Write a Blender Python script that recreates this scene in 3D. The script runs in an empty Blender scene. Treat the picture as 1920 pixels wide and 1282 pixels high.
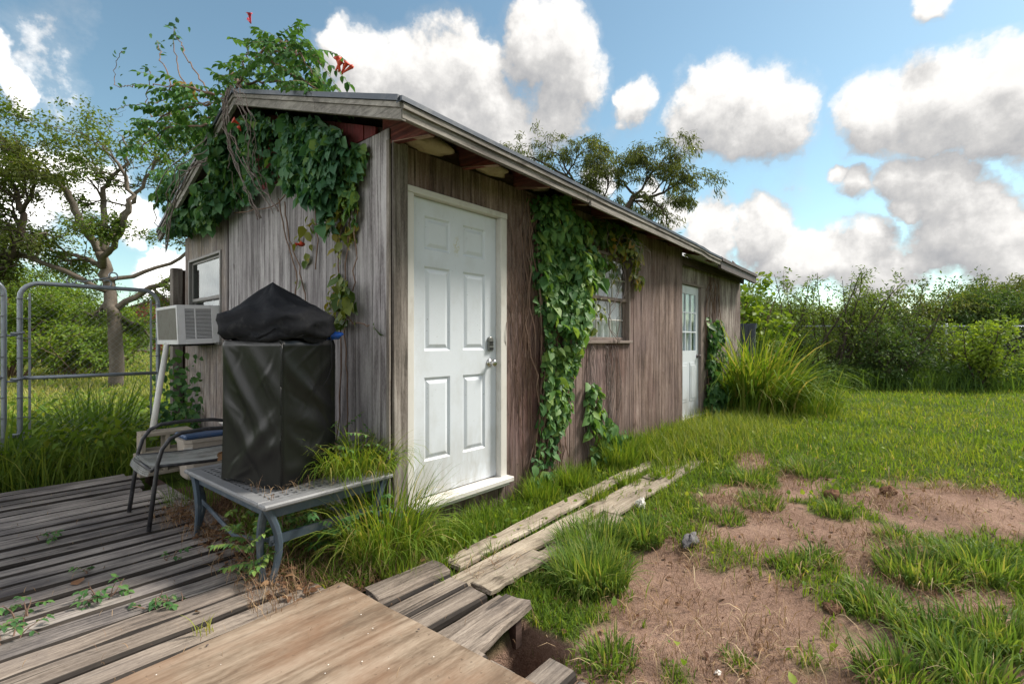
import bpy, bmesh, math, random
import numpy as np
from mathutils import Vector, Matrix

random.seed(7)
rng = np.random.default_rng(11)
S = bpy.context.scene
COL = S.collection
PI = math.pi

# ------------------------------------------------------------------ camera
CAM = np.array([-1.816, -2.608, 1.25])
AZ = math.radians(41.01)
F2 = np.array([math.cos(AZ), math.sin(AZ)])
R2 = np.array([math.sin(AZ), -math.cos(AZ)])
cd = bpy.data.cameras.new('camera')
cam = bpy.data.objects.new('camera', cd)
COL.objects.link(cam)
cam.location = CAM
cam.rotation_euler = (PI / 2, 0, AZ - PI / 2)
cd.sensor_fit = 'HORIZONTAL'
cd.sensor_width = 36
cd.lens = 905 / 1920 * 36
cd.clip_start = 0.05
cd.clip_end = 3000
S.camera = cam

# ------------------------------------------------------------------ exposure, sun
S.view_settings.view_transform = 'Standard'
S.view_settings.look = 'None'
S.view_settings.gamma = 1
S.view_settings.use_curve_mapping = False
S.view_settings.exposure = 1.75
SUN_AZ, SUN_EL = math.radians(-31), math.radians(47)
SDIR = Vector((math.cos(SUN_EL) * math.cos(SUN_AZ), math.cos(SUN_EL) * math.sin(SUN_AZ), math.sin(SUN_EL)))
sl = bpy.data.lights.new('sun', 'SUN')
sl.energy = 2.0
sl.angle = math.radians(14)
sl.color = (1, 0.93, 0.82)
so = bpy.data.objects.new('sun', sl)
COL.objects.link(so)
so.rotation_euler = SDIR.to_track_quat('Z', 'Y').to_euler()
so.location = (20, -5, 20)

# ------------------------------------------------------------------ node helpers
class NT:
    def __init__(s, tree):
        s.t = tree
    def n(s, typ, **kw):
        nd = s.t.nodes.new(typ)
        for k, v in kw.items():
            if k.startswith('i_'):
                nd.inputs[k[2:].replace('_', ' ')].default_value = v
            else:
                setattr(nd, k, v)
        return nd
    def l(s, a, b):
        s.t.links.new(a, b)
    def math(s, op, a, b=None, c=None, clamp=False):
        nd = s.t.nodes.new('ShaderNodeMath')
        nd.operation = op
        nd.use_clamp = clamp
        for i, v in enumerate((a, b, c)):
            if v is None:
                continue
            if isinstance(v, (int, float)):
                nd.inputs[i].default_value = v
            else:
                s.l(v, nd.inputs[i])
        return nd.outputs[0]
    def vmath(s, op, a, b=None):
        nd = s.t.nodes.new('ShaderNodeVectorMath')
        nd.operation = op
        for i, v in enumerate((a, b)):
            if v is None:
                continue
            if isinstance(v, (tuple, list)):
                nd.inputs[i].default_value = v
            elif isinstance(v, (int, float)):
                nd.inputs[3].default_value = v
            else:
                s.l(v, nd.inputs[i])
        return nd
    def scale(s, a, k):
        nd = s.t.nodes.new('ShaderNodeVectorMath')
        nd.operation = 'SCALE'
        s.l(a, nd.inputs[0])
        if isinstance(k, (int, float)):
            nd.inputs[3].default_value = k
        else:
            s.l(k, nd.inputs[3])
        return nd.outputs[0]
    def mul(s, a, v):
        return s.vmath('MULTIPLY', a, v).outputs[0]
    def noise(s, vec, scale, detail=4, rough=0.55, dist=0.0):
        nd = s.t.nodes.new('ShaderNodeTexNoise')
        nd.inputs['Scale'].default_value = scale
        nd.inputs['Detail'].default_value = detail
        nd.inputs['Roughness'].default_value = rough
        nd.inputs['Distortion'].default_value = dist
        if vec is not None:
            s.l(vec, nd.inputs['Vector'])
        return nd
    def ramp(s, fac, stops, interp='LINEAR'):
        nd = s.t.nodes.new('ShaderNodeValToRGB')
        cr = nd.color_ramp
        cr.interpolation = interp
        while len(cr.elements) < len(stops):
            cr.elements.new(0.5)
        for e, (p, c) in zip(cr.elements, stops):
            e.position = p
            if isinstance(c, (int, float)):
                c = (c, c, c)
            e.color = (c[0], c[1], c[2], 1)
        s.l(fac, nd.inputs[0])
        return nd.outputs[0]
    def mix(s, fac, a, b, blend='MIX'):
        nd = s.t.nodes.new('ShaderNodeMix')
        nd.data_type = 'RGBA'
        nd.blend_type = blend
        for sock, v in ((nd.inputs[0], fac), (nd.inputs[6], a), (nd.inputs[7], b)):
            if isinstance(v, (int, float)):
                sock.default_value = v
            elif isinstance(v, tuple):
                sock.default_value = (v[0], v[1], v[2], 1)
            else:
                s.l(v, sock)
        return nd.outputs[2]

# ------------------------------------------------------------------ world: sky with cumulus clouds
def pdir(px, py):
    u, v = (px - 960) / 905, (641 - py) / 905
    d = np.array([F2[0] + u * R2[0], F2[1] + u * R2[1], v])
    return d / np.linalg.norm(d)

BLOBS = [  # direction given by the bearing at which each puff stands in the sky, angular radius
    (640, 105, 62), (700, 140, 85), (765, 150, 88), (835, 140, 92), (890, 120, 70), (900, 190, 90), (1000, 80, 75), (1050, 85, 75), (1065, 150, 78),
    (975, 60, 45), (960, 225, 90), (1050, 205, 75), (820, 215, 90), (690, 200, 60), (615, 65, 35), (1185, 205, 42), (1165, 190, 24),
    (1325, 215, 78), (1420, 215, 88), (1470, 195, 55), (1305, 170, 45), (1380, 255, 50), (1360, 170, 55),
    (1640, 220, 70), (1740, 195, 80), (1830, 190, 85), (1905, 165, 75), (1890, 225, 60), (1780, 225, 55), (1900, 120, 55), (1990, 170, 100), (2080, 240, 110),
    (1700, 335, 50), (1765, 350, 72), (1825, 390, 68), (1690, 385, 30), (1600, 345, 38), (1800, 430, 70), (1880, 440, 72), (1905, 490, 66), (1850, 490, 58), (1730, 480, 36), (1560, 330, 20), (1990, 450, 90),
    (1265, 400, 45), (1335, 425, 62), (1420, 405, 55), (1430, 450, 62), (1540, 475, 55), (1605, 465, 60), (1225, 370, 42), (1480, 490, 60), (1660, 510, 60), (1330, 480, 70), (1130, 340, 40),
    (75, 330, 55), (135, 345, 60), (20, 320, 50), (190, 360, 50), (10, 105, 22), (20, 165, 26), (330, 520, 50), (250, 420, 40), (-60, 380, 100),
    (1760, 0, 24), (900, -190, 110), (760, -230, 120), (1500, -330, 160), (300, -420, 150), (-420, 200, 150),
]
gen = random.Random(3)
W = bpy.data.worlds.new('World')
S.world = W
W.use_nodes = True
wt = W.node_tree
for n in list(wt.nodes):
    wt.nodes.remove(n)
grp = bpy.data.node_groups.new('cloud_density', 'ShaderNodeTree')
grp.interface.new_socket('Vector', in_out='INPUT', socket_type='NodeSocketVector')
grp.interface.new_socket('Value', in_out='OUTPUT', socket_type='NodeSocketFloat')
g = NT(grp)
gi = g.n('NodeGroupInput')
go = g.n('NodeGroupOutput')
nA = g.noise(gi.outputs[0], 7, 5, 0.6)
wv = g.vmath('SUBTRACT', nA.outputs['Color'], (0.5, 0.5, 0.5)).outputs[0]
wv = g.vmath('ADD', gi.outputs[0], g.scale(wv, 0.11)).outputs[0]
wv = g.vmath('NORMALIZE', wv).outputs[0]
acc = None
blobdirs = [(pdir(px, py), r) for px, py, r in BLOBS]
for d, r in blobdirs:
    ang = r / 905 * 0.80
    cr = math.cos(ang)
    dot = g.vmath('DOT_PRODUCT', wv, tuple(float(x) for x in d)).outputs['Value']
    mr = g.n('ShaderNodeMapRange')
    mr.clamp = True
    g.l(dot, mr.inputs[0])
    mr.inputs[1].default_value = 2 * cr - 1
    mr.inputs[2].default_value = 1
    mr.inputs[3].default_value = -0.75
    mr.inputs[4].default_value = 0.8
    if acc is None:
        acc = mr.outputs[0]
    else:
        nd = grp.nodes.new('ShaderNodeMath')
        nd.operation = 'SMOOTH_MAX'
        g.l(acc, nd.inputs[0]); g.l(mr.outputs[0], nd.inputs[1])
        nd.inputs[2].default_value = 0.12
        acc = nd.outputs[0]
# beyond the surveyed puffs an added, denser cloud cover lifts the ambient light
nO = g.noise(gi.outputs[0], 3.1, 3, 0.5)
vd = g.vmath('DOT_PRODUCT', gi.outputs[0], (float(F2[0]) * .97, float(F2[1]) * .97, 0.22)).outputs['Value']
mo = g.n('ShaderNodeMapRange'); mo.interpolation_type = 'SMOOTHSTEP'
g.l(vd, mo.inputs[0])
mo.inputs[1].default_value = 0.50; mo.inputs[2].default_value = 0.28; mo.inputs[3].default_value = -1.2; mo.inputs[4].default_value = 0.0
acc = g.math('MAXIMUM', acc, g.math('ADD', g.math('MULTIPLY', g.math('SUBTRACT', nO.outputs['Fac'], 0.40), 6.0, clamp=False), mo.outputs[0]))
acc = g.math('MINIMUM', acc, 0.9)
nB = g.noise(gi.outputs[0], 13, 9, 0.60)
acc = g.math('ADD', acc, g.math('MULTIPLY', g.math('SUBTRACT', nB.outputs['Fac'], 0.5), 1.7))
nC = g.noise(gi.outputs[0], 46, 6, 0.62)
acc = g.math('ADD', acc, g.math('MULTIPLY', g.math('SUBTRACT', nC.outputs['Fac'], 0.5), 0.55))
g.l(acc, go.inputs[0])

w = NT(wt)
tc = w.n('ShaderNodeTexCoord')
sky = w.n('ShaderNodeTexSky')
sky.sky_type = 'NISHITA'
sky.sun_disc = False
sky.sun_elevation = SUN_EL
sky.sun_rotation = PI / 2 - SUN_AZ
sky.air_density = 1.0
sky.dust_density = 0.35
sky.ozone_density = 2.0
def dens(v):
    nd = wt.nodes.new('ShaderNodeGroup')
    nd.node_tree = grp
    w.l(v, nd.inputs[0])
    return nd.outputs[0]
dv = tc.outputs['Generated']
d0 = dens(dv)
sunward = w.vmath('ADD', dv, tuple(0.035 * x for x in (SDIR.x * .55, SDIR.y * .55, 1.0))).outputs[0]
d1 = dens(w.vmath('NORMALIZE', sunward).outputs[0])
mask = w.ramp(w.math('ADD', d0, 0.5), [(0.12, 0), (0.46, 0.13), (0.60, 0.52), (0.86, 1)])
upward = w.vmath('ADD', dv, (0.03 * SDIR.x, 0.03 * SDIR.y, 0.10)).outputs[0]
d2_ = dens(w.vmath('NORMALIZE', upward).outputs[0])
lit = w.math('ADD', 0.53, w.math('MULTIPLY', w.math('SUBTRACT', d0, d1), 0.50))
lit = w.math('ADD', lit, w.math('MULTIPLY', w.math('SUBTRACT', w.math('MINIMUM', d0, 0.9), w.math('MINIMUM', d2_, 0.9)), 0.30), clamp=True)
core = w.math('MULTIPLY', w.math('SUBTRACT', d0, 0.45), 0.16, clamp=True)
lit = w.math('SUBTRACT', lit, core, clamp=True)
ccol = w.ramp(lit, [(0.0, (1.45, 1.49, 1.56)), (0.28, (1.85, 1.85, 1.88)), (0.55, (2.4, 2.36, 2.32)), (1.0, (3.9, 3.8, 3.66))])
front = w.n('ShaderNodeMapRange')     # clouds facing the sun are whiter, boosted further as added fill for shaded walls
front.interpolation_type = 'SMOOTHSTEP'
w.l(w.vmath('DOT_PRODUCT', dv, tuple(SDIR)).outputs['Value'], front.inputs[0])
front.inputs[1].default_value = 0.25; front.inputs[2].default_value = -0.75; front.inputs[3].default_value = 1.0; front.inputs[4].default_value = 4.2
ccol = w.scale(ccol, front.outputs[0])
skyc = w.mix(1.0, sky.outputs[0], (0.66, 0.70, 0.575), 'MULTIPLY')
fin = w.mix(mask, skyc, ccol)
bg = w.n('ShaderNodeBackground')
bg.inputs[1].default_value = 0.085
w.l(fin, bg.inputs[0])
wo = w.n('ShaderNodeOutputWorld')
w.l(bg.outputs[0], wo.inputs[0])
W.cycles.sampling_method = 'MANUAL'
W.cycles.sample_map_resolution = 512

# ------------------------------------------------------------------ material helpers
MAT = {}
def newmat(name):
    m = bpy.data.materials.new(name)
    m.use_nodes = True
    t = NT(m.node_tree)
    b = m.node_tree.nodes['Principled BSDF']
    MAT[name] = m
    return m, t, b

def objvec(t):
    tcn = t.n('ShaderNodeTexCoord')
    oi = t.n('ShaderNodeObjectInfo')
    off = t.vmath('SCALE', t.n('ShaderNodeCombineXYZ', i_X=17.3, i_Y=31.7, i_Z=23.1).outputs[0])
    t.l(oi.outputs['Random'], off.inputs[3])
    return t.vmath('ADD', tcn.outputs['Object'], off.outputs[0]).outputs[0], oi.outputs['Random'], tcn.outputs['Object']

def wood(name, cols, axis='Z', grain=70, stretch=0.05, ring=0.35, ringscale=5, stain=None, stain_amt=0.5, stain_scale=2.0, stain_stretch=0.5,
         rough=0.85, bump=0.35, vary=0.35, cracks=0.5):
    m, t, b = newmat(name)
    v, rnd, ov = objvec(t)
    ax = {'X': 0, 'Y': 1, 'Z': 2}[axis]
    sc = [1, 1, 1]; sc[ax] = stretch
    sv = t.mul(v, tuple(sc))
    gr = t.noise(sv, grain, 7, 0.68).outputs['Fac']
    sc2 = [1, 1, 1]; sc2[ax] = 0.045
    rv = t.mul(v, tuple(sc2))
    rn = t.noise(rv, ringscale, 3, 0.5, 0.3).outputs['Fac']
    wv_ = t.math('ADD', t.math('MULTIPLY', t.math('SINE', t.math('MULTIPLY', rn, 75)), 0.5), 0.5)
    big = t.noise(t.mul(v, tuple(1 if i != ax else 0.3 for i in range(3))), 6, 4).outputs['Fac']
    f = t.math('ADD', t.math('MULTIPLY', gr, 1 - ring), t.math('MULTIPLY', wv_, ring * 0.45))
    f = t.math('ADD', f, t.math('MULTIPLY', t.math('SUBTRACT', big, 0.35), 0.55))
    sc5 = [1, 1, 1]; sc5[ax] = 0.22
    fib = t.noise(t.mul(v, tuple(sc5)), grain * 3.2, 3, 0.6).outputs['Fac']
    f = t.math('ADD', f, t.math('MULTIPLY', t.math('SUBTRACT', fib, 0.5), 0.38))
    kn_ = t.noise(t.mul(v, tuple(1 if i != ax else 0.45 for i in range(3))), 9, 2, 0.4).outputs['Fac']
    f = t.math('SUBTRACT', f, t.ramp(kn_, [(0.70, 0), (0.80, 0.30)]))
    n = len(cols)
    c = t.ramp(f, [(0.28 + 0.5 * i / (n - 1), cc) for i, cc in enumerate(cols)])
    if cracks:
        sc3 = [1, 1, 1]; sc3[ax] = 0.025
        ck = t.noise(t.mul(v, tuple(sc3)), grain * 0.7, 3, 0.5).outputs['Fac']
        ckm = t.ramp(ck, [(0.30, cracks), (0.40, 0.0)])
        c = t.mix(ckm, c, tuple(x * 0.22 for x in cols[0]))
    if stain:
        sc4 = [1, 1, 1]; sc4[ax] = stain_stretch
        sn = t.noise(t.mul(ov, tuple(sc4)), stain_scale, 6, 0.65).outputs['Fac']
        sm = t.ramp(sn, [(0.42, 0), (0.68, stain_amt)])
        c = t.mix(sm, c, stain)
    if name == 'front_siding':
        rs_ = t.noise(t.mul(ov, (1, 1, .3)), 1.1, 6, 0.7).outputs['Fac']
        c = t.mix(t.ramp(rs_, [(.50, 0), (.66, .75)]), c, t.mix(f, (.045, .016, .013), (.20, .10, .085)))
        sx = t.n('ShaderNodeSeparateXYZ'); t.l(ov, sx.inputs[0])
        low = t.math('MULTIPLY', t.ramp(sx.outputs[2], [(.10, 1), (.42, 0)]), t.ramp(t.noise(t.mul(ov, (1, 1, .35)), 9, 5, .7).outputs['Fac'], [(.36, 0), (.58, .85)]))
        c = t.mix(low, c, (.075, .058, .04))
    if name == 'plywood':
        fl_ = t.noise(ov, 55, 2, .5).outputs['Fac']
        c = t.mix(t.ramp(fl_, [(.27, .55), (.31, 0)]), c, (.06, .045, .035))
        c = t.mix(t.ramp(t.noise(ov, 5, 7, .75).outputs['Fac'], [(.56, 0), (.70, .55)]), c, (.12, .085, .06))
    val = t.math('ADD', 1 - vary / 2, t.math('MULTIPLY', rnd, vary))
    hs = t.n('ShaderNodeHueSaturation')
    t.l(val, hs.inputs['Value'])
    t.l(c, hs.inputs['Color'])
    t.l(hs.outputs[0], b.inputs['Base Color'])
    b.inputs['Roughness'].default_value = rough
    b.inputs['Specular IOR Level'].default_value = 0.25
    bp = t.n('ShaderNodeBump')
    bp.inputs['Strength'].default_value = bump
    bp.inputs['Distance'].default_value = 0.006
    t.l(f, bp.inputs['Height'])
    t.l(bp.outputs[0], b.inputs['Normal'])
    return m

def plain(name, col, rough=0.5, metal=0.0, spec=0.5, dirt=None, dirt_amt=0.4, dirt_scale=8, bump=0.0, bump_scale=60, var=0.12, stretch=(1, 1, 1), dirt_lo=0.5, dirt_hi=0.75):
    m, t, b = newmat(name)
    v, rnd, ov = objvec(t)
    n1 = t.noise(v, 25, 5).outputs['Fac']
    c = t.mix(n1, tuple(x * (1 - var) for x in col), tuple(min(1, x * (1 + var)) for x in col))
    if dirt:
        d = t.noise(t.mul(v, stretch), dirt_scale, 7, 0.65).outputs['Fac']
        c = t.mix(t.ramp(d, [(dirt_lo, 0), (dirt_hi, dirt_amt)]), c, dirt)
    t.l(c, b.inputs['Base Color'])
    rr = t.math('ADD', rough - 0.06, t.math('MULTIPLY', n1, 0.12))
    t.l(rr, b.inputs['Roughness'])
    b.inputs['Metallic'].default_value = metal
    b.inputs['Specular IOR Level'].default_value = spec
    if bump:
        bp = t.n('ShaderNodeBump')
        bp.inputs['Strength'].default_value = bump
        bp.inputs['Distance'].default_value = 0.004
        t.l(t.noise(v, bump_scale, 6, 0.65).outputs['Fac'], bp.inputs['Height'])
        t.l(bp.outputs[0], b.inputs['Normal'])
    return m

def leafmat(name, stops, transl=0.35, rough=0.5, spec=0.3):
    m, t, b = newmat(name)
    at = t.n('ShaderNodeAttribute')
    at.attribute_name = 'tint'
    c = t.ramp(at.outputs['Fac'], stops)
    t.l(c, b.inputs['Base Color'])
    b.inputs['Roughness'].default_value = rough
    b.inputs['Specular IOR Level'].default_value = spec
    tr = t.n('ShaderNodeBsdfTranslucent')
    c2 = t.mix(1.0, c, (1.35, 1.25, 0.5), 'MULTIPLY')
    t.l(c2, tr.inputs[0])
    mx = t.n('ShaderNodeMixShader')
    mx.inputs[0].default_value = transl
    t.l(b.outputs[0], mx.inputs[1])
    t.l(tr.outputs[0], mx.inputs[2])
    t.l(mx.outputs[0], m.node_tree.nodes['Material Output'].inputs[0])
    return m

# woods
wood('end_siding', [(.14, .126, .13), (.315, .295, .305), (.455, .435, .445), (.55, .53, .535)], 'Z', 60, 0.08, 0.4, 4.0, stain=(.12, .108, .115), stain_amt=0.6, stain_scale=1.6, stain_stretch=0.35, vary=0.28, cracks=0.6)
wood('peeled_siding', [(.10, .075, .06), (.24, .19, .165), (.38, .33, .30), (.50, .46, .43)], 'Z', 45, 0.16, 0.25, 6, stain=(.17, .17, .20), stain_amt=0.6, stain_scale=5, vary=0.2, bump=0.9, cracks=0.8)
wood('front_siding', [(.055, .036, .029), (.155, .107, .09), (.265, .195, .172), (.385, .315, .285)], 'Z', 85, 0.09, 0.32, 3.6, stain=(.17, .125, .13), stain_amt=0.6, stain_scale=1.3, stain_stretch=0.5, vary=0.30, cracks=0.85, bump=0.6)
wood('recess_siding', [(.07, .05, .045), (.22, .18, .165), (.38, .34, .31), (.50, .46, .42)], 'Z', 40, 0.10, 0.3, 5, stain=(.05, .022, .02), stain_amt=0.85, stain_scale=3.0, stain_stretch=0.35, vary=0.15, cracks=0.7)
wood('trim_grey', [(.10, .09, .083), (.215, .20, .185), (.33, .308, .284), (.44, .412, .38)], 'Y', 50, 0.25, 0.1, 5, stain=(.10, .09, .085), stain_amt=0.5, stain_scale=4, vary=0.2)
wood('trim_grey_x', [(.09, .082, .077), (.205, .188, .172), (.315, .294, .27), (.43, .405, .372)], 'X', 60, 0.05, 0.3, 5, stain=(.09, .075, .07), stain_amt=0.5, stain_scale=3, vary=0.2)
wood('trim_grey_z', [(.09, .08, .07), (.21, .185, .165), (.32, .29, .265), (.42, .39, .36)], 'Z', 60, 0.05, 0.3, 5, stain=(.08, .06, .05), stain_amt=0.5, stain_scale=3, vary=0.2)
wood('red_paint', [(.10, .018, .02), (.19, .032, .035), (.25, .05, .055), (.33, .15, .14)], 'Z', 50, 0.1, 0.2, 5, stain=(.10, .055, .05), stain_amt=0.7, stain_scale=5, vary=0.2, bump=0.3)
wood('red_rafter', [(.08, .025, .022), (.17, .045, .036), (.25, .085, .065), (.32, .16, .125)], 'Y', 40, 0.08, 0.6, 4, stain=(.16, .10, .085), stain_amt=0.7, stain_scale=3, vary=0.3)
wood('rafter_pale', [(.24, .16, .12), (.36, .26, .20), (.46, .36, .29)], 'Y', 40, 0.08, 0.4, 4, vary=0.2)
wood('dark_board', [(.035, .022, .018), (.07, .045, .038), (.12, .08, .07)], 'X', 40, 0.06, 0.3, 4, vary=0.3)
wood('deck_wood', [(.07, .061, .057), (.20, .176, .162), (.345, .308, .282), (.48, .435, .395)], 'X', 66, 0.05, 0.15, 5, stain=(.035, .033, .042), stain_amt=0.85, stain_scale=2.2, stain_stretch=0.6, vary=0.45, bump=0.7, cracks=0.8)
wood('deck_wood_warm', [(.05, .041, .035), (.15, .122, .102), (.255, .213, .178), (.36, .31, .265)], 'X', 66, 0.05, 0.18, 5, stain=(.09, .08, .08), stain_amt=0.7, stain_scale=1.9, stain_stretch=0.6, vary=0.3, bump=0.7, cracks=0.75)
wood('walk_wood', [(.09, .073, .055), (.25, .208, .16), (.38, .325, .26), (.50, .445, .37)], 'X', 66, 0.05, 0.2, 5, stain=(.13, .10, .08), stain_amt=0.6, stain_scale=2.5, stain_stretch=0.6, vary=0.25, bump=0.7, cracks=0.7)
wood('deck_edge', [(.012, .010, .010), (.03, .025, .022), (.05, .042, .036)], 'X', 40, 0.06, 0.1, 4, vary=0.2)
wood('plywood', [(.14, .10, .07), (.235, .18, .132), (.315, .25, .19), (.38, .315, .25)], 'X', 30, 0.16, 0.45, 2.0, stain=(.20, .11, .065), stain_amt=0.9, stain_scale=2.4, stain_stretch=0.6, vary=0.05, bump=0.3, cracks=0.3)
wood('post_grey', [(.10, .085, .075), (.20, .175, .16), (.30, .27, .25)], 'Z', 50, 0.05, 0.4, 4, vary=0.1)
wood('post_dark', [(.03, .02, .018), (.075, .05, .043), (.12, .085, .075)], 'Z', 50, 0.05, 0.4, 4, vary=0.1)
# paints, metals, plastics
plain('door_white', (.64, .69, .755), 0.42, dirt=(.42, .43, .41), dirt_amt=0.45, dirt_scale=3.5, var=0.03, stretch=(1, 1, .6))
m = MAT['door_white']; t = NT(m.node_tree); b = m.node_tree.nodes['Principled BSDF']   # old yellowish scrape between the top panels
src = b.inputs['Base Color'].links[0].from_socket
oc = t.n('ShaderNodeTexCoord').outputs['Object']
dst = t.vmath('LENGTH', t.mul(t.vmath('SUBTRACT', oc, (.605, .04, 1.955)).outputs[0], (1.0, 0.0, .42))).outputs['Value']
mk = t.math('MULTIPLY', t.ramp(dst, [(.012, 1), (.040, 0)]), t.ramp(t.noise(oc, 45, 4).outputs['Fac'], [(.42, 0), (.60, .7)]))
dc = t.mix(mk, src, (.48, .45, .27))
sx = t.n('ShaderNodeSeparateXYZ'); t.l(oc, sx.inputs[0])
sm_ = t.noise(t.mul(oc, (1, 1, .3)), 7, 7, .7).outputs['Fac']
dc = t.mix(t.math('MULTIPLY', t.ramp(sx.outputs[2], [(.18, 1), (.62, .0)]), t.ramp(sm_, [(.36, 0), (.62, .75)])), dc, (.30, .27, .21))
dc = t.mix(t.ramp(t.noise(oc, 75, 2, .5).outputs['Fac'], [(.25, .65), (.285, 0)]), dc, (.10, .085, .07))
t.l(dc, b.inputs['Base Color'])
plain('trim_white', (.62, .605, .575), 0.55, dirt=(.33, .29, .24), dirt_amt=0.55, dirt_scale=7, var=0.05, stretch=(1, 1, .5))
plain('galvanized', (.30, .33, .38), 0.42, 0.55, dirt=(.17, .16, .17), dirt_amt=0.6, dirt_scale=12)
plain('wire', (.27, .28, .29), 0.5, 0.6)
plain('ac_white', (.74, .74, .76), 0.45, dirt=(.45, .43, .40), dirt_amt=0.4, dirt_scale=6, var=0.04)
plain('ac_coil', (.34, .33, .30), 0.6, 0.3, dirt=(.2, .18, .15), dirt_amt=0.6, dirt_scale=10)
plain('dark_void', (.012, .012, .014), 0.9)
plain('vinyl_black', (.005, .0055, .006), 0.32, spec=0.36, dirt=(.03, .03, .028), dirt_amt=0.2, dirt_scale=30, dirt_lo=0.62, dirt_hi=0.95, var=0.03)
plain('cloth_black', (.012, .013, .017), 0.8, spec=0.2, bump=0.35, bump_scale=300, dirt=(.09, .09, .09), dirt_amt=0.45, dirt_scale=14, stretch=(1, 1, 1), dirt_lo=0.55, dirt_hi=0.85)
plain('blue_plastic', (.01, .12, .62), 0.3)
plain('pvc', (.70, .69, .64), 0.35, dirt=(.45, .42, .35), dirt_amt=0.4, dirt_scale=5)
plain('concrete', (.36, .315, .255), 0.95, spec=0.1, dirt=(.20, .17, .13), dirt_amt=0.5, dirt_scale=9, bump=0.8, bump_scale=90)
plain('cooler_tan', (.42, .37, .32), 0.5, dirt=(.22, .19, .16), dirt_amt=0.5, dirt_scale=8)
plain('cooler_blue', (.03, .07, .16), 0.45, dirt=(.12, .11, .09), dirt_amt=0.5, dirt_scale=9)
plain('cooler_handle', (.62, .58, .53), 0.5)
plain('chair_metal', (.045, .045, .05), 0.4, 0.3, dirt=(.20, .20, .21), dirt_amt=0.5, dirt_scale=25)
plain('sling', (.33, .34, .33), 0.7, dirt=(.10, .09, .07), dirt_amt=0.75, dirt_scale=6, dirt_lo=0.42, dirt_hi=0.7)
plain('table_metal', (.075, .105, .14), 0.45, 0.35, dirt=(.24, .25, .26), dirt_amt=0.6, dirt_scale=9, bump=0.15)
plain('table_top_metal', (.20, .205, .215), 0.6, 0.15, dirt=(.13, .13, .14), dirt_amt=0.7, dirt_scale=9, bump=0.3)
plain('nickel', (.55, .54, .52), 0.25, 1.0)
plain('keypad_grey', (.16, .165, .16), 0.4, 0.4)
plain('keypad_black', (.015, .015, .02), 0.3)
plain('drip_metal', (.055, .068, .09), 0.45, 0.4, dirt=(.22, .22, .22), dirt_amt=0.5, dirt_scale=9)
plain('shingle', (.055, .06, .07), 0.95, spec=0.1, dirt=(.12, .12, .11), dirt_amt=0.6, dirt_scale=6, bump=0.8, bump_scale=160)
plain('gutter_brown', (.085, .065, .065), 0.55, dirt=(.16, .14, .13), dirt_amt=0.5, dirt_scale=6)
plain('soffit_white', (.40, .38, .35), 0.8, dirt=(.14, .11, .09), dirt_amt=0.7, dirt_scale=4)
plain('insulation', (.47, .40, .27), 1.0, spec=0.0, dirt=(.22, .17, .12), dirt_amt=0.8, dirt_scale=9, bump=1.0, bump_scale=45)
plain('stem_brown', (.17, .105, .075), 0.8, dirt=(.25, .20, .16), dirt_amt=0.7, dirt_scale=12)
plain('stem_grey', (.20, .16, .15), 0.8, dirt=(.16, .10, .08), dirt_amt=0.7, dirt_scale=12)
plain('bark', (.15, .125, .105), 0.95, spec=0.1, dirt=(.30, .27, .235), dirt_amt=0.7, dirt_scale=5, bump=1.0, bump_scale=30, stretch=(1, 1, .4))
plain('bark_dark', (.075, .06, .05), 0.95, spec=0.1, dirt=(.17, .15, .12), dirt_amt=0.6, dirt_scale=6, bump=1.0, bump_scale=30)
plain('flower_red', (.62, .07, .03), 0.45)
plain('flower_pink', (.60, .04, .08), 0.45)
plain('barn_red', (.30, .028, .03), 0.7, dirt=(.17, .03, .03), dirt_amt=0.5, dirt_scale=0.8)
plain('barn_roof', (.22, .13, .12), 0.6)
plain('barn_white', (.45, .38, .36), 0.6)
plain('slate_panel', (.055, .075, .105), 0.6, dirt=(.10, .12, .14), dirt_amt=0.5, dirt_scale=3)
plain('rock', (.13, .125, .13), 0.95, dirt=(.06, .055, .06), dirt_amt=0.85, dirt_scale=22, bump=1.0, bump_scale=70)
plain('clod', (.13, .075, .05), 1.0, spec=0, dirt=(.24, .15, .09), dirt_amt=0.6, dirt_scale=20, bump=1.0, bump_scale=60)
plain('paper_white', (.75, .72, .68), 0.7)
plain('orange_scrap', (.70, .12, .03), 0.6)
plain('soil', (.085, .055, .04), 1.0, spec=0.05, dirt=(.14, .09, .06), dirt_amt=0.6, dirt_scale=16, bump=1.0, bump_scale=60)
plain('curtain', (.78, .80, .80), 0.8, dirt=(.40, .42, .42), dirt_amt=0.5, dirt_scale=7, stretch=(1, 1, .15))
plain('alu_frame', (.20, .195, .19), 0.5, 0.3, dirt=(.16, .13, .11), dirt_amt=0.6, dirt_scale=9)
plain('sash_brown', (.21, .165, .145), 0.75, dirt=(.10, .07, .06), dirt_amt=0.5, dirt_scale=9)

def glassmat(name, base, alpha, rough=0.03):
    m, t, b = newmat(name)
    gl = t.n('ShaderNodeBsdfGlossy')
    gl.inputs['Roughness'].default_value = rough
    gl.inputs['Color'].default_value = (.9, .92, .92, 1)
    tr = t.n('ShaderNodeBsdfTransparent')
    tr.inputs[0].default_value = (*base, 1)
    mx = t.n('ShaderNodeMixShader')
    mx.inputs[0].default_value = alpha
    t.l(tr.outputs[0], mx.inputs[1]); t.l(gl.outputs[0], mx.inputs[2])
    t.l(mx.outputs[0], m.node_tree.nodes['Material Output'].inputs[0])
glassmat('glass', (.55, .62, .6), 0.22)
glassmat('glass_clear', (.93, .95, .96), 0.16, 0.05)

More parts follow.
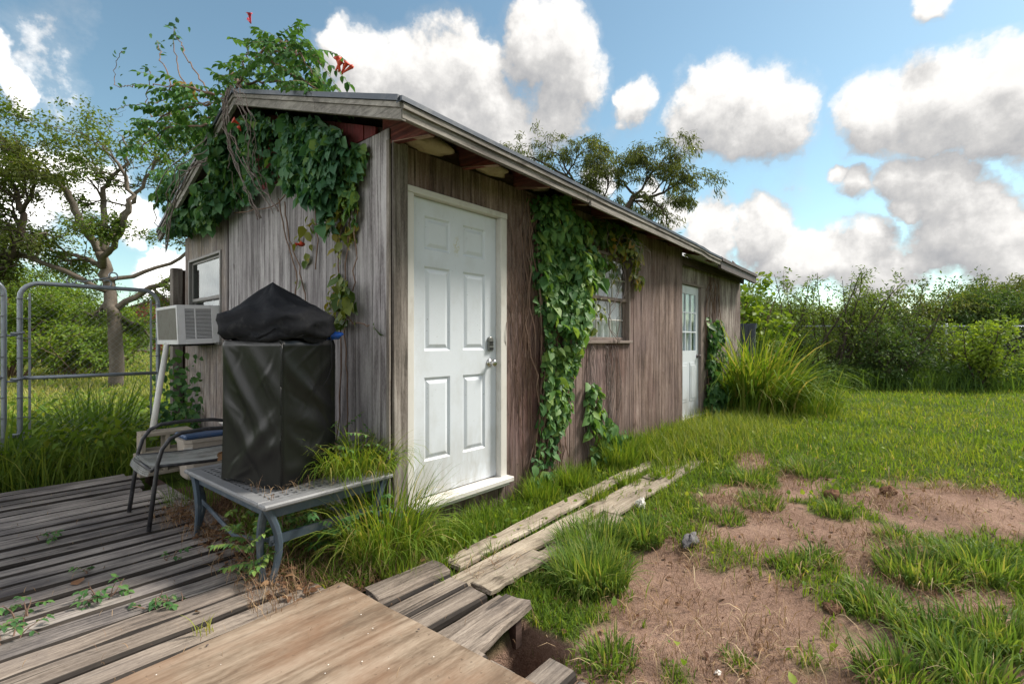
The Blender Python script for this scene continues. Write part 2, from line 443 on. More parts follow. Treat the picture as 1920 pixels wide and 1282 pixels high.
leafmat('vine_leaf', [(0.0, (.03, .09, .05)), (0.3, (.06, .165, .08)), (0.6, (.11, .235, .085)), (0.85, (.20, .31, .07)), (0.97, (.24, .22, .04)), (1.0, (.22, .11, .04))], 0.32, 0.55, 0.3)
leafmat('vine_leaf_green', [(0.0, (.03, .09, .034)), (0.35, (.07, .175, .055)), (0.7, (.125, .25, .07)), (0.93, (.24, .35, .08)), (1.0, (.30, .27, .05))], 0.34, 0.55, 0.3)
leafmat('vine_leaf_yellow', [(0.0, (.03, .075, .02)), (0.4, (.09, .15, .03)), (0.75, (.22, .23, .04)), (1.0, (.30, .16, .03))], 0.32, 0.45)
leafmat('grass_blade', [(0.0, (.04, .095, .016)), (0.35, (.085, .17, .022)), (0.7, (.16, .25, .032)), (0.92, (.26, .30, .055)), (1.0, (.40, .33, .15))], 0.42, 0.6, 0.15)
leafmat('grass_dark', [(0.0, (.05, .105, .026)), (0.4, (.10, .185, .038)), (0.8, (.18, .265, .055)), (1.0, (.33, .32, .11))], 0.38, 0.58, 0.18)
leafmat('grass_field', [(0.0, (.08, .15, .025)), (0.35, (.17, .245, .04)), (0.7, (.28, .32, .07)), (1.0, (.40, .37, .15))], 0.42, 0.5, 0.2)
leafmat('straw', [(0.0, (.11, .06, .04)), (0.45, (.24, .15, .09)), (0.8, (.36, .25, .15)), (1.0, (.52, .41, .27))], 0.1, 0.8, 0.1)
leafmat('dead_leaf', [(0.0, (.07, .035, .022)), (0.5, (.16, .085, .05)), (1.0, (.30, .18, .10))], 0.1, 0.8, 0.1)
leafmat('tree_leaf', [(0.0, (.05, .10, .02)), (0.4, (.10, .165, .032)), (0.75, (.17, .235, .045)), (1.0, (.26, .28, .06))], 0.45, 0.6)
leafmat('tree_leaf_olive', [(0.0, (.055, .085, .028)), (0.5, (.115, .15, .045)), (1.0, (.19, .22, .065))], 0.42, 0.55)
leafmat('bush_bright', [(0.0, (.06, .125, .018)), (0.4, (.125, .22, .028)), (0.75, (.21, .30, .04)), (1.0, (.31, .34, .06))], 0.42, 0.6)
leafmat('shrub_leaf', [(0.0, (.045, .09, .022)), (0.4, (.09, .155, .034)), (0.8, (.15, .22, .05)), (1.0, (.22, .25, .065))], 0.42, 0.65)
leafmat('shrub_dark', [(0.0, (.026, .06, .022)), (0.5, (.06, .115, .034)), (1.0, (.12, .175, .05))], 0.38, 0.65)

# ------------------------------------------------------------------ geometry helpers
def tag(o, label=None, cat=None, group=None, kind=None):
    if label: o['label'] = label
    if cat: o['category'] = cat
    if group: o['group'] = group
    if kind: o['kind'] = kind
    return o

def empty(name, loc=(0, 0, 0), label=None, cat=None, group=None, rz=0):
    o = bpy.data.objects.new(name, None)
    COL.objects.link(o)
    o.location = loc
    o.rotation_euler = (0, 0, rz)
    o.empty_display_size = 0.1
    return tag(o, label, cat, group)

def link(name, me, parent=None):
    o = bpy.data.objects.new(name, me)
    COL.objects.link(o)
    if parent is not None:
        o.parent = parent
    return o

class MB:
    def __init__(s):
        s.v = []; s.f = []
    def add(s, vs, fs):
        b = len(s.v)
        s.v.extend([tuple(map(float, p)) for p in vs])
        s.f.extend([tuple(b + i for i in f) for f in fs])
        return s
    def box(s, x0, x1, y0, y1, z0, z1, M=None):
        vs = [(x, y, z) for x in (x0, x1) for y in (y0, y1) for z in (z0, z1)]
        if M is not None:
            vs = [tuple(M @ Vector(p)) for p in vs]
        return s.add(vs, [(0, 1, 3, 2), (4, 6, 7, 5), (0, 4, 5, 1), (2, 3, 7, 6), (0, 2, 6, 4), (1, 5, 7, 3)])
    def cbox(s, x0, x1, y0, y1, z0, z1, c=0.004, M=None):
        # box with chamfered edges: each face inset, joined by chamfer strips
        X, Y, Z = (x0, x1), (y0, y1), (z0, z1)
        vs = []; idx = {}
        for i in (0, 1):
            for j in (0, 1):
                for k in (0, 1):
                    ex, ey, ez = (c if i == 0 else -c), (c if j == 0 else -c), (c if k == 0 else -c)
                    for a, p in enumerate(((X[i], Y[j] + ey, Z[k] + ez), (X[i] + ex, Y[j], Z[k] + ez), (X[i] + ex, Y[j] + ey, Z[k]))):
                        idx[i, j, k, a] = len(vs); vs.append(p)
        fs = []
        q = ((0, 0), (1, 0), (1, 1), (0, 1))
        for i in (0, 1):
            fs.append(tuple(idx[i, a, b, 0] for a, b in (q if i else q[::-1])))
            fs.append(tuple(idx[a, i, b, 1] for a, b in (q[::-1] if i else q)))
            fs.append(tuple(idx[a, b, i, 2] for a, b in (q if i else q[::-1])))
        for a in (0, 1):
            for b in (0, 1):
                fs.append((idx[0, a, b, 1], idx[1, a, b, 1], idx[1, a, b, 2], idx[0, a, b, 2]))
                fs.append((idx[a, 0, b, 0], idx[a, 1, b, 0], idx[a, 1, b, 2], idx[a, 0, b, 2]))
                fs.append((idx[a, b, 0, 0], idx[a, b, 1, 0], idx[a, b, 1, 1], idx[a, b, 0, 1]))
        for i in (0, 1):
            for j in (0, 1):
                for k in (0, 1):
                    fs.append((idx[i, j, k, 0], idx[i, j, k, 1], idx[i, j, k, 2]))
        if M is not None:
            vs = [tuple(M @ Vector(p)) for p in vs]
        return s.add(vs, fs)
    def tube(s, pts, r, n=8, cap=True, closed=False):
        P = [Vector(p) for p in pts]
        m = len(P)
        if isinstance(r, (int, float)):
            r = [r] * m
        up = None; rings = []
        for i in range(m):
            if closed:
                d = P[(i + 1) % m] - P[i - 1]
            else:
                d = P[min(i + 1, m - 1)] - P[max(i - 1, 0)]
            d = d.normalized() if d.length > 1e-9 else Vector((0, 0, 1))
            if up is None:
                up = Vector((0, 0, 1)) if abs(d.z) < 0.9 else Vector((1, 0, 0))
            a = (up - d * up.dot(d))
            a = a.normalized() if a.length > 1e-6 else d.orthogonal().normalized()
            up = a
            b = d.cross(a)
            rings.append([P[i] + (a * math.cos(2 * PI * k / n) + b * math.sin(2 * PI * k / n)) * r[i] for k in range(n)])
        vs = [p for ring in rings for p in ring]
        fs = []
        for i in range(m if closed else m - 1):
            j = (i + 1) % m
            for k in range(n):
                k2 = (k + 1) % n
                fs.append((i * n + k, i * n + k2, j * n + k2, j * n + k))
        if cap and not closed:
            fs.append(tuple(reversed(range(n))))
            fs.append(tuple((m - 1) * n + k for k in range(n)))
        return s.add(vs, fs)
    def board(s, p0, p1, w, t, up, ch=0.004, seg=1, wob=0.0, side=0.0, ragged=0.0):
        # visible face centre line p0 -> p1, visible face normal up
        p0, p1, up = Vector(p0), Vector(p1), Vector(up).normalized()
        d = (p1 - p0).normalized()
        sd = d.cross(up).normalized()
        prof = [(-w / 2, -t), (-w / 2, -ch), (-w / 2 + ch, 0), (0, 0.0), (w / 2 - ch, 0), (w / 2, -ch), (w / 2, -t)]
        vs = []; n = len(prof)
        for i in range(seg + 1):
            f = i / seg
            c = p0.lerp(p1, f) + up * random.uniform(-wob, wob) + sd * random.uniform(-side, side)
            tw = random.uniform(-wob, wob) * 2 / max(w, .01)
            for a, b in prof:
                e = d * random.uniform(-ragged, ragged) if i in (0, seg) else Vector((0, 0, 0))
                vs.append(c + sd * a + up * (b + tw * a + (random.uniform(-wob, wob) * .4)) + e)
        fs = []
        for i in range(seg):
            for k in range(n):
                k2 = (k + 1) % n
                fs.append((i * n + k, i * n + k2, (i + 1) * n + k2, (i + 1) * n + k))
        fs.append(tuple(reversed(range(n))))
        fs.append(tuple(seg * n + k for k in range(n)))
        return s.add(vs, fs)
    def lathe(s, c, axis, prof, n=16):
        # prof: list of (distance along axis, radius)
        c = Vector(c); axis = Vector(axis).normalized()
        a = axis.orthogonal().normalized(); b = axis.cross(a)
        vs = []; fs = []
        for h, r in prof:
            for k in range(n):
                t = 2 * PI * k / n
                vs.append(c + axis * h + (a * math.cos(t) + b * math.sin(t)) * r)
        m = len(prof)
        for i in range(m - 1):
            for k in range(n):
                k2 = (k + 1) % n
                fs.append((i * n + k, i * n + k2, (i + 1) * n + k2, (i + 1) * n + k))
        fs.append(tuple(reversed(range(n)))); fs.append(tuple((m - 1) * n + k for k in range(n)))
        return s.add(vs, fs)
    def mesh(s, name, mat, smooth=False):
        me = bpy.data.meshes.new(name)
        me.from_pydata(s.v, [], s.f)
        bm = bmesh.new(); bm.from_mesh(me)
        bmesh.ops.recalc_face_normals(bm, faces=bm.faces)
        bm.to_mesh(me); bm.free()
        if smooth:
            me.polygons.foreach_set('use_smooth', [True] * len(me.polygons))
        me.materials.append(MAT[mat])
        return me
    def build(s, name, mat, parent=None, smooth=False):
        return link(name, s.mesh(name, mat, smooth), parent)

def npmesh(name, V, F, mat, tint=None, smooth=False):
    # V (n,3); F (m,3) or (m,4)
    me = bpy.data.meshes.new(name)
    k = F.shape[1]
    me.vertices.add(len(V)); me.vertices.foreach_set('co', np.ascontiguousarray(V, dtype=np.float32).ravel())
    me.loops.add(F.size); me.loops.foreach_set('vertex_index', np.ascontiguousarray(F, dtype=np.int32).ravel())
    me.polygons.add(len(F))
    me.polygons.foreach_set('loop_start', np.arange(0, F.size, k, dtype=np.int32))
    me.polygons.foreach_set('loop_total', np.full(len(F), k, dtype=np.int32))
    if smooth:
        me.polygons.foreach_set('use_smooth', np.ones(len(F), dtype=bool))
    me.update(calc_edges=True)
    if tint is not None:
        a = me.attributes.new('tint', 'FLOAT', 'POINT')
        a.data.foreach_set('value', np.ascontiguousarray(tint, dtype=np.float32))
    me.materials.append(MAT[mat])
    return me

def nrm(a):
    return a / np.maximum(np.linalg.norm(a, axis=-1, keepdims=True), 1e-9)

# value noise
_perm = np.random.default_rng(5).random((256, 256))
def vnoise(x, y):
    xi = np.floor(x).astype(int); yi = np.floor(y).astype(int)
    fx = x - xi; fy = y - yi
    fx = fx * fx * (3 - 2 * fx); fy = fy * fy * (3 - 2 * fy)
    p = lambda i, j: _perm[i % 256, j % 256]
    return (p(xi, yi) * (1 - fx) + p(xi + 1, yi) * fx) * (1 - fy) + (p(xi, yi + 1) * (1 - fx) + p(xi + 1, yi + 1) * fx) * fy
def fbm(x, y, o=4):
    s = 0; a = 0.5; t = 0
    for i in range(o):
        s = s + a * vnoise(x * 2 ** i + 17 * i, y * 2 ** i + 31 * i); t += a; a *= 0.5
    return s / t
def sstep(a, b, x):
    t = np.clip((x - a) / (b - a), 0, 1)
    return t * t * (3 - 2 * t)

# leaf templates: long axis +Y from the base, normal +Z
LEAF8_V = np.array([(0, 0, 0), (-.30, .25, .07), (0, .30, -.01), (.30, .25, .07), (-.27, .62, .05), (0, .65, -.05), (.27, .62, .05), (0, 1.05, -.18)])
LEAF8_F = np.array([(0, 2, 1), (2, 5, 1), (5, 4, 1), (5, 7, 4), (0, 3, 2), (2, 3, 5), (3, 6, 5), (5, 6, 7)])
LEAF4_V = np.array([(0, 0, 0), (-.26, .48, .08), (.26, .48, .08), (0, 1, -.12)])
LEAF4_F = np.array([(0, 3, 1), (0, 2, 3)])

def frames(axis, normal):
    a = nrm(axis)
    n = normal - a * (normal * a).sum(-1, keepdims=True)
    n = nrm(n)
    s = np.cross(a, n)
    return np.stack([s, a, n], axis=-1)      # columns: side, axis, normal

def leaves(P, axis, normal, size, tint, tpl=8, width=1.0):
    V0, F0 = (LEAF8_V, LEAF8_F) if tpl == 8 else (LEAF4_V, LEAF4_F)
    V0 = V0 * np.array([width, 1, 1])
    M = frames(axis, normal)
    V = P[:, None, :] + np.einsum('nij,kj->nki', M, V0) * size[:, None, None]
    n, k = len(P), len(V0)
    F = (np.arange(n)[:, None, None] * k + F0[None]).reshape(-1, 3)
    return V.reshape(-1, 3), F, np.repeat(tint, k)

def blades(P, h, w, yaw, bend, tint, segs=4, twist=None):
    # grass blades: P (n,3) base, curved strips
    n = len(P)
    t = np.linspace(0, 1, segs + 1)
    d = np.stack([np.cos(yaw), np.sin(yaw), 0 * yaw], -1)
    wy = yaw + PI / 2 + (rng.normal(0, .5, n) if twist is None else twist)
    wd = np.stack([np.cos(wy), np.sin(wy), 0 * wy], -1)
    ang = bend[:, None] * t[None, :] ** 1.3           # angle from vertical grows along the blade
    dx = np.cumsum(np.sin(ang), 1) / segs - np.sin(ang[:, :1]) / segs
    dz = np.cumsum(np.cos(ang), 1) / segs - np.cos(ang[:, :1]) / segs
    C = P[:, None, :] + d[:, None, :] * (dx * h[:, None])[..., None] + np.array([0, 0, 1.])[None, None] * (dz * h[:, None])[..., None]
    ww = w[:, None] * np.clip((1 - t[None, :] ** 2.2), 0.06, 1) * (0.55 + 0.45 * np.minimum(1, t[None, :] * 4))
    L = C - wd[:, None, :] * ww[..., None] / 2
    Rr = C + wd[:, None, :] * ww[..., None] / 2
    V = np.stack([L, Rr], 2).reshape(n, -1, 3)
    k = 2 * (segs + 1)
    q = np.array([(2 * i, 2 * i + 1, 2 * i + 3, 2 * i + 2) for i in range(segs)])
    F = (np.arange(n)[:, None, None] * k + q[None]).reshape(-1, 4)
    return V.reshape(-1, 3), F, np.repeat(tint, k)

class Soup:
    def __init__(s):
        s.V = []; s.F = []; s.T = []; s.n = 0
    def add(s, V, F, T):
        s.V.append(V); s.F.append(F + s.n); s.T.append(T); s.n += len(V)
    def mesh(s, name, mat):
        return npmesh(name, np.concatenate(s.V), np.concatenate(s.F), mat, np.concatenate(s.T))
    def build(s, name, mat, parent=None, kind=None):
        o = link(name, s.mesh(name, mat), parent)
        if kind: o['kind'] = kind
        return o

def inpoly(x, y, poly):
    ins = np.zeros(len(x), bool)
    n = len(poly)
    for i in range(n):
        x0, y0 = poly[i]; x1, y1 = poly[(i + 1) % n]
        c = ((y0 > y) != (y1 > y)) & (x < (x1 - x0) * (y - y0) / (y1 - y0 + 1e-12) + x0)
        ins ^= c
    return ins

# ------------------------------------------------------------------ ground
HOLE = (-0.47, -0.13, -1.43, -1.22)
MOUND = [(2.9, -2.3), (3.4, -2.35), (3.5, -2.75), (2.9, -3.25), (2.3, -3.1), (2.35, -2.55)]
def dirtmask(x, y):
    # 1 where bare trodden earth shows, 0 where grass covers it
    n = fbm(x * 1.7 + 3, y * 1.7 + 9, 4) - 0.5
    def ell(cx, cy, rx, ry, a=0):
        ca, sa = math.cos(a), math.sin(a)
        u = (x - cx) * ca + (y - cy) * sa; v = -(x - cx) * sa + (y - cy) * ca
        return 1 - np.sqrt((u / rx) ** 2 + (v / ry) ** 2)
    m = np.maximum.reduce([ell(0.66, -1.86, 1.2, 0.56, 0.10), ell(1.75, -1.75, 1.2, 0.46, 0.35), ell(-0.1, -1.68, .55, .28, .2), ell(2.85, -2.65, .75, .45, -.5), ell(2.2, -1.42, .5, .22, .3), ell(1.2, -2.55, .9, .30, .25), ell(1.95, -2.35, .8, .24, .0), ell(.5, -2.4, .5, .25, 0),
                           ell(2.9, -1.75, .5, .2, 0), ell(.45, -.75, .9, .12, 0), ell(3.3, -1.25, .5, .14, .2)])
    n2 = fbm(x * 7 + 3, y * 7 + 9, 4) - 0.5
    d = sstep(-0.22, 0.24, m + n * 1.3 + n2 * .9)
    return np.where((x > HOLE[0] - .05) & (x < HOLE[1] + .05) & (y > HOLE[2] - .05) & (y < HOLE[3] + .05), 1.0, d)
def ground_h(x, y):
    h = -0.055 + 0.14 * sstep(0.3, 5.0, x) + (fbm(x * 1.3, y * 1.3, 3) - .5) * 0.07
    h = h + (fbm(x * 9, y * 9, 3) - .5) * 0.022
    h = h + 0.05 * sstep(.9, 0, np.hypot((x - 2.85) / .8, (y + 2.7) / .55))
    deck = sstep(.12, -.02, np.maximum(np.maximum(x + 0.1, -3.4 - y), y - 3.2)) * (x < 0.1) * sstep(-0.25, -0.55, np.maximum(x + 0.1, y * 0 - 9) + 0 * x + np.where(y > -.4, .35, 0) * 1.0 - .0)
    h = np.where((x < -0.02) & (y < 3.2) & (y > -3.4), np.minimum(h, -0.045 - 0.10 * sstep(-.45, -.9, x)), h)
    hx0, hx1, hy0, hy1 = HOLE
    inside = sstep(hx0 - .06, hx0 + .05, x) * sstep(hx1 + .05, hx1 - .03, x) * sstep(hy0 - .06, hy0 + .02, y) * sstep(hy1 + .06, hy1 - .02, y)
    h = h - 0.55 * inside
    r = np.hypot(x, y)
    return h + 0.4 * (fbm(x * .05, y * .05, 2) - .5) * sstep(14, 60, r)

def axis_coords(fine0, fine1, step, far, growth=1.13):
    a = list(np.arange(fine0, fine1 + 1e-6, step))
    d = step
    x = a[-1]
    up = []
    while x < far:
        d *= growth; x += d; up.append(x)
    d = step; x = a[0]; dn = []
    while x > -far:
        d *= growth; x -= d; dn.append(x)
    return np.array(dn[::-1] + a + up)
gx = axis_coords(-1.2, 4.6, 0.03, 900)
gy = axis_coords(-4.0, 0.2, 0.03, 900)
X, Y = np.meshgrid(gx, gy, indexing='ij')
Z = ground_h(X.ravel(), Y.ravel())
D = dirtmask(X.ravel(), Y.ravel())
nx, ny = len(gx), len(gy)
I = np.arange(nx * ny).reshape(nx, ny)
GF = np.stack([I[:-1, :-1], I[1:, :-1], I[1:, 1:], I[:-1, 1:]], -1).reshape(-1, 4)
mg, t, b = newmat('ground_mat')
tcn = t.n('ShaderNodeTexCoord')
ov = tcn.outputs['Object']
at = t.n('ShaderNodeAttribute'); at.attribute_name = 'tint'
n1 = t.noise(ov, 2.2, 8, 0.72).outputs['Fac']
n2 = t.noise(ov, 40, 6, 0.7).outputs['Fac']
n3 = t.noise(ov, 140, 3, 0.6).outputs['Fac']
dirtc = t.ramp(t.math('ADD', t.math('MULTIPLY', n1, .6), t.math('MULTIPLY', n2, .4)), [(.30, (.12, .078, .06)), (.43, (.23, .148, .112)), (.57, (.34, .228, .176)), (.73, (.44, .315, .248))])
dirtc = t.mix(t.ramp(n3, [(.40, .35), (.52, 0)]), dirtc, (.12, .075, .055))
grc = t.ramp(t.math('ADD', t.math('MULTIPLY', n1, .5), t.math('MULTIPLY', n2, .5)), [(.3, (.03, .045, .014)), (.5, (.065, .10, .022)), (.7, (.12, .15, .035))])
t.l(t.mix(at.outputs['Fac'], grc, dirtc), b.inputs['Base Color'])
b.inputs['Roughness'].default_value = 1.0
b.inputs['Specular IOR Level'].default_value = 0.05
bp = t.n('ShaderNodeBump'); bp.inputs['Strength'].default_value = 0.9; bp.inputs['Distance'].default_value = 0.02
t.l(t.math('ADD', n2, t.math('MULTIPLY', n3, .6)), bp.inputs['Height']); t.l(bp.outputs[0], b.inputs['Normal'])
gme = npmesh('ground', np.stack([X.ravel(), Y.ravel(), Z], -1), GF, 'ground_mat', D, smooth=True)
tag(link('ground', gme), kind='structure')

# ------------------------------------------------------------------ the shed
XE = 7.9                  # far end
XM = 4.79                 # where the front wall steps back
YR = 4.22                 # rear wall
RID_Y, RID_Z = 1.91, 3.30
ov_x = -0.25
EZ = 2.455
shed = empty('shed', (0, 0, 0), 'weathered wooden shed with two white doors, overgrown by vines', 'shed')
def eave_y(x):
    return -0.455 + (x + 0.2) / 8.2 * 0.34
def eave_z(x):
    return EZ - 0.03 * max(0, x) / 8 - (0.0 if x < 5.1 else 0.02)
def roof_z(y):            # underside of the roof
    if y < RID_Y:
        return EZ + (RID_Z - EZ) * (y + 0.455) / (RID_Y + 0.455)
    return RID_Z - (RID_Z - EZ) * (y - RID_Y) / (RID_Y + 0.455)

def split_spans(z0, z1, holes):
    sp = [(z0, z1)]
    for a, b in holes:
        out = []
        for s, e in sp:
            if b <= s or a >= e: out.append((s, e))
            else:
                if a > s + .01: out.append((s, a))
                if b < e - .01: out.append((b, e))
        sp = out
    return sp

def groove(o, ax):        # side faces coloured dark so the grooves between the boards stand out
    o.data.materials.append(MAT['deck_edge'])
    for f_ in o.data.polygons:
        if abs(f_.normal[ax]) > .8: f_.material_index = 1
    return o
# front wall
DOOR = (0.124, 1.108, 0.10, 2.286)
WIN = (2.25, 3.235, 1.235, 2.20)
FTOP = 2.535
mb = MB()
for x0, x1, z0, z1 in [(0.02, DOOR[0], -.12, FTOP), (DOOR[0], DOOR[1], DOOR[3], FTOP), (DOOR[0], DOOR[1], -.12, DOOR[2]), (DOOR[1], WIN[0], -.12, FTOP),
                       (WIN[0], WIN[1], -.12, WIN[2]), (WIN[0], WIN[1], WIN[3], FTOP), (WIN[1], XM, -.12, FTOP)]:
    mb.box(x0, x1, 0.022, 0.09, z0, z1)
front = mb.build('front_wall', 'dark_board', shed)
cuts = [0.124]
x = 0.124
while x < XM - .12:
    x += random.choice((0.2, 0.2, 0.1))
    cuts.append(x)
cuts = sorted(set([c for c in cuts if min(abs(c - e) for e in (DOOR[1], WIN[0], WIN[1], XM)) > 0.04] + [DOOR[1], WIN[0], WIN[1], XM]))
for a, b_ in zip(cuts[:-1], cuts[1:]):
    m = (a + b_) / 2
    holes = []
    if DOOR[0] <= m <= DOOR[1]: holes.append((DOOR[2], DOOR[3]))
    if WIN[0] <= m <= WIN[1]: holes.append((WIN[2], WIN[3]))
    for s, e in split_spans(-0.10 + random.uniform(-.02, .03), FTOP + random.uniform(-.004, .004), holes):
        q = MB().board((m, random.uniform(-.002, .002), s), (m, random.uniform(-.002, .002), e), b_ - a - 0.003, 0.02, (0, -1, 0), ch=.004, seg=2, wob=.0012)
        q.build('siding_board', 'front_siding', front)
# nail heads in rows, too small to pick apart
for wall_, face in ((front, 'y'),):
    q = MB()
    for c_ in cuts[:-1]:
        for zz in np.arange(.25, 2.5, .41):
            if WIN[0] - .1 < c_ < WIN[1] + .02 and WIN[2] - .05 < zz < WIN[3] + .05 or DOOR[0] - .01 < c_ < DOOR[1] - .02 and zz < DOOR[3]: continue
            q.lathe((c_ + .03 + random.uniform(-.008, .008), -.0005, zz + random.uniform(-.03, .03)), (0, -1, 0), [(0, .0045), (.002, .0045), (.003, .002)], 6)
    q.build('nail_head', 'gutter_brown', front)['kind'] = 'stuff'
# corner board at the near end and the metal corner strip
MB().board((0.066, -0.022, -.08), (0.066, -0.022, FTOP), 0.112, 0.02, (0, -1, 0), ch=.004, seg=4, wob=.002).build('corner_board', 'trim_grey_z', front)
MB().box(-0.026, -0.014, -0.0245, -0.022, -.05, 2.53).box(-0.0265, -0.024, -0.022, 0.006, -.05, 2.53).build('corner_strip', 'trim_grey_z', front)

# end wall (gable)
EWIN = (3.0, 4.066, 1.22, 2.215)
mb = MB()
for y0, y1, z0, z1 in [(0.02, EWIN[0], -.1, 2.62), (EWIN[1], YR, -.1, 2.5), (EWIN[0], EWIN[1], -.1, EWIN[2]), (EWIN[0], EWIN[1], EWIN[3], 2.6)]:
    mb.box(0.022, 0.09, y0, y1, z0, z1)
mb.add([(0.03, 0, 2.62), (0.03, YR, 2.5), (0.03, YR, roof_z(YR)), (0.03, RID_Y, RID_Z), (0.03, 0, roof_z(0)), (0.09, 0, 2.62), (0.09, YR, 2.5), (0.09, YR, roof_z(YR)), (0.09, RID_Y, RID_Z), (0.09, 0, roof_z(0))],
       [(0, 1, 2, 3, 4), (9, 8, 7, 6, 5), (0, 5, 6, 1), (1, 6, 7, 2), (2, 7, 8, 3), (3, 8, 9, 4), (4, 9, 5, 0)])
endw = mb.build('end_wall', 'dark_board', shed)
y = 0.012
SEAM = 2.805
ys = [y]
while y < YR:
    w_ = random.choice((0.1, 0.1, 0.105, 0.2))
    y += w_
    ys.append(y)
ys = sorted(set([c for c in ys if c < YR - .05 and min(abs(c - e) for e in (SEAM, EWIN[0], EWIN[1])) > .035] + [SEAM, EWIN[0], EWIN[1], YR]))
for a, b_ in zip(ys[:-1], ys[1:]):
    m = (a + b_) / 2
    holes = [(EWIN[2], EWIN[3])] if EWIN[0] < m < EWIN[1] else []
    top = min(2.62, roof_z(m) - .02)
    for s, e in split_spans(-0.05 + random.uniform(-.03, .03), top, holes):
        peel = m > SEAM
        q = MB().board((random.uniform(-.0015, .0015), m, s), (random.uniform(-.0015, .0015), m, e), b_ - a - .004, 0.02, (-1, 0, 0), ch=.004, seg=2, wob=.0012)
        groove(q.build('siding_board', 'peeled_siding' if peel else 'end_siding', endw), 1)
MB().box(-0.012, 0.0, SEAM - .014, SEAM + .004, .1, 2.55).build('seam_trim', 'gutter_brown', endw)
# red painted gable boards above the siding
y = 0.0
while y < YR - .05:
    w_ = random.choice((.14, .2, .17))
    y2 = min(y + w_, YR)
    z1a, z1b = roof_z(y + .003) - .005, roof_z(y2 - .003) - .005
    if y2 > RID_Y > y: z1a = z1b = min(z1a, z1b)
    if min(z1a, z1b) > 2.64:
        q = MB()
        xx = 0.0 + random.uniform(-.003, .003)
        q.add([(xx, y + .003, 2.626), (xx, y2 - .003, 2.626), (xx, y2 - .003, z1b), (xx, y + .003, z1a), (.022, y + .003, 2.626), (.022, y2 - .003, 2.626), (.022, y2 - .003, z1b), (.022, y + .003, z1a)],
              [(0, 1, 2, 3), (7, 6, 5, 4), (0, 4, 5, 1), (1, 5, 6, 2), (2, 6, 7, 3), (3, 7, 4, 0)])
        o_ = q.build('gable_board', 'red_paint' if y > .12 else 'trim_grey_z', endw)
        o_['label'] = 'red painted gable board' if y > .12 else 'bare grey gable board at the corner'
    y = y2

# recessed wall with the second door
RY = 0.12
D2 = (4.93, 5.92, 0.10, 2.13)
mb = MB()
for x0, x1, z0, z1 in [(XM, D2[0], -.1, 2.47), (D2[0], D2[1], D2[3], 2.47), (D2[0], D2[1], -.1, D2[2]), (D2[1], XE, -.1, 2.47)]:
    mb.box(x0, x1, RY + .022, RY + .09, z0, z1)
mb.box(XM - .03, XM - .0, .022, RY + .09, -.1, 2.5)
rec = mb.build('recessed_wall', 'dark_board', shed)
for x0, x1, z0, z1 in [(XM + .002, D2[0], -.08, 2.46), (D2[0], D2[1], D2[3], 2.46), (D2[1], 6.55, -.08, 2.46), (6.553, 7.2, -.08, 2.462), (7.203, XE, -.08, 2.46)]:
    MB().board(((x0 + x1) / 2, RY, z0), ((x0 + x1) / 2, RY, z1), x1 - x0 - .003, .02, (0, -1, 0), seg=2, wob=.001).build('siding_panel', 'recess_siding', rec)
MB().box(XE - .09, XE, RY + .02, YR, -.1, 2.5).build('far_wall', 'front_siding', shed)
MB().box(0.0, XE, YR - .09, YR, -.1, 2.5).build('rear_wall', 'front_siding', shed)

# roof: two slopes of sheathing, shingle courses laid on them
XR0, XR1 = ov_x, XE + .1
mb = MB()
for sgn in (0, 1):
    ns = 10
    for i in range(ns):
        xa = XR0 + (XR1 - XR0) * i / ns; xb = XR0 + (XR1 - XR0) * (i + 1) / ns
        if sgn == 0:
            ya, yb = eave_y(xa), eave_y(xb); za, zb = eave_z(xa), eave_z(xb)
        else:
            ya = yb = 2 * RID_Y + .455; za = zb = EZ
        lo = [(xa, ya, za + .075), (xb, yb, zb + .075), (xb, RID_Y, RID_Z + .075), (xa, RID_Y, RID_Z + .075)]
        hi = [(p[0], p[1], p[2] + .016) for p in lo]
        mb.add(lo + hi, [(3, 2, 1, 0), (4, 5, 6, 7), (0, 1, 5, 4), (2, 3, 7, 6), (0, 4, 7, 3), (1, 2, 6, 5)])
roof = mb.build('roof', 'dark_board', shed)
NC = 15
for sgn in (0, 1):
    for c in range(NC):
        f0 = c / NC - .004; f1 = (c + 1) / NC + .02
        q = MB()
        nseg = 26
        top = []; 
        for i in range(nseg + 1):
            xx = XR0 - .015 + (XR1 - XR0 + .03) * i / nseg
            ye, ze = (eave_y(xx) - .02, eave_z(xx)) if sgn == 0 else (2 * RID_Y + .475, EZ)
            j = random.uniform(-.004, .006)
            y0 = ye + (RID_Y - ye) * f0; z0 = ze + (RID_Z - ze) * f0 + .095 + .010 + j
            y1 = ye + (RID_Y - ye) * min(f1, 1); z1 = ze + (RID_Z - ze) * min(f1, 1) + .095
            q.v += [(xx, y0, z0 - .011), (xx, y0, z0), (xx, y1, z1 + .004)]
        for i in range(nseg):
            b0 = i * 3; b1 = b0 + 3
            q.f += [(b0, b1, b1 + 1, b0 + 1), (b0 + 1, b1 + 1, b1 + 2, b0 + 2), (b0, b0 + 2, b1 + 2, b1)]
        q.f += [(0, 1, 2), (nseg * 3 + 2, nseg * 3 + 1, nseg * 3)]
        q.build('shingle_course', 'shingle', roof)
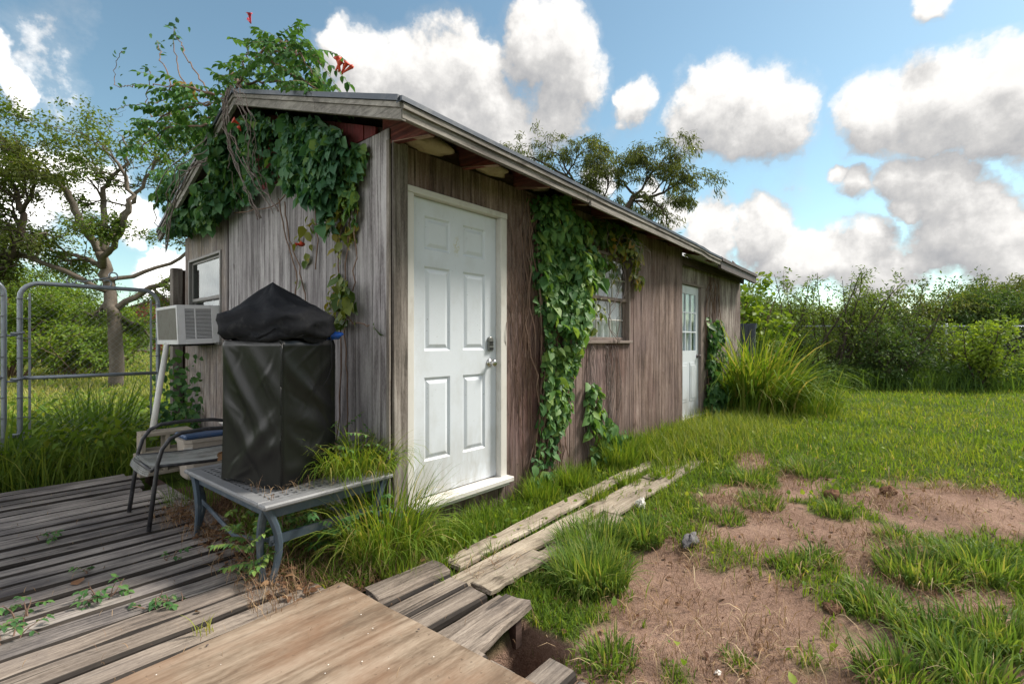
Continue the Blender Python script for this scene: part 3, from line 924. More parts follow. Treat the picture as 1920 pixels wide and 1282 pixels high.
# fascia along the eave: a thin upper strip on a wider board, in three lengths
def strip_along(x0, x1, dy, z_lo, z_hi, th, n=6):
    q = MB()
    for i in range(n + 1):
        xx = x0 + (x1 - x0) * i / n
        yy = eave_y(xx) - dy; zz = eave_z(xx)
        jz = random.uniform(-.002, .002)
        q.v += [(xx, yy, zz + z_lo + jz), (xx, yy, zz + z_hi + jz), (xx, yy + th, zz + z_hi + jz), (xx, yy + th, zz + z_lo + jz)]
    for i in range(n):
        b0, b1 = i * 4, i * 4 + 4
        for k in range(4):
            q.f.append((b0 + k, b0 + (k + 1) % 4, b1 + (k + 1) % 4, b1 + k))
    q.f += [(3, 2, 1, 0), (n * 4, n * 4 + 1, n * 4 + 2, n * 4 + 3)]
    return q
for x0, x1 in ((XR0, 1.72), (1.725, 3.9), (3.905, 5.7)):
    strip_along(x0, x1, .012, -.005, .042, .03).build('fascia_board', 'trim_grey_x', roof)
    strip_along(x0, x1, .026, .044, .074, .044).build('fascia_strip', 'trim_grey_x', roof)
strip_along(1.75, 4.4, .034, -.03, .012, .02).build('fascia_patch', 'trim_grey_x', roof)
strip_along(5.705, XR1, .016, -.06, .05, .05).build('eave_gutter', 'gutter_brown', roof)
strip_along(XR0 - .02, 5.7, .034, .077, .103, .05, 10).build('drip_edge', 'drip_metal', roof)
strip_along(5.705, XR1, .04, .052, .10, .05, 10).build('drip_edge', 'gutter_brown', roof)
# rake boards on the gable, both sides
for sgn in (0, 1):
    ye = -.466 if sgn == 0 else 2 * RID_Y + .466
    def pt(x, f, dz):
        return (x, ye + (RID_Y - ye) * f, EZ + (RID_Z - EZ) * f + dz)
    for nm, xf, th, a, b_, mt in (('rake_board', XR0 - .006, .03, -.015, .045, 'trim_grey'), ('rake_strip', XR0 - .018, .03, .047, .076, 'trim_grey'), ('drip_edge', XR0 - .03, .045, .079, .112, 'drip_metal')):
        for f0, f1 in ((0, .40), (.402, 1.0)):
            q = MB()
            vs = []
            for f in np.linspace(f0, f1, 4):
                vs += [pt(xf, f, a), pt(xf, f, b_), pt(xf + th, f, b_), pt(xf + th, f, a)]
            fs = []
            for i in range(3):
                for k in range(4):
                    fs.append((i * 4 + k, i * 4 + (k + 1) % 4, i * 4 + 4 + (k + 1) % 4, i * 4 + 4 + k))
            fs += [(3, 2, 1, 0), (12, 13, 14, 15)]
            q.add(vs, fs).build(nm, mt, roof)
# rafter tails under the eave, with blocking and insulation between
xs_r = [0.03] + [0.03 + .61 * k for k in range(1, 13)]
for k, xx in enumerate(xs_r):
    ye = eave_y(xx) + .022
    q = MB()
    prof = [(0.10, 2.537), (0.10, roof_z(.10) + .07), (ye, eave_z(xx) + .073), (ye, eave_z(xx) + .03), (ye + .05, eave_z(xx) + .02)]
    if xx > XM: prof = [(p[0], p[1] - .012) for p in prof]
    x0, x1 = xx - .019, xx + .019
    vs = [(x0, a, b_) for a, b_ in prof] + [(x1, a, b_) for a, b_ in prof]
    n = len(prof)
    q.add(vs, [tuple(range(n)), tuple(reversed(range(n, 2 * n)))] + [(i, (i + 1) % n, n + (i + 1) % n, n + i) for i in range(n)])
    q.build('rafter', 'red_rafter', roof)
    if k < 8:
        # pale cut batten on the underside of the tail
        v0 = Vector((xx, 0.0, 2.533)); v1 = Vector((xx, ye + .05, eave_z(xx) + .0185))
        MB().board(v0 + Vector((0, 0, -.003)), v1 + Vector((0, 0, -.003)), .042, .003, (0, 0, -1), ch=.0005).build('rafter_edge', 'rafter_pale', roof)
def lumpy(cx, cy, cz, sx, sy, sz, seed, n=14, m=9, amp=.25):
    r_ = np.random.default_rng(seed)
    q = MB(); vs = []
    ph = r_.uniform(0, 6, 6)
    for i in range(m + 1):
        th = PI * i / m
        for j in range(n):
            p = 2 * PI * j / n
            k = 1 + amp * (math.sin(3 * p + ph[0]) * math.sin(2 * th + ph[1]) + .6 * math.sin(5 * p + ph[2] + 3 * th) ) + r_.normal(0, amp * .25)
            vs.append((cx + sx * k * math.sin(th) * math.cos(p), cy + sy * k * math.sin(th) * math.sin(p), cz + sz * k * math.cos(th)))
    fs = [(i * n + j, i * n + (j + 1) % n, (i + 1) * n + (j + 1) % n, (i + 1) * n + j) for i in range(m) for j in range(n)]
    return q.add(vs, fs)
for k, (xa, xb, s_) in enumerate([(.07, .50, 1.0), (.68, 1.10, .8), (1.30, 1.62, .6)]):
    lumpy((xa + xb) / 2, -.02, 2.595, (xb - xa) / 2, .075 * s_ + .02, .055 * s_, 40 + k, amp=.16).build('insulation_batt', 'insulation', roof, smooth=True)
MB().box(0.05, XM, 0.03, 0.06, 2.537, 2.64).build('top_blocking', 'dark_board', roof)
# boxed soffit over the recessed end
strip_along(5.0, XR1 - .05, -.06, .055, .068, .25, 6).build('soffit', 'soffit_white', roof)
MB().board((XM + .02, .02, 2.40), (XE, .055, 2.40), .12, .03, (0, -1, 0), seg=3, wob=.002).build('header_board', 'dark_board', roof)

# ------------------------------------------------------------------ doors
def grid_slab(name, mat, parent, xc, zc, holes, yf, yb):
    # flat slab facing -Y with rectangular openings at the grid cells in holes
    q = MB()
    nx_, nz_ = len(xc), len(zc)
    vs = [(x_, yf, z_) for x_ in xc for z_ in zc] + [(x_, yb, z_) for x_ in xc for z_ in zc]
    N = nx_ * nz_
    id_ = lambda i, j, k: k * N + i * nz_ + j
    fs = []
    for i in range(nx_ - 1):
        for j in range(nz_ - 1):
            if (i, j) in holes: continue
            fs.append((id_(i, j, 0), id_(i + 1, j, 0), id_(i + 1, j + 1, 0), id_(i, j + 1, 0)))
            fs.append((id_(i, j + 1, 1), id_(i + 1, j + 1, 1), id_(i + 1, j, 1), id_(i, j, 1)))
            for di, dj, e in ((-1, 0, ((i, j), (i, j + 1))), (1, 0, ((i + 1, j), (i + 1, j + 1))), (0, -1, ((i, j), (i + 1, j))), (0, 1, ((i, j + 1), (i + 1, j + 1)))):
                a_, b2 = i + di, j + dj
                if not (0 <= a_ < nx_ - 1 and 0 <= b2 < nz_ - 1) or (a_, b2) in holes:
                    fs.append((id_(*e[0], 0), id_(*e[1], 0), id_(*e[1], 1), id_(*e[0], 1)))
    return q.add(vs, fs).build(name, mat, parent)

def raised_panel(parent, x0, x1, z0, z1, yf, mat):
    q = MB()
    rings = [(0.0, 0.0), (.012, .012), (.020, .012), (.042, .002), (.048, .001)]
    vs = []
    for ins, dp in rings:
        vs += [(x0 + ins, yf + dp, z0 + ins), (x1 - ins, yf + dp, z0 + ins), (x1 - ins, yf + dp, z1 - ins), (x0 + ins, yf + dp, z1 - ins)]
    fs = []
    for r_ in range(len(rings) - 1):
        for k in range(4):
            fs.append((r_ * 4 + k, r_ * 4 + (k + 1) % 4, r_ * 4 + 4 + (k + 1) % 4, r_ * 4 + 4 + k))
    e = (len(rings) - 1) * 4
    fs.append((e, e + 1, e + 2, e + 3))
    return q.add(vs, fs).build('panel', mat, parent)

DX0, DX1, DZ0, DZ1 = 0.182, 1.030, 0.180, 2.238
YF = 0.04
wd = DX1 - DX0; hd = DZ1 - DZ0
fx = [0, .145, .425, .575, .855, 1]
fz = [0, .118, .40, .49, .775, .833, .945, 1]
xc = [DX0 + wd * f for f in fx]; zc = [DZ0 + hd * f for f in fz]
holes = {(i, j) for i in (1, 3) for j in (1, 3, 5)}
door = grid_slab('door', 'door_white', shed, xc, zc, holes, YF, YF + .04)
door['label'] = 'white six panel front door with knob and keypad lock'
for i, j in sorted(holes):
    raised_panel(door, xc[i], xc[i + 1], zc[j], zc[j + 1], YF, 'door_white')
kn = MB().lathe((0.955, YF, 1.085), (0, -1, 0), [(0, .034), (.006, .034), (.012, .026), (.016, .014), (.030, .012), (.036, .020), (.046, .028), (.058, .028), (.066, .020), (.068, .010)], 20)
kn.build('knob', 'nickel', door, smooth=True)
kp = MB().cbox(.925, .985, YF - .022, YF, 1.178, 1.262, .008)
kp.lathe((.955, YF, 1.262), (0, -1, 0), [(0, .0295), (.018, .0295), (.022, .024)], 16)
kp.build('keypad_lock', 'keypad_grey', door)
kb = MB().box(.934, .979, YF - .0235, YF - .0225, 1.19, 1.206)
for i in range(3):
    for j in range(2):
        kb.cbox(.936 + i * .0155, .946 + i * .0155, YF - .026, YF - .022, 1.224 + j * .018, 1.236 + j * .018, .0015)
kb.build('keypad_button', 'keypad_black', door)
fr = MB().cbox(DOOR[0], DX0 - .002, -.012, .10, .10, 2.24, .004).build('door_frame', 'trim_white', shed)
MB().cbox(DX1 + .004, DOOR[1], -.012, .10, .10, 2.24, .004).build('jamb', 'trim_white', fr)
MB().cbox(DOOR[0] - .004, DOOR[1] + .004, -.014, .10, 2.242, DOOR[3], .004).build('head_trim', 'trim_white', fr)
MB().box(DX0 - .002, DX1 + .004, .082, .10, .17, 2.242).build('door_stop', 'dark_board', fr)
MB().cbox(DOOR[0] - .005, DOOR[1] + .02, -.075, .09, .132, .172, .006).cbox(DOOR[0], DOOR[1], -.04, .09, .10, .131, .004).build('threshold', 'trim_white', fr)

# second door: nine panes over two panels
E0, E1, G0, G1 = 4.985, 5.80, .14, 2.09
YF2 = RY + .03
w2 = E1 - E0; h2 = G1 - G0
gxs = [E0, E0 + .105]
pw = (w2 - .21 - 2 * .02) / 3
for k in range(3):
    gxs.append(gxs[-1] + pw)
    if k < 2: gxs.append(gxs[-1] + .02)
gxs.append(E1)
gz = [G0, G0 + .2, G0 + .82, G0 + .98]
ph_ = (h2 - .98 - .12 - .04) / 3
for k in range(3):
    gz.append(gz[-1] + ph_)
    if k < 2: gz.append(gz[-1] + .02)
gz.append(G1)
panes = {(i, j) for i in (1, 3, 5) for j in (3, 5, 7)}
d2 = grid_slab('door', 'door_white', shed, gxs, gz, panes, YF2, YF2 + .04)
d2['label'] = 'far white door with nine small panes over two panels'
for i, j in sorted(panes):
    MB().box(gxs[i], gxs[i + 1], YF2 + .012, YF2 + .018, gz[j], gz[j + 1]).build('pane', 'glass_clear', d2)
MB().box(gxs[1], gxs[-2], YF2 + .055, YF2 + .06, gz[3], gz[-2]).build('curtain', 'curtain', d2)
for xa, xb in ((E0 + .11, E0 + w2 / 2 - .04), (E0 + w2 / 2 + .04, E1 - .11)):
    q = MB().cbox(xa, xb, YF2 - .006, YF2, G0 + .22, G0 + .80, .005).cbox(xa + .04, xb - .04, YF2 - .012, YF2 - .006, G0 + .26, G0 + .76, .005)
    q.build('panel', 'door_white', d2)
MB().lathe((E1 - .06, YF2, 1.03), (0, -1, 0), [(0, .03), (.008, .03), (.014, .013), (.03, .013), (.04, .026), (.055, .026), (.062, .012)], 14).build('knob', 'gutter_brown', d2, smooth=True)
f2 = MB().cbox(E1 + .004, D2[1], RY - .015, RY + .09, .08, 2.095, .004).build('door_frame', 'sash_brown', shed)
MB().cbox(D2[0], E0 - .003, RY - .015, RY + .09, .08, 2.095, .004).build('jamb', 'sash_brown', f2)
MB().cbox(D2[0], D2[1], RY - .017, RY + .09, 2.097, D2[3], .004).build('head_trim', 'sash_brown', f2)
MB().cbox(D2[0], D2[1], RY - .05, RY + .09, .07, .135, .004).build('threshold', 'trim_white', f2)

# ------------------------------------------------------------------ windows
def window(axis, a0, a1, z0, z1, mid, label, cols, sash_mat, frame_mat, glass, back, back_split=None):
    # axis 'x': in the front wall (faces -Y), axis 'y': in the end wall (faces -X)
    def bx(q, u0, u1, d0, d1, c0, c1):
        return q.cbox(u0, u1, d0, d1, c0, c1, .003) if axis == 'x' else q.cbox(d0, d1, u0, u1, c0, c1, .003)
    q = MB()
    f = .03
    bx(q, a0, a0 + f, -.012, .09, z0, z1); bx(q, a1 - f, a1, -.012, .09, z0, z1)
    bx(q, a0 + f, a1 - f, -.012, .09, z1 - f, z1); bx(q, a0 - .015, a1 + .015, -.035, .09, z0, z0 + f)
    win = q.build('window', frame_mat, shed)
    win['label'] = label
    for nm, c0, c1, dp in (('upper_sash', mid, z1 - f, .02), ('lower_sash', z0 + f, mid + .02, .045)):
        s = MB()
        bx(s, a0 + f, a0 + f + .028, dp, dp + .025, c0, c1); bx(s, a1 - f - .028, a1 - f, dp, dp + .025, c0, c1)
        bx(s, a0 + f + .028, a1 - f - .028, dp, dp + .025, c0, c0 + .036); bx(s, a0 + f + .028, a1 - f - .028, dp, dp + .025, c1 - .03, c1)
        u0, u1 = a0 + f + .028, a1 - f - .028
        mt_ = MB()
        for k in range(1, cols):
            uu = u0 + (u1 - u0) * k / cols
            bx(mt_, uu - .006, uu + .006, dp + .004, dp + .022, c0 + .036, c1 - .03)
        cm = (c0 + c1) / 2
        if cols > 1:
            for k in range(cols):
                bx(mt_, u0 + (u1 - u0) * k / cols + .006, u0 + (u1 - u0) * (k + 1) / cols - .006, dp + .004, dp + .022, cm - .006, cm + .006)
        s.build(nm, sash_mat, win)
        if mt_.v: mt_.build('muntin', 'trim_white', win)
        g_ = MB()
        g_.box(u0, u1, dp + .012, dp + .014, c0 + .03, c1 - .025) if axis == 'x' else g_.box(dp + .012, dp + .014, u0, u1, c0 + .03, c1 - .025)
        g_.build('pane', glass, win)
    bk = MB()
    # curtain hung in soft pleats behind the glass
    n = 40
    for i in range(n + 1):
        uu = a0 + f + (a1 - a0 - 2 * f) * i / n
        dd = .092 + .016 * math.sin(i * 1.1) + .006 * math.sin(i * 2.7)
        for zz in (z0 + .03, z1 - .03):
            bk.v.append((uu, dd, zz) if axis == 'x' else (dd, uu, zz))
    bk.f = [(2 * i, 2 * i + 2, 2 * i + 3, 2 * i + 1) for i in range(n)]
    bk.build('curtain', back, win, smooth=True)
    return win
window('x', WIN[0], WIN[1], WIN[2], WIN[3], 1.70, 'front window half hidden by vines', 3, 'sash_brown', 'sash_brown', 'glass_clear', 'curtain')
window('y', EWIN[0], EWIN[1], EWIN[2], EWIN[3], 1.72, 'end window above the air conditioner', 1, 'alu_frame', 'alu_frame', 'glass', 'dark_void')

# ------------------------------------------------------------------ deck
deck = empty('deck', (0, 0, 0), 'old grey plank deck in front of the shed gable', 'deck')
mb = MB()
for xx in (-3.4, -2.4, -1.4, -0.62):
    mb.box(xx - .02, xx + .02, -3.0, 3.05, -.13, -0.005)
mb.box(-.17, -.13, -1.20, -.42, -.13, -.006)
mb.build('joist', 'dark_board', deck)
yy = 3.06
k = 0
while yy > -3.05:
    wv = random.choice((.138, .14, .142, .135))
    yc = yy - wv / 2
    if yc > -.28:
        xe = -0.70 + random.uniform(-.05, .05) - (.06 if yc > 2.3 else 0)
    elif yc > -.46:
        xe = -0.62
    elif yc > -1.2:
        xe = -0.11 + random.uniform(-.03, .03)
    elif yc > -1.40:
        xe = -0.46
    else:
        xe = -0.30 + random.uniform(-.03, .03) - max(0, -1.6 - yc) * .5
    gap = random.choice((.010, .014, .018, .024, .040 if k % 4 == 2 else .014))
    warm = yc < .14
    splits = [-4.6, xe] if random.random() < .6 else [-4.6, random.uniform(-2.6, -1.9), xe]
    for a, b_ in zip(splits[:-1], splits[1:]):
        z_ = .028 + random.uniform(-.003, .004)
        q = MB().board((a + .003, yc + random.uniform(-.003, .003), z_), (b_ - .003, yc + random.uniform(-.003, .003), z_ + random.uniform(-.003, .003)), wv, .034, (0, random.gauss(0, .035), 1), ch=.011, seg=8, wob=.003, side=.002, ragged=.006)
        o = q.build('deck_board', 'deck_wood_warm' if warm else 'deck_wood', deck)
        o.data.materials.append(MAT['deck_edge'])     # long edges coloured dark so the gaps read as dark lines
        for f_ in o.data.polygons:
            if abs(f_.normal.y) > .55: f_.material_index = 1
    yy -= wv + gap
    k += 1

# plywood sheet lying on the deck
M = Matrix.Translation((-0.552, -0.376, 0)) @ Matrix.Rotation(math.radians(3.4), 4, 'Z')
q = MB()
NXp, NYp = 10, 14
for i in range(NXp + 1):
    for j in range(NYp + 1):
        u = -1.22 * i / NXp; v_ = -1.86 * j / NYp
        e = .003 if i in (0, NXp) or j in (0, NYp) else 0
        z_ = .053 + .004 * math.sin(u * 3 + 1) * math.sin(v_ * 2.3) - e
        p = M @ Vector((u + random.uniform(-.003, .003) * (e > 0), v_ + random.uniform(-.003, .003) * (e > 0), z_))
        q.v.append(tuple(p))
n0 = len(q.v)
q.v += [(x_, y_, z_ - .014) for x_, y_, z_ in q.v]
vi = lambda i, j: i * (NYp + 1) + j
for i in range(NXp):
    for j in range(NYp):
        f_ = (vi(i, j), vi(i + 1, j), vi(i + 1, j + 1), vi(i, j + 1))
        q.f.append(f_); q.f.append(tuple(n0 + a for a in reversed(f_)))
for i in range(NXp):
    for j in (0, NYp):
        q.f.append((vi(i, j), vi(i + 1, j), n0 + vi(i + 1, j), n0 + vi(i, j)))
for j in range(NYp):
    for i in (0, NXp):
        q.f.append((vi(i, j), vi(i, j + 1), n0 + vi(i, j + 1), n0 + vi(i, j)))
ply = q.build('plywood_sheet', 'plywood')
q = MB()
for k in range(26):
    p_ = M @ Vector((random.uniform(-1.15, -.05), random.uniform(-1.3, -.05), .0575))
    q.lathe(p_, (0, 0, 1), [(0, random.uniform(.0012, .0032)), (.0008, .001)], 5)
q.build('paint_fleck', 'paper_white', ply)['kind'] = 'stuff'
q = None
for k, (a_, b_) in enumerate([(-.04, -.04), (-.04, -.62), (-.04, -1.2), (-.62, -.04), (-1.18, -.04), (-.62, -.62)]):
    p_ = M @ Vector((a_, b_, .0565))
    MB().lathe(p_, (0, 0, 1), [(0, .0055), (.0012, .005), (.0015, .002)], 8).build('screw', 'gutter_brown', ply)
tag(ply, 'tan plywood sheet lying flat on the deck in the foreground', 'plywood')

# walkway of loose planks along the front wall
walk = empty('plank_walkway', (0, 0, 0), 'bleached plank walkway running along the shed into the grass', 'walkway')
for (x0, x1, y0, y1, w_, z_) in [(.02, 1.55, -.555, -.47, .135, .004), (1.57, 3.9, -.468, -.44, .12, .014), (-.09, 2.3, -.735, -.655, .135, .000), (2.32, 5.4, -.652, -.60, .12, .008), (.42, 1.30, -.895, -.875, .14, .000), (1.32, 3.7, -.83, -.79, .12, .012),
                                 (-.09, .40, -.90, -.895, .14, .03)]:
    MB().board((x0, y0, z_), (x1, y1, z_ + .004 + .026 * (x1 > 3)), w_, .026, (0, 0, 1), ch=.007, seg=9, wob=.004, side=.003, ragged=.012).build('plank', 'walk_wood', walk)
MB().board((-.50, -.565, .044), (-.09, -.60, .046), .15, .04, (0, 0, 1), ch=.008, seg=4, wob=.003, side=.003, ragged=.01).build('plank', 'deck_wood_warm', walk)['label'] = 'short grey plank lying beside the plywood'
MB().board((-.52, -1.195, .044), (-.085, -1.135, .048), .15, .036, (0, 0, 1), ch=.008, seg=4, wob=.003, side=.003, ragged=.01).build('plank', 'deck_wood_warm', walk)['label'] = 'short plank with a broken end at the hole'

# loose grey plank along the table, at the deck end
lp = MB().board((-.70, 2.30, .045), (-.655, 1.0, .045), .11, .035, (0, 0, 1), ch=.006, seg=6, wob=.003, ragged=.006).build('loose_plank', 'deck_wood')
tag(lp, 'single grey plank lying crosswise beside the patio table', 'plank')

# ------------------------------------------------------------------ patio table
TA = math.radians(2.2)
tbl = empty('patio_table', (-.826, -.132, .03), 'low square grey cast metal patio table under the black cover', 'table', rz=TA)
TW, TL, TH = .78, 1.12, .41
q = MB()
rim = .075
q.cbox(0, TW, 0, rim, TH - .028, TH, .008).cbox(0, TW, TL - rim, TL, TH - .028, TH, .008)
q.cbox(0, rim, rim, TL - rim, TH - .028, TH, .008).cbox(TW - rim, TW, rim, TL - rim, TH - .028, TH, .008)
q.build('rim', 'table_top_metal', tbl)
q = MB()
for k in range(13):     # cast lattice filling the frame
    u = rim + (TW - 2 * rim) * (k + .5) / 13
    q.box(u - .011, u + .011, rim, TL - rim, TH - .018, TH - .006)
for k in range(19):
    v_ = rim + (TL - 2 * rim) * (k + .5) / 19
    q.box(rim, TW - rim, v_ - .011, v_ + .011, TH - .0195, TH - .0045)
q.build('lattice', 'table_top_metal', tbl)
q = MB()
q.box(.06, TW - .06, .05, .065, TH - .085, TH - .03).box(.06, TW - .06, TL - .065, TL - .05, TH - .085, TH - .03)
q.box(.05, .065, .05, TL - .05, TH - .085, TH - .03).box(TW - .065, TW - .05, .05, TL - .05, TH - .085, TH - .03)
q.build('apron', 'table_metal', tbl)
for cx, cy, sx, sy in ((0.035, .045, 1, 1), (TW - .035, .045, -1, 1), (.035, TL - .045, 1, -1), (TW - .035, TL - .045, -1, -1)):
    for (ax_, ay_) in ((1, 0), (0, 1)):
        pts = []
        for i in range(9):
            t_ = i / 8
            bow = .05 * math.sin(t_ * PI) + .02 * t_
            pts.append((cx + sx * (bow if ax_ else .0) + sx * .004 * ay_, cy + sy * (bow if ay_ else 0.0) + sy * .028 * ay_ * (1 if ax_ else 1), TH - .03 - (TH - .03) * t_))
        w_ = .032
        m_ = MB()
        for i, p in enumerate(pts):
            hw = w_ / 2 * (1.25 - .5 * i / 8)
            m_.v += [(p[0] - hw, p[1] - .011, p[2]), (p[0] + hw, p[1] - .011, p[2]), (p[0] + hw * .5, p[1] - .017, p[2]), (p[0] - hw * .5, p[1] - .017, p[2]), (p[0] + hw, p[1] + .011, p[2]), (p[0] - hw, p[1] + .011, p[2])]
        order = (0, 3, 2, 1, 4, 5)
        for i in range(8):
            for k in range(6):
                a_, b2 = order[k], order[(k + 1) % 6]
                m_.f.append((i * 6 + a_, i * 6 + b2, i * 6 + 6 + b2, i * 6 + 6 + a_))
        m_.f += [tuple(order), tuple(48 + o for o in reversed(order))]
        m_.build('leg', 'table_metal', tbl)
q = MB()
for cx, sx in ((.035, 1), (TW - .035, -1)):
    q.tube([(cx + sx * .05, TL / 2 + (TL / 2 - .06) * math.cos(PI * i / 12), .10 + .10 * abs(math.cos(PI * i / 12))) for i in range(13)], .012, 6)
q.box(.07, TW - .07, .085, .105, .17, .215)
q.build('stretcher', 'table_metal', tbl)

# ------------------------------------------------------------------ covered box on the table
CZ0, CZ1 = .448, 1.262
ca = Vector((.957, .29, 0)); cb = Vector((-.29, .957, 0))
C0 = Vector((-.648, .075, 0))
CA, CB = .40, .50
_cr = random.Random(12)
CREASE = [[(_cr.uniform(.02, .42), _cr.uniform(.5, 1.22), _cr.choice((-1, 1)) * _cr.uniform(.3, 2.2), _cr.uniform(.04, .11), _cr.choice((-1, 1, 1)) * _cr.uniform(.0008, .0026)) for _ in range(26)] for _s in range(2)]
def cover_fold(side, u, z):
    # outward displacement of the vinyl, metres; side 0 = right face (along ca), 1 = left face (along cb)
    d = 0
    if side == 0:
        for (u0, z0, sl_, wd_, a_) in ((.25, .93, -.75, .035, .016), (.20, .78, -.35, .045, .022), (.16, .62, -.95, .03, .013), (.24, .62, .5, .03, .010), (.10, .52, -.2, .03, .012), (.05, 1.1, -.9, .04, .010), (.30, 1.08, .9, .03, .008)):
            s_ = (z - z0) - sl_ * (u - u0)
            d += .55 * a_ * math.exp(-(s_ / wd_ / 1.5) ** 2) * math.exp(-((u - u0) / .13) ** 2)
    else:
        for (u0, z0, sl_, wd_, a_) in ((.12, 1.05, 1.1, .05, .018), (.28, .92, 1.3, .045, .020), (.40, .80, 1.0, .05, .022), (.2, .70, -.8, .04, .016), (.08, .66, -.5, .035, .014), (.42, 1.12, 1.6, .05, .014), (.3, .55, -1.2, .05, .012)):
            s_ = (z - z0) - sl_ * (u - u0)
            d += .5 * a_ * math.exp(-(s_ / wd_ / 1.5) ** 2) * math.exp(-((u - u0) / .16) ** 2)
    for (u0, z0, sl_, ln_, a_) in CREASE[side]:
        s_ = ((z - z0) - sl_ * (u - u0)) / math.sqrt(1 + sl_ * sl_)
        al = (u - u0) * math.sqrt(1 + sl_ * sl_)
        d += a_ * max(0, 1 - abs(s_) / .022) * math.exp(-(al / ln_) ** 2)
    d -= .012 * math.sin(min(1, (z - CZ0) / (CZ1 - CZ0)) * PI)
    return d
q = MB()
NU, NZ = 56, 110
per = []
def bevel_pt(e0, e1, s_):
    return e0
loop = []
for k in range(NU): loop.append((0, CA * k / NU))
for k in range(NU): loop.append((1, CB * k / NU))
for k in range(NU): loop.append((2, CA * k / NU))
for k in range(NU): loop.append((3, CB * k / NU))
for iz in range(NZ + 1):
    z = CZ0 + (CZ1 - CZ0) * iz / NZ
    for side, u in loop:
        if side == 0: p = C0 + ca * u; nn = -cb; L = CA; dd = cover_fold(0, u, z)
        elif side == 1: p = C0 + ca * CA + cb * u; nn = ca; L = CB; dd = .006 * math.sin(u * 9 + z * 7)
        elif side == 2: p = C0 + ca * (CA - u) + cb * CB; nn = cb; L = CA; dd = .006 * math.sin(u * 8 - z * 6)
        else: p = C0 + cb * (CB - u); nn = -ca; L = CB; dd = cover_fold(1, CB - u, z)
        # round the vertical corners
        rr = .022
        e = min(u, L - u)
        rnd_ = (rr - math.sqrt(max(0, rr * rr - (rr - e) ** 2))) * .6 if e < rr else 0
        fl = .010 * (1 - iz / NZ) ** 2
        top = -.012 * (max(0, iz - NZ + 4) / 4)
        hem = 0.012 * math.sin(u * 14 + side * 2) * max(0, 1 - iz / 10)
        p = p + nn * (dd * min(1, e / .04 + .25) - rnd_ + fl + top)
        q.v.append((p.x, p.y, z + hem))
n = len(loop)
for iz in range(NZ):
    for k in range(n):
        q.f.append((iz * n + k, iz * n + (k + 1) % n, (iz + 1) * n + (k + 1) % n, (iz + 1) * n + k))
q.f.append(tuple(NZ * n + k for k in range(n)))
cov = q.build('vinyl_cover', 'vinyl_black', None, smooth=True)
tag(cov, 'tall black vinyl cover fitted over a box on the patio table', 'cover')
q = MB()    # stitched corner seam and top seam
def cpt(a_, b2, z, o=.0):
    p = C0 + ca * a_ + cb * b2
    return (p.x - (ca.x + -cb.x) * 0 - o * .67, p.y - o * .75, z)
q.tube([cpt(0.0, 0.0, z, .004 + .010 * (1 - (z - CZ0) / .8) ** 2) for z in np.linspace(CZ0 + .02, CZ1 - .02, 14)], .0035, 5)
q.build('seam', 'vinyl_black', cov, smooth=True)

# folded black tarp on top of the box: a stack of crumpled folds rising to an off-centre peak
cc = C0 + ca * CA / 2 + cb * CB / 2
def tarp_layer(seed, z0, h, sx, sy, px_, py_, top=True, rot=0.0):
    r_ = np.random.default_rng(seed)
    q = MB()
    NA, NR = 72, 20
    ph = r_.uniform(0, 6.28, 8)
    vs = []
    def outline(a):
        c_, s_ = math.cos(a), math.sin(a)
        k = (abs(c_) ** 3.2 + abs(s_) ** 3.2) ** (-1 / 3.2)
        return k * (1 + .035 * math.sin(3 * a + ph[0]) + .03 * math.sin(5 * a + ph[1]) + .016 * math.sin(11 * a + ph[2]))
    prof = []
    for i in range(NR + 1):
        f = i / NR
        if f < .72:
            g_ = f / .72
            prof.append((g_, 0, 1))             # top surface from the centre out
        else:
            t_ = (f - .72) / .28
            prof.append((1 + .035 * math.sin(t_ * PI) - .10 * max(0, t_ - .6), t_, 0))
    for i, (rr, dn, tp) in enumerate(prof):
        for j in range(NA):
            a = 2 * PI * j / NA
            R_ = outline(a) * rr
            u, v_ = R_ * sx * math.cos(a), R_ * sy * math.sin(a)
            u2, v2 = u + px_ * (1 - min(1, rr)) , v_ + py_ * (1 - min(1, rr))
            ridge = (1 - min(1, rr)) 
            z = z0 + h * (.42 + .58 * ridge ** 1.15) - dn * h * .42
            fold = .012 * math.sin(4 * a + ph[3] + rr * 5) * rr + .008 * math.sin(9 * a + ph[4] - rr * 8) * rr + .005 * math.sin(23 * a + rr * 21 + ph[5]) * rr
            z += fold * (1 - dn * .5) + (0.010 * math.sin(7 * a + dn * 6 + ph[6]) if dn > 0 else 0)
            p = cc + ca * (u2 * math.cos(rot) - v2 * math.sin(rot)) + cb * (u2 * math.sin(rot) + v2 * math.cos(rot))
            out = .010 * math.sin(dn * PI * 3 + 5 * a) if dn > 0 else 0
            vs.append((p.x + out * math.cos(a), p.y + out * math.sin(a), z))
    fs = []
    for i in range(NR):
        for j in range(NA):
            fs.append((i * NA + j, (i + 1) * NA + j, (i + 1) * NA + (j + 1) % NA, i * NA + (j + 1) % NA))
    fs.append(tuple((NR) * NA + j for j in range(NA)))
    return q.add(vs, fs)
tp_ = tarp_layer(3, 1.275, .335, .245, .29, -.03, .03, rot=.1).build('folded_tarp', 'cloth_black', None, smooth=True)
tag(tp_, 'crumpled black cloth tarp folded to a peak on top of the vinyl cover', 'tarp')
tarp_layer(8, 1.258, .14, .215, .27, .0, .0, rot=-.12).build('lower_fold', 'cloth_black', tp_, smooth=True)
q = MB()
base = C0 + ca * .33 + cb * .0
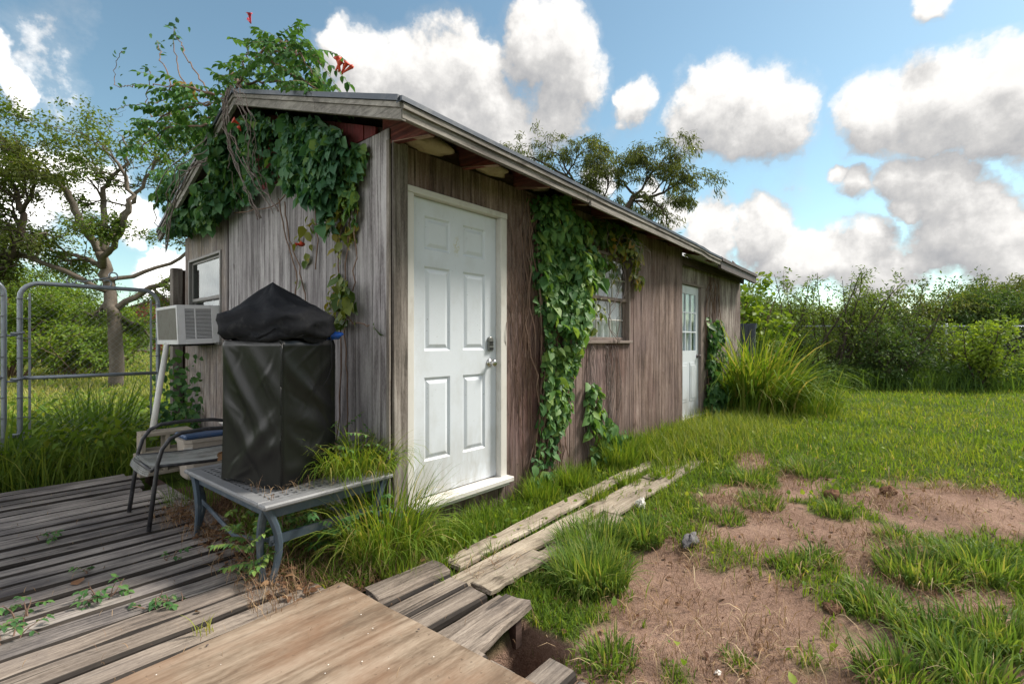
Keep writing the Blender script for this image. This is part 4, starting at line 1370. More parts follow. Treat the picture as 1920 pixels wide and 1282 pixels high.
q.tube([(base.x, base.y - .03, 1.30), (base.x + .0, base.y - .045, 1.22), (base.x + .004, base.y - .04, 1.1), (base.x - .02, base.y - .035, 1.03), (base.x - .05, base.y - .03, .985)], .0022, 5)
q.build('drawstring', 'cloth_black', tp_)
lb = C0 + ca * .40 + cb * .06
bl = lumpy(lb.x + .015, lb.y, 1.292, .055, .075, .026, 5, amp=.25).build('blue_sheet', 'blue_plastic', None, smooth=True)
tag(bl, 'scrap of bright blue plastic sticking out under the black tarp', 'plastic sheet')

# ------------------------------------------------------------------ air conditioner in the end window
ac = empty('air_conditioner', (-.0, 3.05, 1.24), 'white window air conditioner sticking out of the end wall', 'air conditioner')
AW, AD, AH = .76, .36, .395
tilt = Matrix.Rotation(math.radians(2.2), 4, 'Y') @ Matrix.Scale(1, 4)
ac.rotation_euler = (0, math.radians(-2.5), 0)
q = MB()
# casing open on the louvred side and the rear coil: built of panels
q.cbox(-AD, .05, .014, AW, AH - .012, AH, .003).cbox(-AD, .05, .014, AW, 0, .012, .003)
q.cbox(-AD, .05, AW - .012, AW, .012, AH - .012, .003)
q.cbox(-AD, -AD + .06, 0, .014, 0, AH, .004).cbox(-.065, .05, 0, .014, 0, AH, .004).cbox(-AD + .06, -.065, 0, .014, 0, .055, .003).cbox(-AD + .06, -.065, 0, .014, AH - .04, AH, .003)
q.cbox(-.218, -.205, 0, .014, .055, AH - .04, .003)
q.cbox(-AD - .012, -AD, 0, .03, 0, AH, .003).cbox(-AD - .012, -AD, AW - .03, AW, 0, AH, .003).cbox(-AD - .012, -AD, .03, AW - .03, 0, .045, .003).cbox(-AD - .012, -AD, .03, AW - .03, AH - .03, AH, .003)
q.build('casing', 'ac_white', ac)
q = MB()
NL = 22
for k in range(NL):
    z_ = .062 + (AH - .04 - .062) * k / (NL - 1)
    for xa, xb in ((-AD + .06, -.218), (-.205, -.065)):
        q.add([(xa, .001, z_), (xb, .001, z_), (xb, .012, z_ + .006), (xa, .012, z_ + .006), (xa, .001, z_ + .003), (xb, .001, z_ + .003), (xb, .012, z_ + .009), (xa, .012, z_ + .009)],
              [(0, 1, 2, 3), (7, 6, 5, 4), (0, 4, 5, 1), (1, 5, 6, 2), (2, 6, 7, 3), (3, 7, 4, 0)])
q.build('louver', 'ac_white', ac)
MB().box(-AD + .02, .03, .03, AW - .02, .02, AH - .02).build('core', 'dark_void', ac)
q = MB()
for k in range(60):
    y_ = .034 + (AW - .068) * k / 59
    q.box(-AD - .006, -AD + .02, y_ - .0022, y_ + .0022, .045, AH - .03)
for k in range(12):
    z_ = .06 + (AH - .11) * k / 11
    q.tube([(-AD - .0, .03, z_), (-AD - .0, AW - .03, z_)], .003, 5)
q.build('coil', 'ac_coil', ac)
MB().box(-AD + .05, .03, .05, AW - .03, -.02, -.001).build('bottom_tray', 'dark_void', ac)
pp = MB().tube([(-.63, 2.83, .43), (-.50, 3.15, .82), (-.368, 3.46, 1.222)], .026, 14).build('support_pipe', 'pvc', None, smooth=True)
tag(pp, 'white plastic pipe propping up the air conditioner from the concrete block', 'pipe')

# concrete blocks under the pipe
def cinder(name, x0, y0, z0, label, rz):
    o = empty(name, (x0, y0, z0), label, 'concrete block', 'stacked concrete blocks', rz)
    L_, W_, H_ = .40, .20, .195
    q = MB()
    q.cbox(0, L_, 0, W_, 0, .032, .004).cbox(0, L_, 0, W_, H_ - .032, H_, .004)
    q.cbox(0, .034, 0, W_, .032, H_ - .032, .003).cbox(L_ - .034, L_, 0, W_, .032, H_ - .032, .003).cbox(L_ / 2 - .017, L_ / 2 + .017, 0, W_, .032, H_ - .032, .003)
    q.build('block_body', 'concrete', o)
    return o
cinder('concrete_block', -.745, 2.735, .032, 'lower concrete block standing on the deck beside the chair', 0.04)
cinder('concrete_block', -.735, 2.725, .23, 'upper concrete block carrying the foot of the white pipe', -0.03)

# ------------------------------------------------------------------ patio chair (back to the wall, facing left)
ch = empty('patio_chair', (-.72, 1.47, .032), 'dark metal patio chair with a mesh sling seat beside the table', 'chair')
for sgn, nm in ((-1, 'near'), (1, 'far')):
    y_ = sgn * .255
    pts = [(-.285, y_ * 1.06, 0), (-.255, y_ * 1.03, .25), (-.235, y_, .42), (-.21, y_, .51), (-.165, y_, .575), (-.10, y_, .605), (.05, y_, .612), (.25, y_, .60), (.365, y_, .57)]
    MB().tube(pts, .0135, 10).build('arm', 'chair_metal', ch, smooth=True)
    MB().tube([(.40, y_, .95), (.37, y_, .70), (.34, y_, .45), (.36, y_ * 1.04, .2), (.41, y_ * 1.06, 0)], .0135, 10).build('back_leg', 'chair_metal', ch, smooth=True)
    MB().tube([(-.265, y_ * .93, .375), (-.24, y_ * .93, .40), (-.1, y_ * .93, .39), (.1, y_ * .93, .38), (.345, y_ * .93, .385)], .011, 8).build('seat_rail', 'chair_metal', ch, smooth=True)
for a_, b_ in (((-.262, -.24, .378), (-.262, .24, .378)), ((.345, -.24, .385), (.345, .24, .385)), ((.40, -.255, .95), (.40, .255, .95))):
    MB().tube([a_, b_], .012, 8).build('cross_bar', 'chair_metal', ch, smooth=True)
def sling(prof, half, mat, name, nv=34):
    q = MB()
    # woven mesh: strands both ways
    L_ = [0]
    P = [Vector((a, 0, b_)) for a, b_ in prof]
    for a, b_ in zip(P[:-1], P[1:]): L_.append(L_[-1] + (b_ - a).length)
    def at(s_):
        for i in range(len(P) - 1):
            if s_ <= L_[i + 1] + 1e-9:
                f = (s_ - L_[i]) / (L_[i + 1] - L_[i])
                return P[i].lerp(P[i + 1], f)
        return P[-1]
    T = L_[-1]
    nu = int(T / .0125)
    for k in range(nu + 1):
        p = at(T * k / nu)
        sag = lambda v_: -.018 * (1 - (v_ / half) ** 2)
        pts = [(p.x, v_, p.z + sag(v_)) for v_ in np.linspace(-half, half, 5)]
        for a, b_ in zip(pts[:-1], pts[1:]):
            q.add([(a[0] - .0045, a[1], a[2]), (a[0] + .0045, a[1], a[2] + .0005), (b_[0] + .0045, b_[1], b_[2] + .0005), (b_[0] - .0045, b_[1], b_[2])], [(0, 1, 2, 3)])
    for v_ in np.linspace(-half, half, nv):
        pts = [at(T * i / 14) for i in range(15)]
        sg = -.018 * (1 - (v_ / half) ** 2)
        for a, b_ in zip(pts[:-1], pts[1:]):
            q.add([(a.x, v_ - .0045, a.z + sg + .0016), (a.x, v_ + .0045, a.z + sg + .0016), (b_.x, v_ + .0045, b_.z + sg + .0016), (b_.x, v_ - .0045, b_.z + sg + .0016)], [(0, 1, 2, 3)])
    o = q.build(name, mat, ch)
    return o
sling([(-.285, .345), (-.278, .378), (-.25, .405), (-.1, .395), (.1, .385), (.34, .39)], .235, 'sling', 'seat')
sling([(.345, .45), (.365, .65), (.40, .94)], .235, 'sling', 'backrest')

# ------------------------------------------------------------------ cooler
co = empty('cooler', (-.30, 2.42, .036), 'tan picnic cooler with a dark blue lid behind the patio chair', 'cooler')
q = MB()
pr = [(0, .185, .125), (.02, .20, .138), (.325, .225, .158), (.33, .235, .168), (.36, .237, .170)]
vs = []; fs = []
NN = 24
for h_, a_, b_ in pr:
    for k in range(NN):
        t_ = 2 * PI * (k + .5) / NN
        c_, s_ = math.cos(t_), math.sin(t_)
        kk = (abs(c_) ** 5 + abs(s_) ** 5) ** (-1 / 5)
        vs.append((a_ * kk * c_, b_ * kk * s_, h_))
for i in range(len(pr) - 1):
    for k in range(NN):
        fs.append((i * NN + k, i * NN + (k + 1) % NN, (i + 1) * NN + (k + 1) % NN, (i + 1) * NN + k))
fs += [tuple(reversed(range(NN))), tuple((len(pr) - 1) * NN + k for k in range(NN))]
q.add(vs, fs).build('body', 'cooler_tan', co, smooth=False)
q = MB().cbox(-.222, .222, -.157, .157, .3605, .398, .012)
q.build('lid', 'cooler_blue', co)
q = MB()
for y_ in (-.182,):
    pts = [(.225, -.165, .31), (.222, -.172, .35), (.16, -.13, .435), (.12, -.06, .457), (.12, .06, .457), (.16, .13, .435), (.222, .172, .35), (.225, .165, .31)]
    q.tube(pts, [.02, .017, .013, .013, .013, .013, .017, .02], 8)
q.build('handle', 'cooler_handle', co, smooth=True)
MB().box(-.237, -.17, -.1735, -.1705, .26, .30).build('sticker', 'paper_white', co)

# ------------------------------------------------------------------ gate, post and far gate leaf
def gate(name, x0, x1, y, z0, z1, label, closed_r=True):
    o = empty(name, (x0, y, z0), label, 'gate', 'chain link gate leaves')
    W_, H_ = x1 - x0, z1 - z0
    r = .14
    pts = []
    for cx, cz, a0 in ((W_ - r, H_ - r, 0), (r, H_ - r, 90), (r, r, 180), (W_ - r, r, 270)):
        for k in range(7):
            a = math.radians(a0 + 90 * k / 6)
            pts.append((cx + r * math.cos(a), 0, cz + r * math.sin(a)))
    MB().tube(pts, .021, 10, closed=True).build('frame', 'galvanized', o, smooth=True)
    MB().tube([(.0, 0, H_ * .5), (W_, 0, H_ * .5)], .0175, 10).build('mid_rail', 'galvanized', o, smooth=True)
    for xx in (.065, W_ - .065):
        MB().box(xx - .009, xx + .009, -.004, .004, .12, H_ - .1).build('tension_bar', 'galvanized', o)
    q = MB()
    for k in range(9):
        z_ = .16 + (H_ - .32) * k / 8
        for xx in (.0, W_ - .0):
            q.tube([(xx - .03, -.024, z_), (xx, -.027, z_ + .006), (xx + .07 * (1 if xx < .1 else -1), -.012, z_)], .005, 5)
    q.build('tie_wire', 'wire', o)
    # chain-link fabric: zig-zag wires
    q = MB()
    p = .062
    ncol = int((W_ - .13) / p)
    a0_, b0_ = .065, .05
    nrow = int((H_ - .09) / p)
    for i in range(ncol + nrow):
        for sgn in (1, -1):
            x_s = a0_ + (i - nrow if sgn > 0 else i) * p
            zs, ze_ = b0_, b0_ + nrow * p
            # clip the diagonal to the frame
            xs_, xe_ = x_s, x_s + sgn * nrow * p
            t0, t1 = 0.0, 1.0
            lo, hi = a0_, a0_ + ncol * p
            dx = xe_ - xs_
            ta, tb = sorted(((lo - xs_) / dx, (hi - xs_) / dx))
            t0, t1 = max(t0, ta), min(t1, tb)
            if t1 - t0 < .02: continue
            off = .003 * sgn
            q.tube([(xs_ + dx * t0, off, zs + (ze_ - zs) * t0), (xs_ + dx * t1, off, zs + (ze_ - zs) * t1)], .0010, 3, cap=False)
    q.build('chain_link', 'wire', o)
    return o
g1 = gate('chain_link_gate', -1.425, -.345, 3.9, .0, 1.815, 'grey tubular chain link gate leaf with scroll top between deck and field')
q = MB()
H_ = 1.815
sc = []
for k in range(40):     # wrought scroll on the top bar
    t_ = k / 39
    sc.append((.40 + .26 * t_, 0, H_ + .04 + .05 * t_))
q.tube([(.36 + .035 * math.cos(a), 0, H_ + .05 + .03 * math.sin(a)) for a in np.linspace(2.2, 6.6, 14)] + [(.45, 0, H_ + .045), (.58, 0, H_ + .085), (.66, 0, H_ + .11)] + [(.69 + .035 * math.cos(a), 0, H_ + .13 + .035 * math.sin(a)) for a in np.linspace(3.6, -1.4, 14)], .007, 6)
q.tube([(.64 + .035 * math.cos(a), 0, H_ + .045 + .035 * math.sin(a)) for a in np.linspace(-2.4, 2.4, 14)], .007, 6)
q.build('scroll', 'galvanized', g1, smooth=True)
for z_ in (.9, 1.33, .38):
    q = MB()
    q.tube([(-.06, -.0, z_), (-.02, -.03, z_), (.03, -.03, z_ + .01)], .012, 6).tube([(-.11, 0, z_ - .02), (-.0, 0, z_ - .02)], .009, 6)
    q.build('latch', 'galvanized', g1, smooth=True)
gate('chain_link_gate', -2.62, -1.53, 3.9, .0, 1.835, 'second gate leaf cut off by the left edge of the photo')
post = MB().board((-.06, 4.30, -.1), (-.06, 4.30, 2.15), .115, .13, (-.25, -.97, 0), ch=.006, seg=4, wob=.002)
post.board((.055, 4.30, -.1), (.055, 4.30, 2.15), .10, .09, (-.1, -.99, 0), ch=.006, seg=4, wob=.002)
po = MB().board((-.055, 4.30, -.1), (-.055, 4.30, 2.145), .105, .12, (0, -1, 0), ch=.006, seg=4, wob=.002).build('gate_post', 'post_grey')
tag(po, 'square grey wooden gate post standing at the corner of the shed', 'post')
MB().board((.045, 4.315, -.1), (.045, 4.315, 2.13), .085, .05, (0, -1, 0), ch=.004, seg=4, wob=.002).build('side_board', 'post_dark', po)

# ------------------------------------------------------------------ far things: red barn, slate panel shed, fence
barn = empty('red_barn', (16.6, 69.7, 0), 'small red barn with white doors far beyond the gate', 'barn', rz=math.radians(-35))
q = MB()
bw, bd, bhh, br_ = 5.2, 9, 4.4, 2.0
nb = 26
for s_ in range(nb):
    x0 = -bw + 2 * bw * s_ / nb; x1 = -bw + 2 * bw * (s_ + 1) / nb - .03
    zt0 = bhh + br_ * (1 - abs(x0) / bw); zt1 = bhh + br_ * (1 - abs(x1) / bw)
    yj = -bd / 2 - .02 * (s_ % 2)
    q.add([(x0, yj, 0), (x1, yj, 0), (x1, yj, zt1), (x0, yj, zt0), (x0, yj + .06, 0), (x1, yj + .06, 0), (x1, yj + .06, zt1), (x0, yj + .06, zt0)], [(0, 1, 2, 3), (7, 6, 5, 4), (0, 4, 5, 1), (1, 5, 6, 2), (2, 6, 7, 3), (3, 7, 4, 0)])
q.box(-bw, bw, -bd / 2 + .07, bd / 2, 0, bhh)
q.build('wall', 'barn_red', barn)
q = MB()
for sgn in (-1, 1):
    q.add([(0, -bd / 2 - .3, bhh + br_ + .06), (sgn * (bw + .4), -bd / 2 - .3, bhh - .12), (sgn * (bw + .4), bd / 2 + .3, bhh - .12), (0, bd / 2 + .3, bhh + br_ + .06),
           (0, -bd / 2 - .3, bhh + br_ + .2), (sgn * (bw + .4), -bd / 2 - .3, bhh + .02), (sgn * (bw + .4), bd / 2 + .3, bhh + .02), (0, bd / 2 + .3, bhh + br_ + .2)],
          [(0, 1, 2, 3), (7, 6, 5, 4), (0, 4, 5, 1), (1, 5, 6, 2), (2, 6, 7, 3), (3, 7, 4, 0)])
q.build('roof', 'barn_roof', barn)
MB().box(-bw + .2, bw - .2, -bd / 2 - .12, -bd / 2 - .04, 2.75, 3.1).build('trim_band', 'barn_white', barn)
for x0, x1 in ((-2.6, -.8), (.6, 2.2), (3.2, 4.4)):
    MB().cbox(x0, x1, -bd / 2 - .13, -bd / 2 - .04, 0.2, 2.4, .03).build('door', 'barn_white', barn)

sp = MB()
for k in range(9):
    sp.box(9.62 + .012 * (k % 2), 9.65 + .012 * (k % 2), .30 + k * .075, .30 + k * .075 + .070, -.05, 1.62)
sp.box(9.67, 9.71, .29, .98, 1.55, 1.66)
sp_ = sp.build('metal_panel', 'slate_panel')
tag(sp_, 'dark slate blue metal panel standing behind the far corner of the shed', 'panel')

fence = empty('chain_link_fence', (13.2, 1.44, 0), 'chain link fence with a pipe top rail behind the shrubs on the right', 'fence')
fd = Vector((18.8 - 13.2, -4.98 - 1.44, 0)); fl = fd.length; fdn = fd / fl
fa, fb = -fdn * 0.5, fdn * 24
MB().tube([tuple(fa + Vector((0, 0, 1.70))), tuple(fb + Vector((0, 0, 1.70)))], .028, 8).build('top_rail', 'galvanized', fence, smooth=True)
for k in range(9):
    p = fdn * (k * 2.9)
    MB().tube([(p.x, p.y, -.1), (p.x, p.y, 1.74)], .03, 8).lathe((p.x, p.y, 1.74), (0, 0, 1), [(0, .035), (.02, .035), (.04, .02)], 8).build('post', 'galvanized', fence, smooth=True)
q = MB()
for i in range(-28, int(24 / .12)):
    for sgn in (1, -1):
        s0 = i * .12 + (0 if sgn > 0 else 1.62)
        a_ = fdn * max(-.5, min(24, s0)); e_ = fdn * max(-.5, min(24, s0 + sgn * 1.62))
        if (a_ - e_).length < 1.6: continue
        q.tube([(a_.x, a_.y, .06), (e_.x, e_.y, 1.68)], .0022, 3, cap=False)
q.build('chain_link', 'wire', fence)

# ------------------------------------------------------------------ small things on the ground
rk = lumpy(1.19, -1.47, .01, .09, .04, .035, 21, amp=.3).build('stone', 'rock', None, smooth=True)
tag(rk, 'pitted grey and white lump of stone at the edge of the dirt', 'stone')
for i, (x_, y_, s_, lb_) in enumerate([(3.05, -2.35, .07, 'larger dark clod on the straw mound at the edge of the lawn'), (2.72, -2.02, .07, 'small dark clod in the grass left of the straw mound'), (.93, -2.25, .045, 'small dark clod on the bare dirt in the middle foreground')]):
    o = lumpy(x_, y_, float(ground_h(np.array([x_]), np.array([y_]))[0]) + s_ * .25, s_, s_ * .8, s_ * .5, 60 + i, amp=.3).build('dirt_clod', 'clod', None, smooth=True)
    tag(o, lb_, 'clod', 'dark clods of earth')
sc_ = lumpy(-1.28, -.93, .060, .028, .014, .005, 77, amp=.2).build('orange_scrap', 'orange_scrap')
tag(sc_, 'tiny orange scrap on the plywood near the bottom edge', 'scrap')
for i, (x_, y_, lb_) in enumerate([(.13, -1.98, 'scrap of white paper on the dirt near the bottom edge'), (1.62, -.93, 'crumpled pale plastic bag at the end of the lowest plank')]):
    s_ = .014 if i == 0 else .04
    o = lumpy(x_, y_, float(ground_h(np.array([x_]), np.array([y_]))[0]) + .01 + .03 * i, s_, s_ * .7, s_ * (.4 + .5 * i), 90 + i, amp=.4).build('litter', 'paper_white', None, smooth=False)
    tag(o, lb_, 'litter')

# ================================================================== plants
def rdir(n, up=0.0):
    v = rng.normal(0, 1, (n, 3)); v[:, 2] += up
    return nrm(v)

# ---- climbing vines -------------------------------------------------
def poly_sample(poly, n):
    poly = np.array(poly)
    lo, hi = poly.min(0), poly.max(0)
    out = np.zeros((0, 2))
    while len(out) < n:
        p = rng.uniform(lo, hi, (n * 3, 2))
        out = np.concatenate([out, p[inpoly(p[:, 0], p[:, 1], poly)]])
    return out[:n]

def wall_leaves(poly, n, axis, off0, off1, size, clump=0.5, tint=(0.1, 0.8), hang=1.0):
    """leaf positions over a wall patch. axis 'x' = gable plane (u = y), 'y' = front plane (u = x)"""
    uv = poly_sample(poly, int(n * 2.2))
    d = fbm(uv[:, 0] * 4.2 + 5, uv[:, 1] * 4.2 + 2, 3)
    keep = rng.random(len(uv)) < np.clip((d - (.5 - .5 * (1 - clump))) * 4 + .4, 0.02, 1)
    uv = uv[keep][:n]
    m = len(uv)
    bulge = np.clip((fbm(uv[:, 0] * 3, uv[:, 1] * 3, 3) - .3) * 1.6, .05, 1)
    off = off0 + (off1 - off0) * bulge * rng.random(m) ** .6
    if axis == 'x':
        P = np.stack([-off, uv[:, 0], uv[:, 1]], -1); out = np.array([-1, 0, 0.])
        side = np.array([0, 1, 0.])
    else:
        P = np.stack([uv[:, 0], -off, uv[:, 1]], -1); out = np.array([0, -1, 0.])
        side = np.array([1, 0, 0.])
    nm = nrm(out[None] * 1.0 + np.array([0, 0, .65]) + rng.normal(0, .62, (m, 3)))
    ax = nrm(np.array([0, 0, -1.]) * hang + out[None] * .3 + side[None] * rng.normal(0, .95, (m, 1)) + rng.normal(0, .35, (m, 3)))
    sz = size * np.clip(rng.lognormal(-.1, .44, m), .35, 2.0)
    ti = np.where(rng.random(m) < .13, rng.uniform(.55, 1.0, m), rng.uniform(*tint, m)) * .75 + .25 * (tint[0] + (tint[1] - tint[0]) * fbm(uv[:, 0] * 2.3, uv[:, 1] * 2.3 + 4, 2))
    return P, ax, nm, sz, ti, off

_shared = {}
def put_leaves(parent, data, mat, n_single, width=1.05, name='leaf'):
    """the outermost leaves are objects of their own, the rest one foliage part"""
    P, ax, nm, sz, ti = data[:5]
    order = np.argsort(-(data[5] / (data[5].max() + 1e-6) + sz / sz.max())) if len(data) > 5 else np.argsort(-sz)
    single, rest = order[:n_single], order[n_single:]
    M = frames(ax, nm)
    for i in single:
        b_ = int(np.clip(ti[i] * 8, 0, 7))
        key = (mat, b_, round(width, 2))
        if key not in _shared:
            V0 = LEAF8_V * np.array([width, 1, 1])
            _shared[key] = npmesh('leaf', V0, LEAF8_F, mat, np.full(8, (b_ + .5) / 8))
        o = bpy.data.objects.new(name, _shared[key])
        COL.objects.link(o)
        o.parent = parent
        R_ = Matrix([list(M[i][0]) , list(M[i][1]), list(M[i][2])]).to_4x4()
        o.matrix_local = Matrix.Translation(P[i]) @ R_ @ Matrix.Scale(float(sz[i]), 4)
    if len(rest):
        s = Soup(); s.add(*leaves(P[rest], ax[rest], nm[rest], sz[rest], ti[rest], 8, width))
        s.build('foliage', mat, parent, 'stuff')

def wiggle(pts, amp, n=5):
    """smooth polyline through pts with small wander"""
    P = [Vector(p) for p in pts]
    out = []
    for i in range(len(P) - 1):
        p0 = P[max(i - 1, 0)]; p1 = P[i]; p2 = P[i + 1]; p3 = P[min(i + 2, len(P) - 1)]
        for k in range(n):
            t_ = k / n
            q = .5 * ((2 * p1) + (p2 - p0) * t_ + (2 * p0 - 5 * p1 + 4 * p2 - p3) * t_ ** 2 + (3 * p1 - p0 - 3 * p2 + p3) * t_ ** 3)
            out.append(q + Vector((random.gauss(0, amp), random.gauss(0, amp), random.gauss(0, amp))) * (0 if (i == 0 and k == 0) else 1))
    out.append(P[-1])
    return out

def cat(*ds):
    return tuple(np.concatenate([d[i] for d in ds]) for i in range(len(ds[0])))

def pinnate(path, spacing, rlen, lsize, pairs, droop=.5, tint=(.2, .8)):
    """compound leaves along a stem: returns leaf arrays and the rachis polylines"""
    P, A, N, Z, T, rach = [], [], [], [], [], []
    acc_ = 0
    path = [Vector(p) for p in path]
    k = 0
    for a, b_ in zip(path[:-1], path[1:]):
        acc_ += (b_ - a).length
        while acc_ > spacing:
            acc_ -= spacing
            k += 1
            base = a.lerp(b_, random.random())
            dr = (b_ - a).normalized()
            sd = dr.cross(Vector((random.gauss(0, .4), random.gauss(0, .4), 1))).normalized() * (1 if k % 2 else -1)
            rd = (sd * 1.0 + dr * .4 + Vector((random.gauss(0, .3), random.gauss(0, .3), random.uniform(-.1, .5)))).normalized()
            L = rlen * random.uniform(.7, 1.2)
            pts = [base]
            for i in range(6):
                rd = (rd + Vector((0, 0, -droop * .22))).normalized()
                pts.append(pts[-1] + rd * L / 6)
            rach.append(pts)
            upv = Vector((0, 0, 1))
            for i in range(pairs):
                f = (i + 1) / pairs * 5.6
                ii = int(min(5, f)); p = pts[ii].lerp(pts[ii + 1], f - ii)
                d_ = (pts[ii + 1] - pts[ii]).normalized()
                s_ = d_.cross(upv).normalized()
                for sg in (-1, 1):
                    P.append(p); A.append(s_ * sg + d_ * .5 + Vector((0, 0, -.35 - droop * .4)) + Vector((random.gauss(0, .15),) * 3))
                    N.append(Vector((0, 0, 1)) + s_ * sg * .35 + Vector((random.gauss(0, .2), random.gauss(0, .2), 0)))
                    Z.append(lsize * random.uniform(.7, 1.15)); T.append(random.uniform(*tint))
            P.append(pts[-1]); A.append(pts[-1] - pts[-2]); N.append(Vector((0, 0, 1))); Z.append(lsize * 1.1); T.append(random.uniform(*tint))
    A = nrm(np.array([tuple(v) for v in A]) + 1e-6)
    return (np.array([tuple(v) for v in P]), A, np.array([tuple(v) for v in N]), np.array(Z), np.array(T)), rach

def flower(parent, base, dirv, mat, n, L=.075):
    """trumpet flowers: a narrow tube flaring to a lobed mouth"""
    for k in range(n):
        d_ = (Vector(dirv) + Vector((random.gauss(0, .35), random.gauss(0, .35), random.gauss(0, .35)))).normalized()
        opened = k % 2 == 0
        l_ = L * random.uniform(.8, 1.1)
        prof = [(0, .005), (.25 * l_, .0065), (.6 * l_, .010), (.85 * l_, .014), (l_, .027 if opened else .008)]
        b_ = Vector(base) + Vector((random.gauss(0, .012), random.gauss(0, .012), random.gauss(0, .012)))
        MB().lathe(b_, d_, prof, 10).build('flower', mat, parent, smooth=True)

# 1. vine over the gable
gv = empty('trumpet_vine', (0, 0, 0), 'big dark green trumpet vine smothering the gable and roof peak', 'vine')
GP = [(2.18, 3.32), (1.6, 3.14), (0.95, 2.88), (0.50, 2.70), (0.30, 2.58), (0.32, 2.38), (0.60, 2.30), (1.05, 2.46), (1.38, 2.58), (2.0, 2.55), (2.75, 2.50), (3.9, 2.50), (4.4, 2.75), (4.0, 3.1), (3.3, 3.28), (2.60, 3.40)]
GP2 = [(1.9, 3.16), (0.95, 2.86), (0.45, 2.66), (0.42, 2.42), (0.62, 2.22), (0.95, 2.34), (1.3, 2.62)]
GP3 = [(2.3, 3.25), (2.15, 2.70), (2.9, 2.42), (3.9, 2.50), (4.5, 2.75), (4.1, 3.2), (3.2, 3.5), (2.5, 3.6)]
GP4 = [(0.40, 2.62), (0.24, 2.58), (0.26, 2.3), (0.36, 2.05), (0.50, 2.3)]
GP5 = [(0.52, 2.45), (0.60, 1.95), (0.72, 2.2), (0.95, 2.42)]
da = cat(wall_leaves(GP, 3100, 'x', .05, .32, .060, .55, (.02, .55)), wall_leaves(GP2, 2200, 'x', .10, .34, .063, .8, (.02, .5)), wall_leaves(GP3, 2600, 'x', .05, .50, .072, .8, (.10, .75)),
         wall_leaves([(2.0, 3.34), (1.4, 3.12), (0.7, 2.84), (.42, 2.70), (.45, 2.58), (.9, 2.66), (1.7, 2.95)], 900, 'x', .05, .24, .066, .9, (.02, .5)), wall_leaves(GP4, 160, 'x', .03, .15, .075, .6, (.3, .95)), wall_leaves(GP5, 170, 'x', .03, .2, .075, .9, (.02, .5)))
put_leaves(gv, da, 'vine_leaf', 300)
q = MB()
for k in range(5):
    o = random.uniform(-.05, .05)
    q.tube(wiggle([(-.30, 1.88 + o, 3.42), (-.33, 1.87 + o, 3.25), (-.31, 1.86 + o * 2, 3.05), (-.26, 1.78 + o * 3, 2.8), (-.2, 1.6 + o * 5, 2.55), (-.12, 1.45 + o * 7, 2.3)], .008), .004 + .004 * random.random(), 6)
for k in range(6):
    o = random.uniform(-.3, .3)
    q.tube(wiggle([(-.36, 1.7 + o * .5, 3.3), (-.42, 1.45 + o, 3.05), (-.40, 1.35 + o, 2.8), (-.34, 1.5 + o, 2.62), (-.2, 1.6 + o, 2.45)], .012), .0028, 5)
for k in range(6):
    o = random.uniform(-.4, .4)
    q.tube(wiggle([(-.40, 2.1, 2.9 + o * .3), (-.5, 2.6 + o, 2.8 + o * .2), (-.42, 3.3 + o, 2.6), (-.25, 4.0, 2.35 + o * .2)], .015), .0045, 5)
q.build('stem', 'stem_grey', gv, smooth=True)
q = MB()
for pts in ([(-.05, 1.40, 2.4), (-.03, 1.36, 2.1), (-.025, 1.18, 1.8), (-.02, 1.1, 1.55)], [(-.05, 1.52, 2.45), (-.03, 1.42, 2.1), (-.03, 1.22, 1.75), (-.03, 1.28, 1.55)], [(-.05, .95, 2.5), (-.03, .88, 2.1), (-.03, .92, 1.8)], [(-.05, 2.5, 2.5), (-.03, 1.7, 2.42), (-.03, 1.2, 2.55)]):
    q.tube(wiggle(pts, .006), .0055, 5)
q.build('stem', 'stem_brown', gv, smooth=True)
md = wall_leaves([(1.3, 2.2), (1.25, 1.75), (1.0, 1.7), (.95, 2.25)], 22, 'x', .02, .08, .065, .9, (.2, .95))
put_leaves(gv, md, 'vine_leaf_yellow', 22)
# branches standing up above the roof, with compound leaves
sprays = [[(-.25, 1.95, 3.40), (-.22, 1.70, 3.50), (-.2, 1.35, 3.52), (-.2, 1.0, 3.42), (-.2, .78, 3.28), (-.2, .62, 3.10)],
          [(-.22, 1.95, 3.42), (-.2, 1.88, 3.58), (-.2, 1.80, 3.70), (-.2, 1.72, 3.78)],
          [(-.20, 1.6, 3.52), (-.2, 1.40, 3.60), (-.2, 1.2, 3.56), (-.2, 1.0, 3.48)],
          [(-.2, 1.9, 3.45), (-.2, 2.05, 3.60), (-.2, 2.15, 3.68), (-.2, 2.2, 3.74)],
          [(-.2, 1.1, 3.42), (-.2, .85, 3.40), (-.2, .70, 3.32), (-.2, .50, 3.12)],
          [(-.2, 1.3, 3.45), (-.15, 1.05, 3.28), (-.12, .8, 3.12), (-.12, .62, 2.98)],
          [(-.2, 1.8, 3.45), (-.1, 1.55, 3.42), (-.05, 1.3, 3.32), (0, 1.1, 3.22)],
          [(-.35, 2.1, 3.40), (-.5, 2.5, 3.55), (-.55, 2.9, 3.62)], [(-.35, 2.2, 3.35), (-.5, 2.7, 3.4), (-.6, 3.2, 3.3)], [(-.35, 2.3, 3.2), (-.5, 3.0, 3.3), (-.55, 3.6, 3.25)]]
q = MB(); dd = []; rr_ = []
for pts in sprays:
    pw_ = wiggle(pts, .008, 6)
    q.tube(pw_, list(np.linspace(.012, .004, len(pw_))), 6)
    d_, rc = pinnate(pw_, .055, .22, .062, 5, .6, (.12, .62))
    dd.append(d_); rr_ += rc
q.build('branch', 'stem_brown', gv, smooth=True)
q = MB()
for r_ in rr_: q.tube(r_, .0018, 3, cap=False)
q.build('rachis', 'stem_brown', gv)
